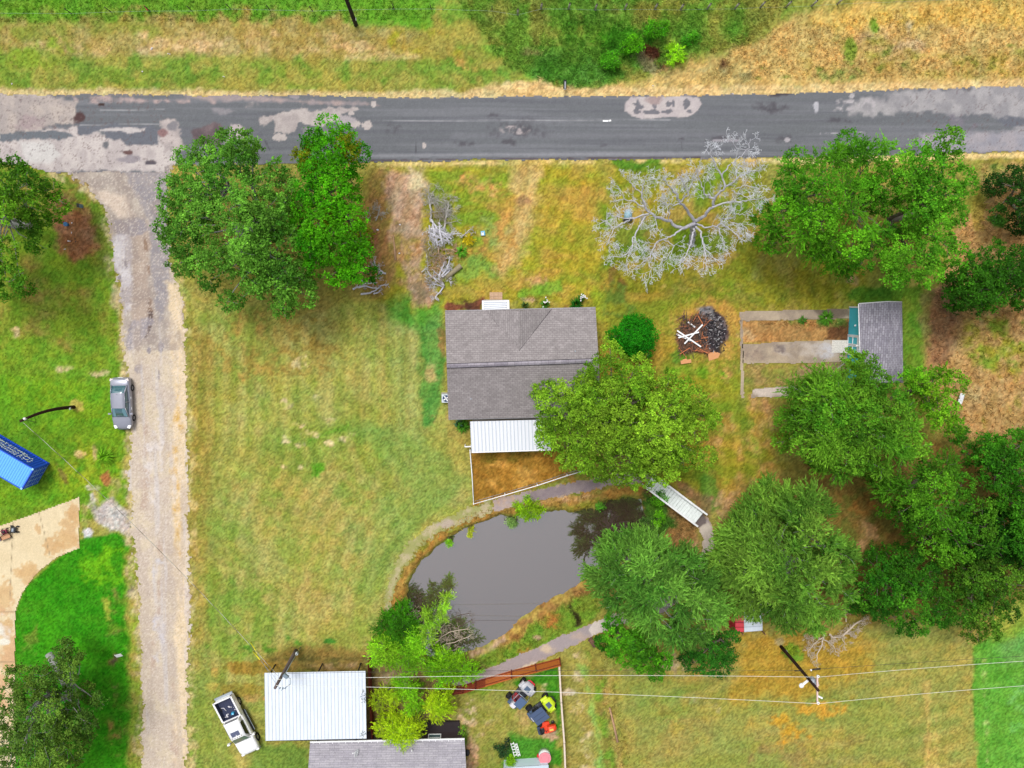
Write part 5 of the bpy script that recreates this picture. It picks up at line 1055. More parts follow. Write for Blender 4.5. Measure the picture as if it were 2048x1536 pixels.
m_ = MB(); m_.loft([[V3(.38, y, 1.425-abs(y)*.03) for y in (-.56, 0, .56)], [V3(1.17, y, 1.045) for y in (-.66, 0, .66)]], closed=False); m_.build('windshield', mat('windshield_glass', S(96,140,152), rough=.08, spec=1, coat=1), car)  # teal of the windshield is a painted reflection too
for s in (-1, 1):
    m_ = MB(); m_.box((2.16, s*.62, .74), (.34, .26, .12), s*-.45); m_.build('headlight', M_white, car)
    m_ = MB(); m_.box((-2.22, s*.72, .88), (.24, .26, .14), s*.3); m_.build('tail_light', mat('pale_lens', S(236,226,222), rough=.2), car)
    m_ = MB(); m_.box((.92, s*1.0, 1.0), (.14, .24, .14)); m_.tube([(.92, s*.85, .96), (.92, s*.98, .98)], .03, 5); m_.build('mirror', MCar, car)
    m_ = MB(); 
    for x in (-.55, .45): m_.box((x, s*.925, .78), (.18, .03, .03))
    m_.build('door_handle', M_white, car)
    for x in (-1.42, 1.4): wheel(car, x, s*.83, .33, .22)
m_ = MB(); m_.box((2.42, 0, .52), (.1, .9, .16)); m_.build('grille', MCd, car); m_ = MB(); m_.box((-2.42, 0, .6), (.06, .5, .14)); m_.build('licence_plate', M_white, car)
m_ = MB(); m_.tube([(-.9, 0, 1.46), (-.98, 0, 1.62)], .012, 4); m_.build('antenna', M_black, car)
# pickup
MTr = mat('white_truck_paint', S(250,250,252), rough=.3, coat=.6)
tr = placed('pickup_truck', 481, 1441, (39, 75), 'white crew cab pickup with an open bed beside the carport', 'pickup truck')
m_ = MB()
m_.loft([bodysec(*a, zb=.5, crown=.06) for a in ((-.95, .99, 1.22), (-.9, 1.0, 1.24), (.2, 1.0, 1.22), (1.25, 1.0, 1.2), (1.35, 1.0, 1.26), (2.4, .985, 1.22), (2.75, .95, 1.16), (2.95, .86, 1.06), (3.02, .6, .95))])
m_.build('body', MTr, tr)
m_ = MB(); m_.loft([cabsec(*a) for a in ((-.9, .86, .80, 1.2, 1.78), (-.78, .88, .70, 1.2, 1.9), (.75, .88, .70, 1.2, 1.92), (1.5, .84, .82, 1.2, 1.3))]); m_.build('cab', MTr, tr)
m_ = MB(); m_.loft([[V3(.83, y, 1.93-abs(y)*.05) for y in (-.64, -.3, 0, .3, .64)], [V3(1.42, y, 1.40+(.02 if abs(y) < .5 else 0)) for y in (-.76, -.36, 0, .36, .76)]], closed=False); m_.build('windshield', mat('windshield_dark', S(96,116,122), rough=.08, spec=1, coat=1), tr)
for s in (-1, 1): m_ = MB(); m_.add([V3(-.5, s*.79, 1.74), V3(.72, s*.77, 1.78), V3(1.1, s*.86, 1.36), V3(-.5, s*.885, 1.32)], [(0, 1, 2, 3) if s > 0 else (3, 2, 1, 0)]); ob = m_.build('side_window', M_dglass, tr); so_ = ob.modifiers.new('s', 'SOLIDIFY'); so_.thickness = .03; so_.offset = 1
m_ = MB(); m_.box((-.88, 0, 1.55), (.06, 1.35, .42)); m_.build('rear_window', M_dglass, tr)
m_ = MB(); m_.box((.3, -.03, 1.955), (.48, .86, .02)); m_.build('sunroof', mat('sunroof_glass', S(92,98,124), rough=.2), tr)
for k in range(5): m_ = MB(); m_.box((.72-.015*abs(k-2)**2, (k-2)*.24, 1.955), (.09, .07, .04)); m_.build('clearance_light', mat('amber_lens', S(150,140,120), rough=.3), tr)
m_ = MB()   # bed
for s in (-1, 1):
    m_.box((-2.02, s*.94, 1.0), (2.1, .12, .62)); m_.box((-2.02, s*.93, 1.33), (2.14, .15, .05)); m_.loft([[V3(x, s*(1.0+.06*k), z) for k, z in ((0, .55), (1, .8), (1, 1.0), (0, 1.2))] for x in (-2.5, -2.3, -1.75, -1.55)], closed=False)
m_.box((-3.06, 0, 1.0), (.1, 1.8, .62)); m_.box((-3.06, 0, 1.33), (.12, 1.84, .05)); m_.box((-.98, 0, 1.02), (.08, 1.8, .66)); bo = m_.build('bed', MTr, tr)
m_ = MB(); m_.box((-2.02, 0, .72), (2.04, 1.78, .04)); 
for k in range(9): m_.box((-2.02, -.72+k*.18, .75), (2.0, .06, .03))
m_.box((-2.02, .865, 1.0), (2.0, .03, .52)); m_.box((-2.02, -.865, 1.0), (2.0, .03, .52)); m_.box((-2.99, 0, 1.0), (.03, 1.74, .52)); m_.box((-1.05, 0, 1.0), (.03, 1.74, .52)); m_.build('bed_liner', mat('bed_liner', S(52,58,86), rough=.7, noise=.2, nscale=8), bo)
m_ = MB(); m_.box((-3.2, 0, .68), (.22, 1.9, .16)); m_.build('rear_bumper', M_steel, tr, bevel=.02); m_ = MB(); m_.box((3.0, 0, .62), (.2, 1.8, .24)); m_.build('front_bumper', M_steel, tr, bevel=.03)
m_ = MB(); m_.box((-3.34, .05, .6), (.12, .08, .06)); m_.build('tow_hitch', M_black, tr)
for s in (-1, 1):
    m_ = MB(); m_.box((-3.08, s*.86, 1.05), (.08, .16, .4)); m_.build('tail_light', mat('dark_red_lens', S(70,30,34), rough=.2), tr)
    m_ = MB(); m_.box((2.93, s*.78, .98), (.16, .3, .22)); m_.build('headlight', M_white, tr)
    m_ = MB(); m_.tube([(1.2, s*.9, 1.38), (1.2, s*1.25, 1.42)], .035, 5, mi=1); m_.box((1.2, s*1.32, 1.45), (.16, .26, .3)); m_.build('mirror', [MTr, M_black], tr)
    m_ = MB(); m_.box((.05, s*1.06, .5), (2.3, .22, .06)); m_.box((.05, s*1.15, .52), (2.3, .04, .05), mi=1); m_.build('running_board', [M_black, M_steel], tr)
    for x in (-2.02, 2.03): wheel(tr, x, s*.9, .42, .28)
def on_truck(x, y, z): M = Matrix.Translation(tr.location) @ Matrix.Rotation(tr.rotation_euler.z, 4, 'Z'); return M @ Vector((x, y, z))
def litter(name, p, n, sp, sz, mt, label, cat_, seed, group=None):
    r = random.Random(seed); m_ = MB()
    for i in range(n): m_.ball((r.gauss(0, sp), r.gauss(0, sp), sz*.4+r.uniform(0, .03)), sz*r.uniform(.6, 1.1), 4, sq=(r.uniform(.7, 1.6), r.uniform(.5, 1), .4))
    m_.v = [tuple(v) for v in m_.v]; ob = m_.build(name, mt, None); ob.location = p; return tag(ob, label, cat_, group)
MBag = mat('white_bag', S(225,222,228), rough=.6)
litter('white_bag', on_truck(-1.3, -.55, .77), 7, .11, .1, MBag, 'crumpled white bags in the front corner of the pickup bed', 'bag', 1)
litter('white_bag', on_truck(-2.0, .1, .77), 3, .06, .08, MBag, 'small white bag in the middle of the pickup bed', 'bag', 2)
litter('white_bag', on_truck(-1.75, .62, .77), 6, .12, .06, MBag, 'scattered pale scraps along the east wall of the pickup bed', 'bag', 3)
m_ = MB(); m_.tube([(-.3, -.1, .05), (-.1, .05, .05), (.0, .0, .05), (.25, -.05, .05)], .04, 5); ob = m_.build('coiled_strap', MBag, None); ob.location = on_truck(-2.0, -.45, .77); ob.rotation_euler = (0, 0, -.6); tag(ob, 'loose pale strap lying along the west side of the pickup bed', 'strap')
m_ = MB(); m_.box((0, 0, .13), (.24, .2, .26)); m_.cyl((.05, 0, .26), .04, .06, 8, mi=1); t_ = m_.build('blue_jug', [mat('blue_plastic', S(70,190,235), rough=.4), M_white], None); t_.location = on_truck(-1.3, .15, .77); tag(t_, 'bright blue jug standing at the front of the pickup bed', 'jug')
# side by side off-road vehicles
def utv(cu, cv, hd, label, hoodm, roofm, L, bumper, fullroof):
    t_ = placed('off_road_buggy', cu, cv, hd, label, 'off-road buggy'); t_['group'] = 'off-road buggies in the back yard'
    m_ = MB(); m_.loft([bodysec(*a, zb=.42, crown=.02) for a in ((-L/2+.1, .5, .8), (-L/2+.3, .56, .86), (-.3, .58, .6), (.5, .6, .62))]); m_.build('chassis', mat('buggy_black', S(44,48,56), rough=.6), t_)
    m_ = MB(); m_.loft([bodysec(*a, zb=.55, crown=.03) for a in ((.45, .66, 1.06), (.8, .68, 1.02), (1.15, .60, .92), (L/2-.05, .4, .74))]); ho_ = m_.build('hood', hoodm, t_)
    m_ = MB(); m_.loft([[V3(x, y*w_, z+.03) for y in (-1, 0, 1)] for x, w_, z in ((.66, .3, 1.085), (1.1, .26, .965))], closed=False); m_.build('hood_panel', mat('slate_panel', S(74,94,120), rough=.5), ho_)
    for s in (-1, 1):
        m_ = MB(); m_.loft([[V3(x, s*y, z) for y, z in ((.5, .85), (.62, .98), (.84, .9), (.86, .74))] for x in (L/2-1.0, L/2-.6, L/2-.3)], closed=False); m_.build('fender', hoodm, t_)
        for x in (-L/2+.45, L/2-.5): wheel(t_, x, s*.7, .34, .27, mat('rim_dark'))
    m_ = MB()
    for s in (-1, 1):
        m_.tube([(.6, s*.62, 1.0), (.25, s*.58, 1.75), (-.85, s*.58, 1.75), (-1.2, s*.62, .85)], .03, 6); m_.tube([(-.35, s*.66, .6), (-.45, s*.58, 1.75)], .028, 6)
    for x in (.25, -.85): m_.tube([(x, -.58, 1.75), (x, .58, 1.75)], .03, 6)
    m_.build('roll_cage', M_steel if not fullroof else M_black, t_)
    m_ = MB()
    if fullroof:
        m_.box((-.3, 0, 1.81), (1.45, 1.36, .07))
        for k in (-.23, .23): m_.box((-.3, k, 1.845), (1.1, .04, .02), mi=1)
    else: m_.box((-.35, -.17, 1.80), (1.05, .86, .05))
    m_.build('roof', [roofm, mat('slate_dark', S(40,52,72), rough=.6)], t_, bevel=.04)
    for y in (-.3, .3): m_ = MB(); m_.box((-.45, y, .72), (.5, .46, .14)); m_.box((-.72, y, 1.0), (.14, .46, .6)); m_.build('seat', mat('seat_red', S(150,30,40)) if not fullroof else M_black, t_, bevel=.04)
    m_ = MB(); a_ = [V3(.15+.05*math.sin(k/12*6.283), .3+.16*math.cos(k/12*6.283), 1.05+.16*math.sin(k/12*6.283)) for k in range(13)]; m_.tube(a_, .015, 5, cap=False); m_.build('steering_wheel', M_black, t_)
    m_ = MB(); m_.tube([(L/2-.1, -.42, .6), (L/2+.08, -.3, .66), (L/2+.08, .3, .66), (L/2-.1, .42, .6)], .07, 6); m_.build('front_bumper', bumper, t_)
    m_ = MB(); m_.box((-L/2+.35, 0, .9), (.6, 1.1, .06)); m_.tube([(-L/2+.1, -.5, .95), (-L/2+.02, 0, .95), (-L/2+.1, .5, .95)], .03, 6)
    m_.build('cargo_rack', mat('slate_panel'), t_)
    return t_
MSl = mat('slate_roof', S(74,98,132), rough=.55, noise=.06)
u1 = utv(1042, 1381, (32, -33), 'silver off-road buggy with a half slate roof and red front bumper', mat('pale_silver', S(190,190,196), rough=.4), MSl, 3.0, mat('bumper_red', S(226,30,60), rough=.4), False)
u2 = utv(1082, 1410, (37, -27), 'lime fronted off-road buggy with a full ribbed slate roof', mat('lime_paint', S(206,232,40), rough=.4), mat('slate_roof2', S(66,84,116), rough=.55, noise=.05), 2.95, M_black, True)
m_ = MB(); m_.box((0, 0, .2), (.6, .5, .3)); m_.box((0, 0, .4), (.35, .5, .12)); ob = m_.build('storage_box', MBag, None, bevel=.03); M = Matrix.Translation(u1.location) @ Matrix.Rotation(u1.rotation_euler.z, 4, 'Z'); ob.location = M @ Vector((-1.15, 0, .93)); ob.rotation_euler = (0, 0, u1.rotation_euler.z); tag(ob, 'white cargo box on the back of the silver buggy', 'box')
m_ = MB(); m_.box((0, 0, .1), (.5, .22, .2)); ob = m_.build('cooler', MBag, None, bevel=.03); ob.location = (Matrix.Translation(u2.location) @ Matrix.Rotation(u2.rotation_euler.z, 4, 'Z')) @ Vector((-1.2, -.2, .93)); ob.rotation_euler = (0, 0, u2.rotation_euler.z+1.57); tag(ob, 'narrow white cooler behind the roof of the lime buggy', 'cooler')
# riding mower
mw_ = placed('riding_mower', 1093, 1452, (1, -.25), 'orange riding lawn mower parked behind the lime buggy', 'lawn mower'); MO = mat('mower_orange', S(240,76,40), rough=.45)
m_ = MB(); m_.loft([bodysec(*a, zb=.35, crown=.04) for a in ((.1, .3, .85), (.3, .32, .9), (.75, .3, .82), (.95, .22, .7))]); m_.box((.0, 0, .3), (1.7, .4, .12)); m_.build('body', MO, mw_)
m_ = MB(); m_.slab([V3(.35, .55, .3), V3(-.25, .62, .3), V3(-.45, .3, .3), V3(-.45, -.4, .3), V3(-.2, -.62, .3), V3(.4, -.55, .3)], .16); m_.build('cutting_deck', MO, mw_)
m_ = MB(); m_.box((-.45, 0, .62), (.4, .46, .1)); m_.box((-.66, 0, .85), (.1, .46, .4)); m_.build('seat', M_black, mw_, bevel=.04)
m_ = MB(); m_.box((-.78, 0, .5), (.3, .8, .12)); m_.build('rear_fender', mat('mower_dark', S(48,62,90)), mw_)
m_ = MB(); m_.tube([(.1, 0, .85), (-.1, 0, 1.0)], .02, 5); m_.tube([(-.1+.04*math.sin(k/10*6.283), .17*math.cos(k/10*6.283), 1.0+.17*math.sin(k/10*6.283)) for k in range(11)], .014, 5); m_.build('steering_wheel', M_black, mw_)
m_ = MB(); m_.box((.45, .0, .93), (.4, .2, .03)); m_.build('hood_decal', mat('yellow_decal', S(236,190,90)), mw_)
for s in (-1, 1): wheel(mw_, -.6, s*.42, .25, .2); wheel(mw_, .7, s*.36, .18, .14)
# small yard things
o = P(1088.5, 1506); t_ = thing('round_drum', o, 'round white drum with a pink lid beside the low pale roof', 'drum'); m_ = MB(); m_.cyl((0, 0, 0), .58, .9, 32); m_.build('tank', M_white, t_)
m_ = MB(); m_.cyl((0, 0, .9), .62, .05, 32); m_.tube([(.35*math.cos(a), .35*math.sin(a), .955) for a in [k/16*6.283 for k in range(17)]], .012, 4); m_.build('lid', mat('pink_lid', S(226,138,150), rough=.6, noise=.08), t_)
m_ = MB(); m_.cyl((0, 0, 0), .15, .3, 14, r2=.18); ob = m_.build('red_bucket', mat('bucket_red', S(220,30,40), rough=.5), None); ob.location = P(1077, 1509); tag(ob, 'small red bucket touching the pink lidded drum', 'bucket')
def ladder(a, b, wd, label, h=.45):
    p, q = P(*a, h), P(*b, h); o = p.copy(); d = q-p; L = d.length; t_ = thing('ladder', o, label, 'ladder', 'white ladders', rz=math.atan2(d.y, d.x)); m_ = MB()
    for s in (-1, 1): m_.box((L/2, s*wd/2, 0), (L, .06, .07))
    m_.build('rails', M_white, t_); n = max(4, int(L/.26)); m_ = MB()
    for i in range(n): m_.box((L*(i+.5)/n, 0, 0), (.07, wd-.06, .04))
    m_.build('rungs', M_white, t_); t_.location.z = h-.1
ladder((1024, 1486), (1032, 1514), .3, 'wider white ladder leaning across the grass near the low pale roof'); ladder((1032, 1488), (1039, 1513), .16, 'narrow white ladder just east of the wider white one', .55)
o = P(935, 1497); t_ = thing('barbecue_grill', o, 'black kettle barbecue on legs at the corner of the southern grey roof', 'barbecue'); m_ = MB(); m_.ball((0, 0, .75), .3, 8, sq=(.9, 1.2, .7)); m_.build('kettle', M_black, t_)
for k in range(3): m_ = MB(); m_.tube([(.15*math.cos(k*2.1), .15*math.sin(k*2.1), .6), (.32*math.cos(k*2.1), .32*math.sin(k*2.1), 0)], .02, 5); m_.build('leg', M_black, t_)
m_ = MB(); m_.box((-.28, .2, .72), (.3, .22, .03), .4); m_.build('side_shelf', mat('tan_shelf', S(190,170,110)), t_)
def sign(u, v, hd, wd, hh, hz, mt, label, tilt=.6, name='yard_sign', cat_='sign'):
    o = P(u, v); t_ = thing(name, o, label, cat_, rz=hd); m_ = MB(); m_.box((0, 0, hz), (wd, .03, hh), rx=-tilt); m_.build('panel', mt, t_); m_ = MB()
    m_.tube([(0, 0, 0), (0, .02, hz)], .018, 5); m_.build('stake', M_steel, t_); return t_
sign(247, 1302, .25, .62, .46, 1.0, M_white, 'small white yard sign on a stake beside the gravel road', tilt=.9)
t_ = sign(1917, 796, 1.3, 1.0, .7, .45, mat('white_board_marked', S(248,248,252), rough=.5, noise=.25, nscale=2.5), 'white board with grey marks standing in the dry eastern field', tilt=1.1)
t_ = sign(966, 467, .1, .38, .42, .3, mat('light_blue_plate', S(120,190,225), rough=.5), 'light blue plate lying in the front yard east of the brush pile', tilt=1.4, name='blue_plate', cat_='plate')
m_ = MB(); m_.box((-.03, -.05, .35), (.2, .28, .03)); m_.build('white_panel', M_white, t_); m_ = MB(); m_.box((-.03, .04, .38), (.07, .07, .02)); m_.build('dark_hole', M_black, t_)
# mailbox
o = P(1128, 177); t_ = thing('mailbox', o, 'black roadside mailbox on a post north of the road', 'mailbox'); m_ = MB(); m_.box((0, 0, .45), (.1, .1, .9)); m_.build('post', M_brown, t_)
m_ = MB(); sec = [(-.14, 0), (.14, 0), (.14, .16), (.09, .26), (0, .3), (-.09, .26), (-.14, .16)]
m_.loft([[V3(x, y, .9+z) for x, z in sec] for y in (-.3, .45)]); m_.build('box', M_black, t_); m_ = MB(); m_.box((0, -.32, 1.02), (.24, .02, .2)); m_.build('door', M_white, t_)
m_ = MB(); m_.box((0, .0, 1.215), (.12, .6, .015)); m_.build('label_strip', M_gray, t_)
# blue grey tank-like chair under the dead tree
o = P(1255, 430); t_ = thing('lawn_roller', o, 'pale blue rounded metal tank under the western branches of the dead tree', 'tank'); m_ = MB()
m_.loft([[V3(x*w_, y, .35+z*w_) for x, z in ((-.36, -.3), (-.4, 0), (-.3, .3), (0, .42), (.3, .3), (.4, 0), (.36, -.3))] for y, w_ in ((-.42, 1.0), (0, .95), (.35, .75), (.5, .4))]); m_.build('shell', mat('pale_blue_metal', S(140,176,190), rough=.5, noise=.1), t_)
m_ = MB(); 
for x in (-.25, 0, .25): m_.cyl((x, -.52, .05), .09, .5, 8)
m_.box((0, -.5, .08), (.9, .12, .1)); m_.build('grille', M_black, t_)
# things west of the road in the leaf patch
def stake(u, v, label, mt, h=.9, r=.04, lean=(0, 0)):
    o = P(u, v); t_ = MB(); t_.tube([(0, 0, 0), (lean[0], lean[1], h)], r, 6); ob = t_.build('marker_stake', mt, None); ob.location = o; tag(ob, label, 'stake')
stake(130, 409, 'pale green marker stake at the top of the leaf strewn patch', mat('pale_green', S(190,220,190)), 1.1, .045, (-.1, .45)); 
o = P(165, 415); t_ = thing('utility_pedestal', o, 'slim blue grey utility pedestal beside the leaf strewn patch', 'utility pedestal'); m_ = MB(); m_.box((0, .1, .4), (.16, .3, .8)); m_.build('box', mat('blue_grey', S(110,140,165), rough=.5), t_); m_ = MB(); m_.box((0, .1, .82), (.2, .34, .05)); m_.build('cap', M_black, t_)
m_ = MB(); m_.cyl((0, 0, 0), .16, .34, 16, r2=.19); m_.cyl((0, 0, .35), .2, .03, 16); ob = m_.build('blue_bucket', mat('bucket_blue', S(46,110,160), rough=.5), None); ob.location = P(135, 449); tag(ob, 'lidded blue bucket standing in the leaf strewn patch', 'bucket')
litter('white_litter', P(139, 483), 3, .06, .09, MBag, 'white scrap of litter beside a dark one in the leaf patch', 'litter', 7); litter('dark_litter', P(149, 484), 5, .12, .06, M_black, 'dark tangled scrap beside the white litter in the leaf patch', 'litter', 8)
for i, (u_, v_, lb) in enumerate(((143, 445, 'white pebble just east of the blue bucket'), (143, 466, 'white pebble midway down the leaf patch'), (130, 498, 'white pebble at the south end of the leaf patch'), (447, 153, 'pale scrap on the verge north of the road'), (303, 97, 'tiny white scrap at the west part of the dry verge'), (338, 109, 'white scrap low on the dry verge'), (285, 143, 'white scrap on the green verge'), (25, 168, 'white scrap by the road edge at far west'), (1306, 172, 'white scrap by the road edge below the culvert'), (1467, 188, 'tiny white scrap at the road edge east of the pale patch'), (801, 450, 'white scrap on the dirt track'), (755, 460, 'round white bucket lid near the bright green tree'), (798, 507, 'small pale chip on the dirt track'))):
    litter('litter_scrap', P(u_, v_), 2 if i != 11 else 1, .04, .07 if i != 11 else .17, MBag, lb, 'litter', 20+i)
m_ = MB(); m_.box((0, 0, .02), (.5, .14, .03)); m_.box((.4, .03, .02), (.22, .14, .03), .2); ob = m_.build('road_scrap', M_white, None); ob.location = P(1211, 242)+V3(0, 0, .012); tag(ob, 'white scrap of material lying on the road centre', 'litter')
m_ = MB(); m_.tube([(0, 0, .1), (.45, -.55, .45)], .05, 6); ob = m_.build('rusty_pipe', mat('rust', S(170,80,50), rough=.9), None); ob.location = P(289, 12); tag(ob, 'short rusty pipe leaning in the grass near the north edge', 'pipe')
# equipment on the driveway
o = P(30, 1058); t_ = thing('push_mower', o, 'small dark wheeled machine with a silver engine on the driveway', 'lawn mower', rz=-.15); m_ = MB(); m_.box((0, 0, .25), (.5, .55, .2)); m_.box((0, 0, .38), (.2, .3, .1), mi=1); m_.build('deck', [M_black, M_steel], t_, bevel=.03)
for x, y in ((.3, .35), (.36, -.2), (-.25, .3), (-.25, -.3)): wheel(t_, x, y, .13, .08, M_rim)
m_ = MB(); m_.tube([(-.25, .2, .3), (-.7, .2, .9), (-.7, -.2, .9), (-.25, -.2, .3)], .02, 5); m_.build('handle', M_black, t_)
o = P(12, 1062); t_ = thing('red_mower', o, 'dark red push mower at the west edge of the driveway', 'lawn mower', rz=.3); m_ = MB(); m_.box((0, 0, .25), (.55, .4, .18)); m_.cyl((0, 0, .33), .14, .12, 10, mi=1); m_.build('deck', [mat('deep_red', S(120,30,56), rough=.5), M_black], t_, bevel=.04)
for x, y in ((.25, .24), (.25, -.24), (-.25, .24), (-.25, -.24)): wheel(t_, x, y, .1, .06, M_rim)
m_ = MB(); m_.tube([(-.25, .15, .3), (-.7, .15, .8), (-.7, -.15, .8), (-.25, -.15, .3)], .02, 5); m_.build('handle', M_black, t_)
o = P(14, 1072); t_ = thing('garden_cart', o, 'narrow orange brown garden cart beside the red mower', 'cart', rz=.35); m_ = MB(); m_.box((0, 0, .3), (.95, .4, .05)); m_.box((0, .19, .38), (.95, .03, .14)); m_.box((0, -.19, .38), (.95, .03, .14)); m_.build('tray', mat('cart_wood', S(196,150,112), rough=.8), t_)
m_ = MB(); m_.box((-.45, 0, .4), (.16, .44, .2)); m_.build('end_board', mat('grey_violet', S(110,96,104)), t_)
for x in (-.3, .35): wheel(t_, x, .22, .14, .05); wheel(t_, x, -.22, .14, .05)
# burn pile
o = P(1420, 665); m_ = MB(); r = random.Random(5)
for i in range(600):
    u_, v_ = r.gauss(1422, 14), r.gauss(662, 20)
    if abs(u_-1425) > 28 or abs(v_-662) > 44: continue
    q = P(u_, v_); m_.box((q.x, q.y, r.uniform(.02, .16)), (r.uniform(.06, .28), r.uniform(.03, .09), r.uniform(.03, .1)), r.uniform(0, 3.1), mi=r.choice((0, 0, 0, 2, 2, 1)), rx=r.uniform(-.5, .5))
tag(m_.build('ash_heap', [mat('charcoal', S(40,38,44), rough=1), mat('pale_ash', S(166,162,164), rough=1), mat('mid_ash', S(84,76,80), rough=1)], None), 'charred black and grey ash heap in the side yard', 'ash heap', kind='stuff')
def stick(name, a, b, wd, th, mt, label, cat_, z, group):
    p, q = P(*a), P(*b); d = q-p; m_ = MB(); m_.box((0, 0, 0), (d.length, wd, th)); ob = m_.build(name, mt, None); ob.location = (p+q)/2+V3(0, 0, z); ob.rotation_euler = (0, random.Random(a[0]).uniform(-.03, .03), math.atan2(d.y, d.x)); tag(ob, label, cat_, group)
for k, (a, b, z, lb) in enumerate((((1353, 661), (1400, 693), .30, 'long white board running from the west corner to the south-east across the debris'), ((1367, 687), (1403, 649), .38, 'white board slanting up to the north-east over the others'), ((1355, 675), (1396, 664), .34, 'white board lying nearly east to west across the debris'), ((1352, 668), (1380, 681), .24, 'short low white board under the crossing boards'), ((1375, 644), (1389, 654), .2, 'small separate white board north of the crossed ones'))):
    stick('white_board', a, b, .13, .05, M_white, lb, 'board', z, 'white boards on the debris pile')
rs_ = random.Random(9); MS = [mat('stick_orange', S(206,124,78), rough=.9), mat('stick_brown', S(112,84,68), rough=.9), mat('stick_red', S(134,92,74), rough=.9), mat('stick_dark', S(66,54,50), rough=.9)]
m_ = MB()
for k in range(260):
    a = rs_.uniform(1360, 1412), rs_.uniform(630, 706); an = rs_.uniform(0, 3.14); L = rs_.uniform(.4, 1.5); q = P(*a); z = rs_.uniform(.03, .28)
    m_.box((q.x, q.y, z), (L, rs_.uniform(.02, .06), .03), an, mi=rs_.choice((0, 1, 1, 1, 2, 2, 3, 3, 3, 1)), ry=rs_.uniform(-.15, .15))
tag(m_.build('debris_heap', MS, None), 'tangle of brown and orange sticks and scrap west of the ash', 'debris heap', kind='stuff')
for a, b, lb in (((1394, 631), (1404, 648), 'bright orange stick at the north of the debris heap'), ((1358, 708), (1378, 695), 'orange brown lath at the south-west of the debris heap'), ((1398, 698), (1414, 706), 'pale pinkish lath at the south of the debris heap')): stick('wood_lath', a, b, .07, .04, MS[0], lb, 'lath', .3, 'loose laths on the debris heap')
o = P(1427, 713); t_ = MB(); t_.slab([V3(-.55, .28, .12), V3(-.45, -.42, .06), V3(.45, -.12, .06), V3(.62, .3, .1), V3(.3, .42, .12), V3(.2, .36, .12), V3(.05, .5, .14)][::1], .03); MCb = mat('cardboard', S(222,158,108), rough=.95, noise=.08)
ob = t_.build('cardboard_sheet', MCb, None); ob.location = o; tag(ob, 'large flattened cardboard sheet south-east of the burn pile', 'cardboard')
m_ = MB(); m_.box((0, 0, .12), (1.0, .34, .2)); m_.box((-.1, .2, .2), (.4, .15, .02), .1); ob = m_.build('cardboard_box', MCb, None); ob.location = P(1371, 723); ob.rotation_euler = (0, 0, .15); tag(ob, 'long narrow cardboard box south of the burn pile', 'cardboard box')
# logs
def log(u0, v0, u1, v1, r0, r1, mt, label, name='log', endm=None):
    p, q = P(u0, v0, r0), P(u1, v1, r1); m_ = MB(); o = (p+q)/2; m_.tube([p-o, lerp(p, q, .5)-o+V3(.02, .02, 0), q-o], [r0, (r0+r1)/2, r1], 10); ob = m_.build(name, mt, None); ob.location = o; tag(ob, label, 'log')
MLog = mat('tan_log', S(176,140,108), rough=1, noise=.2, nscale=6)
log(1219, 1415, 1235, 1484, .09, .12, MLog, 'long thin stripped log lying in the field edge east of the pale fence'); log(1180, 1278, 1190, 1292, .26, .24, mat('rotten_log', S(112,82,64), rough=1, noise=.35, nscale=5), 'short thick rotten log beside the pond path')
log(786, 470, 791, 520, .05, .1, MLog, 'thin pale log lying beside the dirt track'); log(737, 454, 752, 464, .12, .14, M_brown, 'short grey brown log beside the bright green tree'); log(893, 555, 922, 531, .2, .24, mat('mossy_log', S(150,140,112), rough=1, noise=.25), 'thick mossy log at the south end of the brush pile')
log(1312, 985, 1316, 996, .06, .08, MLog, 'short pale stick under the west end of the footbridge')
# ---------------------------------------------------------------- trees
class Wood:
    """tapered branches gathered in numpy"""
    def __init__(s, n=5): s.V = []; s.F = []; s.n = n; s.b = 0
    def tube(s, pts, r0, r1, n=None):
        n = n or s.n; pts = np.asarray(pts, float); m = len(pts); t = np.gradient(pts, axis=0); t /= np.linalg.norm(t, axis=1)[:, None]+1e-9
        a = np.cross(t, [.13, .31, .94]); a /= np.linalg.norm(a, axis=1)[:, None]+1e-9; b = np.cross(t, a); r = np.linspace(r0, r1, m)[:, None, None]
        an = np.arange(n)*2*np.pi/n; V = pts[:, None]+(a[:, None]*np.cos(an)[None, :, None]+b[:, None]*np.sin(an)[None, :, None])*r
        i = np.arange(m-1)[:, None]*n; k = np.arange(n)[None]; k2 = (k+1) % n
        s.F.append(np.stack([i+k, i+k2, i+n+k2, i+n+k], -1).reshape(-1, 4)+s.b); s.V.append(V.reshape(-1, 3)); s.b += m*n
    def build(s, name, mt, parent, off): return npmesh(name, np.concatenate(s.V)-np.array(off), np.concatenate(s.F), mt, parent, smooth=True)
def curve(p, q, r, bend=.15, n=7, lift=0):
    p = np.asarray(p, float); q = np.asarray(q, float); L = np.linalg.norm(q-p); t = np.linspace(0, 1, n)[:, None]
    o = r.normal(0, bend*L, 3); c = p*(1-t)+q*t+np.sin(np.pi*t)*o*.6; c[:, 2] += (np.sin(np.pi*t)*lift*L)[:, 0]
    c[1:-1] += r.normal(0, bend*L*.12, (n-2, 3)); return c
def leaves(pos, nrm, ax, ln, wd, col):
    """one diamond per leaf spray"""
    ax = ax-nrm*(ax*nrm).sum(1)[:, None]; ax /= np.linalg.norm(ax, axis=1)[:, None]+1e-9; bt = np.cross(nrm, ax)
    ln = ln[:, None]; wd = wd[:, None]
    V = np.stack([pos-ax*ln, pos+bt*wd-ax*ln*.1, pos+ax*ln, pos-bt*wd-ax*ln*.1], 1).reshape(-1, 3)
    return V, np.repeat(col, 4, 0)
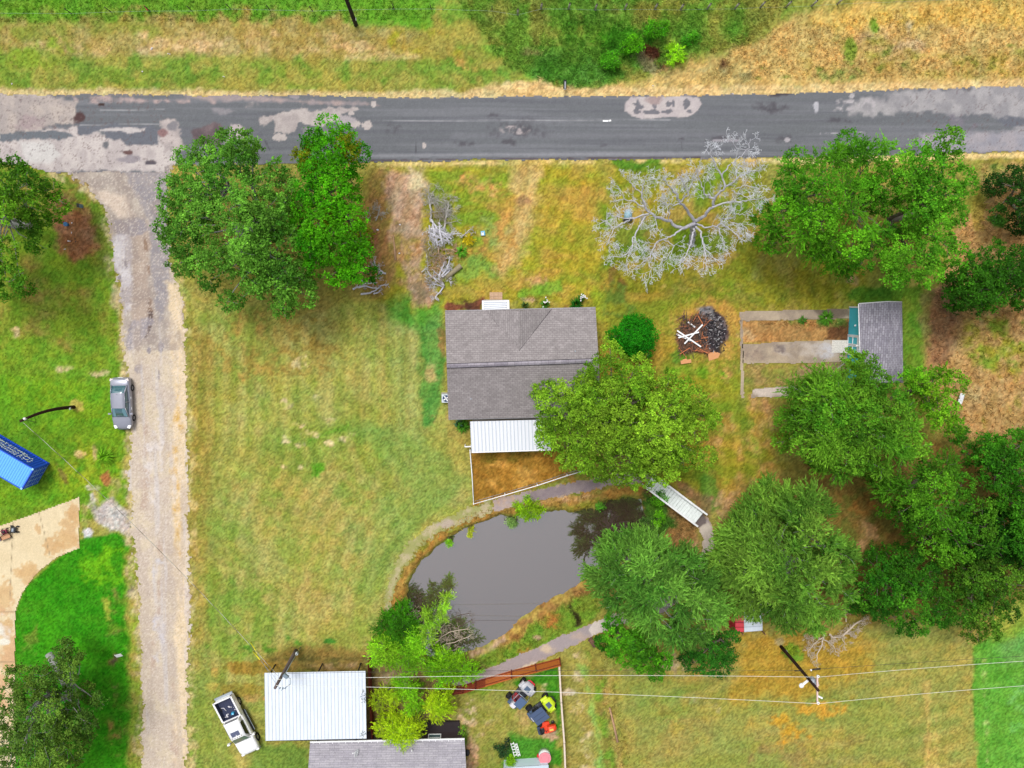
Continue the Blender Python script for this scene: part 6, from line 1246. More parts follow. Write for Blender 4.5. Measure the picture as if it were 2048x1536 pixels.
def rnd(r, n): v = r.normal(size=(n, 3)); return v/(np.linalg.norm(v, axis=1)[:, None]+1e-9)
def tree(name, label, poly, ztop, zlow, col, seed, style='broad', col2=None, sp=1.5, lr=1.25, leaf=.15, dens=1.0, base=None, group=None, bark=None, cat_='tree', trunk_r=.28, gap=0.0, second=.7, tipcol=None):
    r = np.random.RandomState(seed); poly = np.array(poly, float); zm = zlow+(ztop-zlow)*.6
    u0, v0 = poly.min(0); u1, v1 = poly.max(0); m2px = FPX/(H-zm)
    pts = []; tries = 0; spx = sp*1.02*m2px
    cu = r.uniform(u0, u1, 9000); cv = r.uniform(v0, v1, 9000); dd = sdf(cu, cv, poly); Dm = max(dd.max(), 1)
    lrp = lr*m2px*.55
    for a, b, d in zip(cu, cv, dd):
        if d < min(lrp, Dm*.4): continue
        if any((a-p[0])**2+(b-p[1])**2 < spx**2 for p in pts): continue
        pts.append((a, b, d))
    if len(pts) < 3: i3 = np.argsort(-dd)[:40:14]; pts = [(cu[i], cv[i], dd[i]) for i in i3]
    pts = np.array(pts)
    if gap and len(pts) > 8: pts = pts[r.rand(len(pts)) > gap]
    q = np.clip(pts[:, 2]/Dm, 0, 1); dome = np.sqrt(np.clip(1-(1-q)**2.0, 0, 1))
    z = zlow+(ztop-zlow)*dome-lr*.5+r.normal(0, .45, len(pts))*min(1, (ztop-zlow)/4)
    C = Pn(pts[:, 0], pts[:, 1], z)
    k = r.rand(len(C)) < second
    C2 = C[k]+r.normal(0, sp*.35, (k.sum(), 3))*[1, 1, .4]; C2[:, 2] -= np.minimum(lr*1.7+r.rand(k.sum())*2.0, np.maximum(C2[:, 2]-zlow*.7, 0)); Cs = np.concatenate([C, C2])
    Rr = lr*r.uniform(.75, 1.2, len(Cs)); Rr[len(C):] *= .9
    # near the outline the clumps are smaller, so the edge stays lobed
    edge = np.concatenate([pts[:, 2], pts[k][:, 2]]); Rr *= np.clip(.72+.45*edge/(lr*m2px*1.6), .7, 1.12)
    cen = C.mean(0); fork = np.array([cen[0], cen[1], max(zlow*.55, ztop*.22)])
    bs = P(*base, 0) if base else Vector((cen[0], cen[1], 0)); t_ = thing(name, bs, label, cat_, group)
    wd_ = Wood(6); tr_ = trunk_r; wd_.tube(curve(bs, fork, r, .05, 6), tr_*1.25, tr_*.8, 9)
    hubs = []; nh = min(len(C), max(3, min(8, len(C)//9))); hi = r.choice(len(C), nh, replace=False)
    for i in hi:
        h = fork+(C[i]-fork)*.55+np.array([0, 0, -.3]); hubs.append(h); wd_.tube(curve(fork, h, r, .14, 8, .06), tr_*.6, tr_*.3)
    hubs = np.array(hubs)
    for i, c in enumerate(Cs):
        j = np.argmin(((hubs-c)**2).sum(1)); wd_.tube(curve(hubs[j], c+[0, 0, .2], r, .12, 6, .03), tr_*.26, .018, 4)
        for _ in range(3): wd_.tube(curve(c, c+rnd(r, 1)[0]*Rr[i]*.95, r, .1, 4), .025, .01, 3)
    wd_.build('trunk', bark or M_bark, t_, bs)
    P_, N_, A_, L_, W_, K_ = [], [], [], [], [], []
    col = np.array(S(*col)); c2 = np.array(S(*(col2 or (0, 0, 0)))) if col2 else col*np.array([1.25, 1.12, .9]); tc = np.array(S(*tipcol)) if tipcol else None
    for i, c in enumerate(Cs):
        R = Rr[i]; lt = r.uniform(.72, 1.3); mixc = r.rand()**1.1
        if style == 'broad' or (style == 'mix' and r.rand() < .5):
            nc = int(40*dens*(R/1.2)**2)+6; d = rnd(r, nc); d[:, 2] = np.abs(d[:, 2])*.95-.22*r.rand(nc); cc = c+d*R*r.uniform(.7, 1.0, (nc, 1))*[1, 1, 1.05]
            nl = 15; pp = np.repeat(cc, nl, 0)+r.normal(0, .13, (nc*nl, 3)); dn = np.repeat(d, nl, 0); up = np.array([0, 0, .75])
            n_ = dn*.5+up+rnd(r, nc*nl)*.8; ax = rnd(r, nc*nl); ln = leaf*.70*r.uniform(.6, 1.3, nc*nl); w2 = ln*r.uniform(.45, .7, nc*nl)
            f = np.repeat(r.uniform(.7, 1.35, nc), nl)*r.uniform(.65, 1.45, nc*nl)*lt; mm = np.clip(mixc*.6+np.repeat(r.rand(nc), nl)*.5, 0, 1)[:, None]
        else:
            nc = int((62 if style == 'feather' else 52)*dens*(R/1.2)**2)+7; outd = c-np.array([cen[0], cen[1], zlow]); outd[2] *= .5; outd /= np.linalg.norm(outd)+1e-9
            d = rnd(r, nc)*.85+outd*(.75 if style == 'feather' else .25); d[:, 2] = d[:, 2]*.5+.28; d /= np.linalg.norm(d, axis=1)[:, None]; nl = 11; tt = np.tile(np.linspace(.25, 1.15, nl), nc)[:, None]
            dn = np.repeat(d, nl, 0); cb = np.repeat(c+rnd(r, nc)*R*.45, nl, 0); pp = cb+dn*tt*R*.85+np.array([0, 0, -.28])*tt**2*R+r.normal(0, .05, (nc*nl, 3))
            n_ = np.array([0, 0, 1.0])+rnd(r, nc*nl)*.55; ax = dn+rnd(r, nc*nl)*.35; ln = leaf*r.uniform(.9, 1.6, nc*nl)*(.95 if style == 'feather' else .8); w2 = ln*r.uniform(.16, .3, nc*nl)
            f = np.repeat(r.uniform(.65, 1.35, nc), nl)*r.uniform(.7, 1.35, nc*nl)*lt; mm = np.clip(mixc*.5+tt[:, 0]*.4, 0, 1)[:, None]
        n_ = n_/np.linalg.norm(n_, axis=1)[:, None]; kc = (col*(1-mm)+c2*mm)*f[:, None]*[1.36, 1.17, .78]
        if tc is not None and r.rand() < .12: kc = kc*.4+tc*.6*f[:, None]
        P_.append(pp); N_.append(n_); A_.append(ax); L_.append(ln); W_.append(w2); K_.append(kc)
    V, K = leaves(np.concatenate(P_), np.concatenate(N_), np.concatenate(A_), np.concatenate(L_), np.concatenate(W_), np.concatenate(K_))
    npmesh('crown', V-np.array(bs), np.arange(len(V)).reshape(-1, 4), M_leaf, t_, cols=K)
    NLEAF[0] += len(V)//4; print('leaves', NLEAF[0]) if 0 else None
    return t_
NLEAF = [0]
MBG = mat('grey_bark', S(150,150,146), rough=1, noise=.2, nscale=8)
tree('oak_tree', 'large dark green oak with open spreading limbs at the road corner', [(345,330),(355,300),(392,300),(385,272),(400,262),(425,282),(460,262),(490,268),(515,280),(512,306),(545,308),(560,320),(598,345),(606,400),(592,440),(606,500),(622,545),(640,570),(604,585),(602,615),(556,632),(540,600),(510,610),(480,600),(455,634),(440,625),(436,590),(400,575),(380,565),(345,545),(330,530),(340,505),(322,490),(318,470),(288,435),(300,420),(330,425),(320,395),(312,370),(330,350),(348,350)], 11.5, 4.5, (44,102,30), 11, sp=1.32, lr=1.2, col2=(104,168,66), gap=.07, bark=MBG, leaf=.15, trunk_r=.42, base=(470,455))
tree('shade_tree', 'bright green dense tree touching the east side of the corner oak', [(572,292),(590,262),(620,242),(632,218),(660,222),(682,240),(705,268),(738,282),(742,300),(725,318),(708,322),(712,370),(718,390),(735,410),(738,440),(742,500),(748,530),(735,555),(715,560),(700,578),(675,582),(645,560),(612,545),(590,500),(578,440),(590,390),(585,345),(566,310)], 10.5, 4, (34,116,8), 12, sp=1.4, lr=1.3, col2=(78,160,16), leaf=.14, trunk_r=.34, base=(655,420), tipcol=(150,130,20), second=.9)
tree('pecan_tree', 'green tree with pale twigs cut off by the west edge above the leaf patch', [(-110,300),(-40,280),(20,284),(52,296),(48,318),(54,335),(92,340),(100,360),(78,382),(82,420),(72,470),(84,520),(96,560),(76,590),(30,600),(-110,600)], 10, 4, (44,102,26), 13, col2=(100,156,42), gap=.2, bark=MBG, base=(5,440), sp=1.5)
tree('elm_tree', 'broad green tree beside the road with dead grey branches to its west', [(1516,440),(1512,400),(1536,390),(1540,350),(1548,310),(1585,308),(1600,280),(1640,288),(1690,268),(1745,272),(1762,262),(1785,290),(1776,330),(1786,380),(1800,430),(1786,480),(1756,520),(1740,545),(1700,552),(1676,528),(1640,522),(1590,512),(1575,490),(1545,478),(1530,460)], 11.5, 4, (46,116,18), 14, col2=(92,164,34), sp=1.45, trunk_r=.4, base=(1640,420), style='mix', leaf=.14)
tree('elm_tree', 'tall green tree overhanging the road at its right edge behind the shed', [(1782,330),(1795,290),(1840,276),(1852,262),(1872,262),(1868,240),(1895,240),(1902,262),(1932,270),(1935,300),(1925,320),(1950,335),(1960,370),(1952,400),(1925,420),(1930,450),(1915,480),(1938,505),(1930,526),(1900,530),(1892,555),(1870,565),(1840,572),(1790,578),(1745,572),(1730,556),(1760,530),(1795,480),(1806,430),(1785,380)], 11.5, 3.5, (48,124,20), 15, col2=(104,176,46), sp=1.45, trunk_r=.36, base=(1830,430), leaf=.15)
tree('dark_tree', 'dark green rounded tree in the dry field at the east edge', [(1898,560),(1920,532),(1960,504),(2000,508),(2048,490),(2140,520),(2150,600),(2080,615),(2030,602),(1990,632),(1950,640),(1922,625),(1902,600)], 8, 2, (24,80,16), 16, col2=(56,116,24), sp=1.3, base=(1985,572), second=.9)
tree('dark_tree', 'dark small tree cut off at the east edge just south of the road', [(2006,370),(2012,345),(2040,328),(2120,330),(2120,450),(2060,462),(2036,445),(2020,410)], 7, 2, (22,62,20), 17, col2=(46,92,30), sp=1.2, base=(2045,395))
tree('maple_tree', 'large yellow green rounded tree overhanging the house roof corner', [(1064,810),(1070,775),(1086,752),(1116,760),(1130,745),(1152,752),(1160,725),(1182,700),(1200,704),(1216,688),(1238,698),(1252,718),(1280,715),(1308,738),(1322,765),(1352,770),(1372,745),(1410,765),(1432,800),(1448,840),(1430,880),(1436,910),(1405,945),(1360,962),(1310,962),(1290,985),(1262,975),(1215,972),(1180,958),(1150,945),(1105,928),(1080,905),(1068,880),(1058,850)], 11, 4, (70,124,26), 18, col2=(134,184,58), sp=1.35, lr=1.2, leaf=.15, trunk_r=.42, base=(1240,815), second=.9, dens=1.1)
tree('shade_tree', 'green feathery edged tree covering the south end of the shed', [(1580,815),(1558,850),(1560,822),(1580,790),(1590,750),(1620,722),(1650,738),(1690,740),(1720,712),(1750,706),(1775,725),(1790,755),(1830,790),(1850,830),(1866,870),(1850,920),(1810,945),(1782,965),(1740,950),(1700,968),(1660,968),(1610,940),(1576,900)], 11.5, 4, (46,112,22), 19, col2=(106,164,50), sp=1.4, trunk_r=.4, base=(1695,800), bark=MBG, style='mix', dens=1.3, lr=1.35)
tree('shade_tree', 'bright green tree between the shed and the white board in the dry field', [(1800,745),(1850,735),(1900,714),(1925,742),(1940,778),(1925,800),(1932,850),(1942,872),(1900,892),(1872,872),(1850,830),(1826,790)], 8.5, 3, (56,134,20), 20, col2=(118,178,40), sp=1.25, lr=1.1, base=(1855,775), style='mix')
tree('shade_tree', 'mid green tree south-east of the shed tree in the eastern thicket', [(1780,960),(1830,930),(1868,885),(1900,895),(1930,900),(1950,945),(1968,990),(1990,1020),(2006,1080),(1985,1115),(1930,1125),(1880,1130),(1820,1085),(1780,1040),(1750,1005),(1730,980)], 10.5, 3.5, (36,100,16), 21, col2=(86,150,36), sp=1.4, base=(1840,960), style='mix')
tree('dark_tree', 'dark green tree filling the east edge below the dry field', [(1936,900),(1945,870),(1960,845),(1990,860),(2048,856),(2150,850),(2150,1130),(2060,1150),(2010,1110),(2000,1050),(1965,985),(1945,940)], 9.5, 2.5, (22,82,14), 22, col2=(66,136,30), sp=1.4, base=(2010,950), second=.9)
tree('dark_tree', 'dark green tree at the southern edge of the eastern thicket', [(1712,1195),(1705,1165),(1730,1140),(1770,1112),(1800,1085),(1860,1110),(1890,1150),(1905,1200),(1900,1250),(1872,1282),(1830,1268),(1800,1272),(1760,1250),(1730,1235)], 8.5, 2.5, (26,90,16), 23, col2=(70,136,34), sp=1.3, base=(1775,1140), second=.9)
tree('dark_tree', 'deep green tree at the south-east corner of the thicket by the bright lawn', [(1895,1150),(1930,1125),(2000,1110),(2060,1130),(2120,1140),(2110,1200),(2055,1215),(2030,1240),(2010,1270),(1970,1292),(1935,1275),(1905,1240)], 8.5, 2.5, (28,88,18), 24, col2=(84,130,40), sp=1.3, base=(1935,1150), second=.9)
tree('dark_tree', 'low dark tree deep between the others in the eastern thicket', [(1990,1010),(2060,1000),(2100,1120),(1980,1140),(1900,1125),(1880,1060),(1900,1020)], 6.5, 2, (18,70,14), 25, col2=(44,106,24), sp=1.3, base=(1950,1040))
tree('willow_tree', 'feathery light green tree south-east of the pond above the painted shelter', [(1432,1130),(1424,1100),(1450,1050),(1480,1010),(1520,1015),(1545,988),(1600,968),(1640,975),(1672,1008),(1660,1040),(1690,1070),(1715,1105),(1705,1150),(1720,1180),(1700,1215),(1690,1245),(1650,1268),(1610,1280),(1570,1275),(1530,1262),(1506,1250),(1490,1222),(1472,1236),(1450,1200),(1432,1165)], 11, 4, (50,112,34), 26, 'feather', col2=(118,168,70), sp=1.35, lr=1.3, trunk_r=.36, base=(1540,1090), bark=MBG)
tree('willow_tree', 'feathery green tree hanging over the east bank of the pond', [(1184,1160),(1196,1110),(1225,1078),(1262,1062),(1300,1062),(1340,1085),(1385,1098),(1412,1120),(1436,1160),(1452,1195),(1462,1230),(1448,1262),(1420,1290),(1380,1300),(1335,1292),(1300,1270),(1258,1240),(1225,1225),(1196,1200)], 10.5, 4, (44,106,36), 27, 'feather', col2=(106,162,72), sp=1.35, lr=1.3, trunk_r=.36, base=(1295,1130), bark=MBG)
tree('shade_tree', 'glossy dark green low tree just below the feathery pond tree', [(1206,1250),(1240,1245),(1300,1280),(1350,1295),(1345,1320),(1318,1362),(1290,1368),(1262,1355),(1240,1322),(1206,1312),(1216,1280)], 6, 2, (26,96,20), 28, col2=(86,160,34), sp=1.2, lr=1.05, base=(1270,1275), leaf=.19)
tree('dark_tree', 'dark bushy tree between the pond tree and the golden field', [(1350,1290),(1400,1300),(1440,1275),(1474,1245),(1478,1290),(1470,1348),(1430,1348),(1392,1344),(1360,1330)], 5.5, 1.5, (22,82,22), 29, col2=(50,116,34), sp=1.2, lr=1.05, base=(1400,1275), second=.9)
tree('pecan_tree', 'blue green tree over the driveway in the south-west corner', [(25,1332),(60,1318),(85,1305),(140,1318),(160,1338),(150,1358),(112,1352),(108,1390),(130,1398),(150,1400),(190,1405),(202,1430),(198,1470),(150,1475),(165,1500),(160,1530),(130,1580),(0,1600),(-20,1540),(10,1480),(-10,1440),(2,1390)], 9.5, 3.5, (48,92,40), 30, col2=(100,140,58), sp=1.25, lr=1.2, gap=.04, base=(98,1308), bark=MBG, trunk_r=.3)
# thicket of willow shrubs by the carport
WG = 'willow shrubs between the carport and the pond'
for i, (pl, zt, zl, c1, c2, bs_, lb) in enumerate((
    ([(745,1262),(752,1235),(790,1212),(825,1222),(845,1260),(835,1290),(800,1300),(765,1290)], 3.6, 1, (34,104,14), (70,140,24), (795,1240), 'darker green leafy shrub at the water edge, northernmost of the thicket'),
    ([(736,1300),(750,1270),(785,1262),(806,1285),(810,1320),(790,1336),(760,1334),(738,1322)], 4.2, 1.2, (84,164,22), (142,204,50), (772,1280), 'round bright green shrub next to the north-east corner of the carport'),
    ([(806,1290),(830,1258),(850,1252),(856,1280),(848,1330),(840,1352),(812,1345),(800,1320)], 4.4, 1.2, (76,160,20), (132,200,44), (832,1275), 'bright green shrub in the middle of the thicket'),
    ([(846,1252),(842,1232),(858,1216),(868,1240),(878,1222),(890,1195),(896,1215),(890,1240),(866,1262),(862,1290),(848,1290)], 4.6, 1.5, (100,170,40), (150,200,70), (858,1250), 'tall narrow light green shrub leaning over the pond'),
    ([(850,1320),(880,1300),(915,1300),(935,1318),(962,1342),(958,1372),(930,1368),(900,1366),(870,1378),(850,1358)], 4.2, 1.2, (74,158,20), (140,204,40), (895,1310), 'wide bright green shrub beside the board fence and path'),
    ([(795,1345),(840,1350),(845,1390),(836,1440),(806,1436),(792,1390)], 4.4, 1.2, (84,164,22), (136,200,40), (818,1362), 'tall bright green shrub just below the power line wires'),
    ([(740,1390),(760,1376),(795,1375),(800,1400),(785,1412),(750,1410),(738,1405)], 3.2, .8, (112,166,24), (166,200,46), (770,1370), 'low yellow green shrub against the dark red fence'),
    ([(848,1400),(855,1378),(890,1376),(915,1400),(905,1425),(890,1452),(865,1455),(848,1430)], 4.0, 1.0, (120,178,22), (178,214,44), (875,1390), 'yellow green shrub in front of the neighbour house window'),
    ([(745,1470),(735,1450),(770,1432),(800,1432),(846,1428),(848,1460),(835,1478),(806,1496),(785,1492),(760,1484)], 4.4, 1.2, (116,174,20), (174,210,40), (790,1430), 'yellow green shrub overhanging the neighbour house gutter'))):
    tree('willow_shrub', lb, pl, zt, zl, c1, 40+i, 'willow', col2=c2, sp=.72, lr=.95, leaf=.11, dens=1.5, base=bs_, group=WG, trunk_r=.08, cat_='shrub', second=.6)
tree('round_bush', 'vivid green round bush between the house and the burn pile', [(1226,672),(1234,650),(1255,634),(1280,630),(1305,640),(1312,665),(1306,700),(1290,718),(1262,715),(1240,702)], 3.4, .8, (16,112,14), 60, col2=(44,152,26), sp=.62, lr=.8, leaf=.1, dens=2.2, base=(1266,668), trunk_r=.1, cat_='bush', second=.9)
def bush(name, u, v, rx, ry, h, c1, c2, seed, label, style='willow', group=None, leaf=.09, cat_='bush'):
    n = 12; r = random.Random(seed); pl = [(u+rx*math.cos(a)*r.uniform(.75, 1.1), v+ry*math.sin(a)*r.uniform(.75, 1.1)) for a in [2*math.pi*k/n for k in range(n)]]
    return tree(name, label, pl, h, h*.25, c1, seed, style, col2=c2, sp=.5, lr=min(.55, rx*.047*.7), leaf=leaf, dens=2.0, trunk_r=.04, cat_=cat_, second=.5, group=group)
bush('reed_bush', 1058, 1022, 32, 27, 1.5, (100,168,20), (150,200,40), 70, 'bright lime green bush on the north bank of the pond')
bush('pond_plant', 1318, 1002, 16, 22, 1.2, (56,130,20), (90,160,34), 71, 'green leafy plant under the middle of the footbridge', 'broad'); bush('pond_plant', 1318, 1036, 13, 18, 1.2, (70,150,24), (110,180,40), 72, 'bright green plant south of the one under the footbridge', 'broad')
bush('pond_plant', 1198, 1012, 10, 8, .6, (60,140,40), (100,170,60), 73, 'small green plant at the north-east waterline of the pond', 'broad'); bush('pond_plant', 898, 1086, 9, 8, .6, (90,170,30), (140,200,50), 74, 'small bright green plant at the north-west waterline', 'willow'); bush('pond_plant', 940, 1070, 9, 9, .6, (150,180,40), (180,200,70), 75, 'small yellow green plant beside the north-west waterline', 'willow'); bush('pond_plant', 1024, 1046, 15, 8, .5, (90,140,80), (120,160,100), 76, 'grey green waterside plant west of the lime green bush', 'willow'); bush('pond_plant', 1290, 1046, 14, 12, .7, (36,86,30), (110,150,90), 77, 'dark plant with pale leaves at the east end of the water', 'broad')
bush('ditch_bush', 1352, 108, 22, 24, 1.6, (100,178,20), (140,204,40), 78, 'lime green bush beside the dark culvert opening', 'willow'); bush('ditch_bush', 1268, 90, 26, 20, 1.2, (56,140,20), (96,180,30), 79, 'bright green weedy bush west of the culvert', 'broad'); bush('ditch_bush', 1312, 58, 26, 20, 1.2, (50,136,20), (92,176,34), 80, 'green weedy bush just north of the culvert', 'broad'); bush('ditch_bush', 1384, 76, 18, 10, .9, (46,128,24), (84,160,40), 81, 'low dark green bush north-east of the culvert', 'broad'); bush('ditch_bush', 1220, 122, 24, 16, .9, (58,140,30), (90,176,40), 82, 'low bright green weeds above the mailbox side of the ditch', 'broad')
def rosette(u, v, R, n, c, label, seed, h=.5, flowers=0, name='garden_plant'):
    r = np.random.RandomState(seed); o = P(u, v); t_ = thing(name, o, label, 'plant'); V = []; K = []; c = np.array(S(*c))
    for i in range(n):
        a = r.uniform(0, 6.283); L = R*r.uniform(.6, 1.1); hh = h*r.uniform(.5, 1.2); w_ = .05*r.uniform(.7, 1.3); d = np.array([math.cos(a), math.sin(a), 0]); s = np.array([-d[1], d[0], 0])*w_; k = c*r.uniform(.6, 1.5)
        p0 = d*.05; p1 = d*L*.5+[0, 0, hh]; p2 = d*L+[0, 0, hh*.55]
        V += [p0-s*.6, p0+s*.6, p1+s, p1-s, p1-s, p1+s, p2+s*.15, p2-s*.15]; K += [k]*8
    npmesh('leaves', np.array(V), np.arange(len(V)).reshape(-1, 4), M_leaf, t_, cols=np.array(K))
    if flowers:
        m_ = MB()
        for i in range(flowers): m_.ball((r.normal(0, R*.45), r.normal(0, R*.45)+.1, h*1.2+r.uniform(0, .3)), .07, 4)
        m_.build('white_flowers', M_white, t_)
rosette(214, 911, .95, 70, (130,190,40), 'spiky bright green yucca on the grass west of the gravel road', 1, .6); rosette(924, 503, .7, 60, (110,180,50), 'spiky green plant at the east side of the brush pile', 2, .5)
rosette(1152, 609, .75, 60, (40,110,24), 'dark green strappy plant by the north-east house wall', 3, .6, 3); rosette(1163, 595, .45, 30, (90,140,50), 'white flowering lily beside the north-east house corner', 4, .6, 16); rosette(1090, 609, .55, 40, (90,150,50), 'green lily with white flowers at the middle of the north house wall', 5, .5, 10); rosette(1050, 611, .45, 30, (80,110,50), 'dull green small plant on the north house wall near the awning', 6, .4)
rosette(926, 851, .75, 90, (100,170,50), 'arching bright green plant beside the patio cover', 7, .7); rosette(918, 845, .5, 50, (90,140,100), 'grey green plant tucked under the house eave by the patio', 8, .7); rosette(1652, 636, .8, 90, (90,150,40), 'tuft of green grass growing beside the northern slab near the shed', 9, .35); rosette(1604, 640, .5, 40, (90,146,50), 'smaller green tuft farther from the shed on the northern slab', 10, .3)
bush('yellow_bush', 938, 480, 13, 9, .6, (176,176,30), (206,196,50), 83, 'small yellow bush beside the brush pile'); bush('shade_shrub', 1008, 1500, 13, 20, .9, (20,52,50), (50,90,50), 84, 'very dark bushy shrub west of the white ladders', 'broad'); bush('shade_shrub', 1022, 1524, 12, 12, 1.0, (110,190,20), (150,210,50), 85, 'bright lime shrub at the corner of the low pale roof', 'broad')
bush('side_shrub', 928, 1468, 8, 20, 1.0, (60,120,30), (110,160,60), 86, 'narrow green shrub at the corner of the neighbour house', 'broad'); bush('field_weed', 1585, 1302, 16, 10, .5, (100,150,44), (140,170,60), 87, 'low green weeds around the base of the south-east pole', 'willow')
# ---------------------------------------------------------------- the big dead tree and cut wood
def twigs(wd_, pts, r0, rs, depth, spread, dz=.25, dens=1.0, flat=None):
    pts = np.asarray(pts); m = len(pts); L = np.linalg.norm(np.diff(pts, axis=0), axis=1).sum()
    k = max(2, int(L*dens*(1.9 if depth >= 2 else 3.0)))
    for _ in range(k):
        t = rs.uniform(.18, 1.0); i = min(int(t*(m-1)), m-2); f = t*(m-1)-i; p = pts[i]*(1-f)+pts[i+1]*f; d = pts[i+1]-pts[i]; d = d/(np.linalg.norm(d)+1e-9)
        s = rs.choice([-1, 1]); sd_ = np.array([-d[1], d[0], 0])*s; dr = d*rs.uniform(.3, .9)+sd_*rs.uniform(.4, 1.0)+rnd(rs, 1)[0]*.35; dr[2] = dr[2]*.6+dz*rs.uniform(-.3, 1); dr /= np.linalg.norm(dr)
        ln = spread*rs.uniform(.5, 1.2)*(.6+.6*(1-t)); q = curve(p, p+dr*ln, rs, .085, 5)
        if flat is not None: q[:, 2] = np.clip(q[:, 2], .03, flat)
        ra = max(r0*(1-.75*t)*.5, .015); wd_.tube(q, ra, .010, 4 if ra > .03 else 3)
        if depth > 0: twigs(wd_, q, ra, rs, depth-1, spread*.55, dz, dens*1.2, flat)
def Z5(x, y): return 1190+x/5.12, 260+y/5.12
LIM = [([(985,1180),(1000,1080),(1010,1000),(1020,950)], .34, .28, 0, 3.0), ([(1020,960),(880,1010),(740,930),(600,880),(510,790),(480,650),(500,520),(540,460)], .2, .04, 3, 8.0), ([(545,860),(400,900),(260,900),(120,850)], .09, .02, 6, 7.5), ([(500,780),(400,740),(300,700),(200,720)], .07, .02, 7, 8), ([(480,650),(380,560),(330,470)], .06, .02, 7.5, 8.5), ([(300,700),(240,600),(230,560)], .04, .02, 7.6, 8.2),
    ([(1020,940),(940,810),(870,740),(830,640),(740,570),(700,500)], .17, .03, 3, 9), ([(870,740),(960,660),(920,560),(850,440)], .08, .02, 7, 9.5), ([(870,760),(760,760),(640,730)], .06, .02, 7, 8.5), ([(900,680),(990,580),(1000,480),(1050,400)], .05, .02, 7.5, 9.5),
    ([(1030,930),(1110,890),(1200,790),(1220,700),(1330,590),(1450,500),(1600,420),(1700,400)], .2, .03, 3, 9), ([(1220,700),(1120,650),(1080,520),(1040,420)], .1, .02, 7, 9), ([(1200,790),(1330,740),(1500,730),(1640,710),(1740,680)], .1, .03, 6.5, 8.5), ([(1330,590),(1300,460),(1230,360),(1180,240),(1180,170)], .1, .02, 8, 10.5), ([(1300,460),(1380,360),(1450,300),(1560,210),(1590,90)], .07, .02, 8.5, 11), ([(1560,210),(1440,180),(1400,110)], .04, .02, 9.8, 10.6), ([(1450,500),(1460,400),(1560,330)], .05, .02, 8.5, 10), ([(1400,620),(1500,660),(1600,720)], .05, .02, 7.5, 8.6), ([(1440,600),(1560,560),(1680,600)], .05, .02, 8, 9),
    ([(1040,960),(1130,1000),(1250,990),(1295,1080),(1320,1180)], .1, .02, 3, 6.5), ([(1250,990),(1300,920),(1400,900),(1470,860),(1570,860)], .08, .02, 5, 7.5), ([(1300,960),(1380,1010),(1460,1080),(1540,1150)], .08, .02, 5, 7), ([(1300,920),(1340,860),(1430,800)], .05, .02, 6, 7.5), ([(1400,950),(1500,960),(1590,1040)], .05, .02, 6, 7),
    ([(1030,990),(1090,1060),(1110,1200),(1140,1320),(1140,1440)], .12, .02, 3, 6.5), ([(1110,1200),(1190,1280),(1235,1345)], .05, .02, 5, 6.5), ([(1010,1010),(1000,1110),(960,1230),(900,1320),(850,1390)], .12, .02, 3, 6.5),
    ([(900,1010),(800,1080),(700,1120),(620,1150),(570,1280),(480,1370),(400,1420)], .1, .02, 4, 7), ([(570,1260),(562,1380),(560,1490),(590,1530)], .04, .015, 6, 6), ([(700,1120),(820,1180),(740,1300),(660,1380)], .05, .02, 5, 6), ([(515,880),(440,1010),(390,1110),(370,1230),(260,1310),(140,1290)], .09, .02, 6, 7), ([(370,1230),(320,1330),(330,1440)], .04, .02, 6.5, 7), ([(400,900),(280,960),(180,1020),(140,1150),(110,1180)], .07, .02, 6.5, 7.5), ([(180,1000),(110,930),(60,920)], .04, .02, 7, 7.5), ([(740,930),(770,830),(760,700)], .05, .02, 5.5, 7.5), ([(620,880),(640,1000),(560,1040)], .04, .02, 6, 6.5)]
rs_ = np.random.RandomState(77); o = P(1381, 489); dt_ = thing('dead_tree', o, 'big bare dead tree with a spreading pale grey crown by the road', 'dead tree'); wt = Wood(7); wl2 = Wood(3)
for pl, r0, r1, z0, z1 in LIM:
    uv = np.array([Z5(*p) for p in pl]); n = len(uv); zz = np.linspace(z0, z1, n); pts = Pn(uv[:, 0], uv[:, 1], zz)
    t = np.linspace(0, n-1, n*4); pts = np.stack([np.interp(t, np.arange(n), pts[:, k]) for k in range(3)], 1); pts[1:-1] += rs_.normal(0, .05, (len(pts)-2, 3)); wt.tube(pts, r0*.85, max(r1*.8, .025))
    if z0 > .5: twigs(wl2, pts[len(pts)//6:], r1*1.3+.014, rs_, 3, 1.3, .2, 1.3)
wt.build('trunk_and_limbs', mat('dead_bark', S(190,188,196), rough=1, noise=.3, nscale=6), dt_, o); wl2.build('twigs', mat('dead_twigs_silver', S(216,218,226), rough=1, noise=.2), dt_, o)
def brush(name, label, lines, seed, spread=1.2, depth=1, mt=None, dens=1.0, flat=.7, cat_='branches', group=None, z=.25):
    rs = np.random.RandomState(seed); w_ = Wood(5); o = P(*lines[0][0][0])
    for pl, r0 in lines:
        uv = np.array(pl, float); n = len(uv); zz = np.linspace(z*.5, z, n)+rs.uniform(0, .2, n); pts = Pn(uv[:, 0], uv[:, 1], zz); t = np.linspace(0, n-1, n*3); pts = np.stack([np.interp(t, np.arange(n), pts[:, k]) for k in range(3)], 1); pts += rs.normal(0, .03, pts.shape)
        w_.tube(pts, r0*1.15, r0*.5, 6); twigs(w_, pts, r0*.9+.03, rs, depth+1, spread, .1, dens*1.7, flat)
    ob = w_.build(name, mt or M_dead, None, o); ob.location = o; return tag(ob, label, cat_, group)
def Z6(x, y): return 700+x/6.4, 370+y/6.4
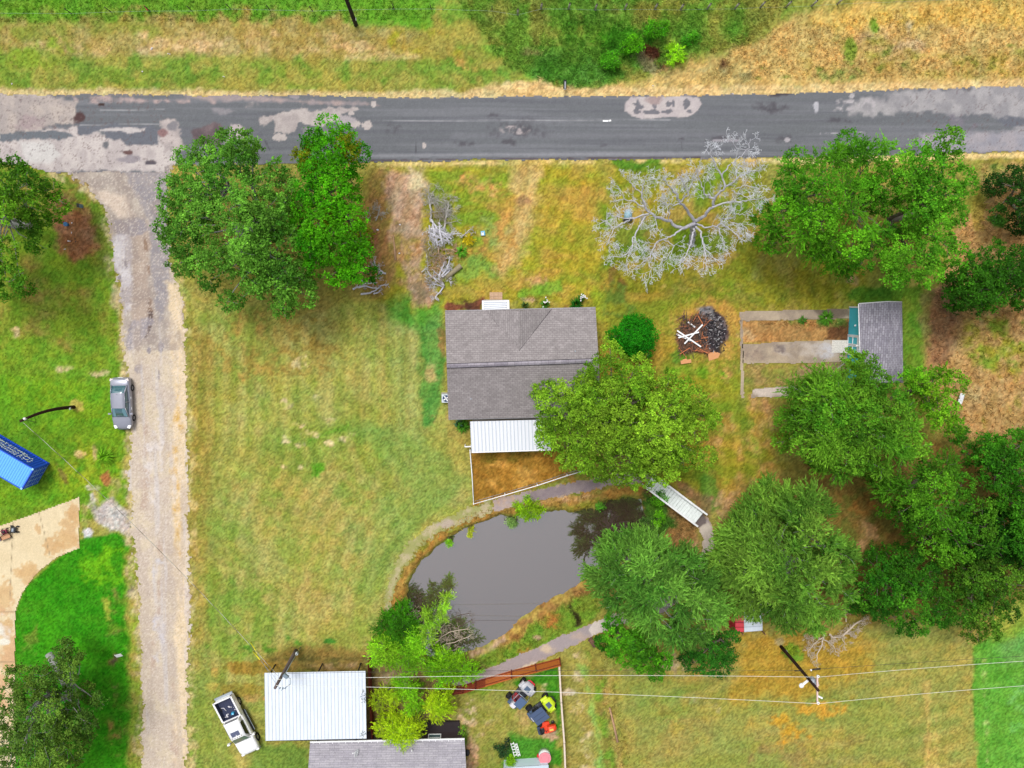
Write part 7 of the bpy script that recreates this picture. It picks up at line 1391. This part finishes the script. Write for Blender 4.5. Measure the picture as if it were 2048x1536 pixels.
MDb = mat('dead_branch_grey', S(182,178,170), rough=1, noise=.25, nscale=5); MDt = mat('dead_branch_tan', S(186,152,116), rough=1, noise=.25, nscale=5); BG = 'cut branches stacked beside the dirt track'
brush('cut_branch', 'long grey cut limb forking at the north end of the brush pile', [([Z6(1040,470),Z6(1040,330),Z6(1020,220),Z6(1000,130)], .1), ([Z6(1020,200),Z6(1070,80)], .05), ([Z6(1100,200),Z6(1180,210),Z6(1250,230)], .03)], 1, group=BG, mt=MDb)
brush('cut_branch', 'thin branched grey limb standing east of the northern forked limb', [([Z6(1210,580),Z6(1220,450),Z6(1245,330),Z6(1260,210)], .09), ([Z6(1140,480),Z6(1170,370)], .04), ([Z6(1240,330),Z6(1320,290)], .03)], 2, group=BG, mt=MDb)
brush('cut_branch', 'dense grey stack of thick cut limbs in the middle of the brush pile', [([Z6(1040,440),Z6(1100,540),Z6(1200,640),Z6(1280,720)], .1), ([Z6(1140,480),Z6(1150,600),Z6(1180,760)], .1), ([Z6(1000,600),Z6(1100,650),Z6(1200,700)], .09), ([Z6(1040,560),Z6(1180,600),Z6(1300,690)], .11), ([Z6(1060,500),Z6(1090,640),Z6(1120,780)], .09), ([Z6(1100,740),Z6(1240,700),Z6(1290,640)], .07), ([Z6(1010,520),Z6(1030,640),Z6(1100,760)], .05), ([Z6(1180,520),Z6(1080,560),Z6(1050,700)], .05), ([Z6(1200,620),Z6(1300,630),Z6(1440,615)], .06)], 3, .6, 1, mt=M_dead, dens=1.3, group=BG, z=.5)
brush('cut_branch', 'small curled grey branch at the east tip of the brush pile', [([Z6(1420,680),Z6(1500,600),Z6(1570,550)], .06), ([Z6(1440,640),Z6(1520,660),Z6(1580,600)], .05)], 4, .5, 1, group=BG, mt=MDb)
brush('cut_branch', 'tan twisted branches just below the middle of the brush pile', [([Z6(1130,780),Z6(1140,900),Z6(1180,1020)], .08), ([Z6(1190,830),Z6(1290,820),Z6(1370,860)], .07), ([Z6(1240,880),Z6(1330,860)], .05), ([Z6(1020,900),Z6(1100,870),Z6(1200,900)], .05)], 5, .8, 1, mt=MDt, dens=1.2, group=BG)
brush('cut_branch', 'white grey fan of branches at the south end of the brush pile', [([Z6(1200,1290),Z6(1130,1190),Z6(1180,1060),Z6(1230,920)], .1), ([Z6(1150,1180),Z6(1240,1080),Z6(1280,920)], .09), ([Z6(1190,1290),Z6(1060,1180),Z6(980,1090)], .08), ([Z6(1200,1300),Z6(1080,1270),Z6(960,1180)], .06), ([Z6(1180,1180),Z6(1290,1080)], .08), ([Z6(1190,1300),Z6(1150,1370),Z6(1090,1430),Z6(1120,1480)], .07), ([Z6(1240,1160),Z6(1300,1220)], .04)], 6, .7, 1, mt=M_dead, dens=1.2, group=BG)
brush('cut_branch', 'brown tangle of thin branches beneath the white fan in the brush pile', [([Z6(1000,1130),Z6(1060,1040),Z6(1120,960)], .04), ([Z6(1010,1060),Z6(1100,1060),Z6(1200,1120)], .04), ([Z6(1030,1180),Z6(1150,1110)], .04), ([Z6(1040,960),Z6(1100,1000),Z6(1200,980)], .03)], 7, .7, 2, mt=MDt, dens=1.1, group=BG, flat=.4)
brush('cut_branch', 'curved grey branch on the west side of the brush pile', [([Z6(925,1110),Z6(1000,1040),Z6(985,960),Z6(980,880)], .06), ([Z6(990,840),Z6(1025,790),Z6(1005,720)], .05)], 8, .3, 0, mt=MDb, group=BG)
brush('cut_branch', 'thin grey brown twigs strewn along the whole length of the brush pile', [([Z6(1010,120),Z6(1080,260),Z6(1100,420)], .03), ([Z6(1120,250),Z6(1190,330),Z6(1200,460)], .03), ([Z6(1010,640),Z6(1060,760),Z6(1040,880)], .03), ([Z6(1120,720),Z6(1110,860),Z6(1060,980)], .03), ([Z6(1200,760),Z6(1240,880),Z6(1160,960)], .03), ([Z6(980,1080),Z6(1060,1150),Z6(1040,1240)], .03), ([Z6(1120,1040),Z6(1200,1150),Z6(1240,1230)], .03)], 21, 1.0, 1, mt=mat('twig_grey_brown', S(158,146,130), rough=1, noise=.3), dens=1.0, group=BG, z=.3)
brush('fallen_branch', 'pale forked fallen branch at the south tip of the bright green tree', [([Z6(40,1330),Z6(100,1310),Z6(220,1290),Z6(360,1330)], .09), ([Z6(150,1220),Z6(200,1270),Z6(360,1250)], .08), ([Z6(140,1400),Z6(250,1385),Z6(340,1340),Z6(400,1290)], .09), ([Z6(380,1290),Z6(440,1280),Z6(500,1270)], .06), ([Z6(300,1390),Z6(360,1380),Z6(390,1340)], .07)], 9, .5, 1, mt=M_dead, dens=.8)
brush('fallen_branch', 'silver grey twiggy branch lying against the bright green tree', [([Z6(460,1140),Z6(380,1090),Z6(290,1020)], .08), ([Z6(440,1130),Z6(350,1150),Z6(330,1200)], .05), ([Z6(340,1080),Z6(300,960)], .04)], 10, .7, 1, mt=M_dead, dens=1.1)
brush('fallen_branch', 'small bundle of grey twigs north-east of the white bucket lid', [([Z6(330,460),Z6(360,380),Z6(390,270)], .05), ([Z6(310,420),Z6(400,370),Z6(440,370)], .03), ([Z6(220,450),Z6(270,380)], .03)], 11, .8, 1, mt=MDb, dens=1.2)
def Z7(x, y): return 1440+x/6.4, 1190+y/6.4
brush('dead_shrub', 'bare pale grey shrub on the golden field next to the feathery tree', [([Z7(1330,500),Z7(1310,620),Z7(1250,760),Z7(1240,860)], .08), ([Z7(1320,540),Z7(1200,620),Z7(1120,740)], .06), ([Z7(1320,560),Z7(1440,640),Z7(1500,740)], .06), ([Z7(1300,560),Z7(1180,540),Z7(1120,560)], .05), ([Z7(1420,540),Z7(1560,530),Z7(1660,440),Z7(1780,330),Z7(1840,330)], .12), ([Z7(1400,500),Z7(1440,540),Z7(1540,540)], .1), ([Z7(1560,560),Z7(1620,640)], .05), ([Z7(1660,450),Z7(1720,540)], .05), ([Z7(1620,340),Z7(1600,240),Z7(1600,150)], .05)], 12, .85, 2, mt=mat('pale_dead_twigs', S(196,180,160), rough=1, noise=.2), dens=1.25, flat=2.2, cat_='dead shrub', z=1.0)
brush('dead_shrub', 'bare grey branches reaching over the water beside the willow thicket', [([(868,1290),(885,1272),(905,1262),(935,1258)], .06), ([(870,1300),(890,1288),(920,1280),(945,1270)], .05), ([(866,1296),(880,1310),(905,1300),(930,1298)], .04), ([(860,1280),(880,1258),(898,1240)], .04), ([(845,1256),(835,1238),(828,1222)], .04), ([(846,1262),(838,1250),(836,1230)], .04)], 13, .8, 1, mt=mat('pale_dead_twigs'), dens=1.1, flat=2.0, cat_='dead shrub', z=1.2)
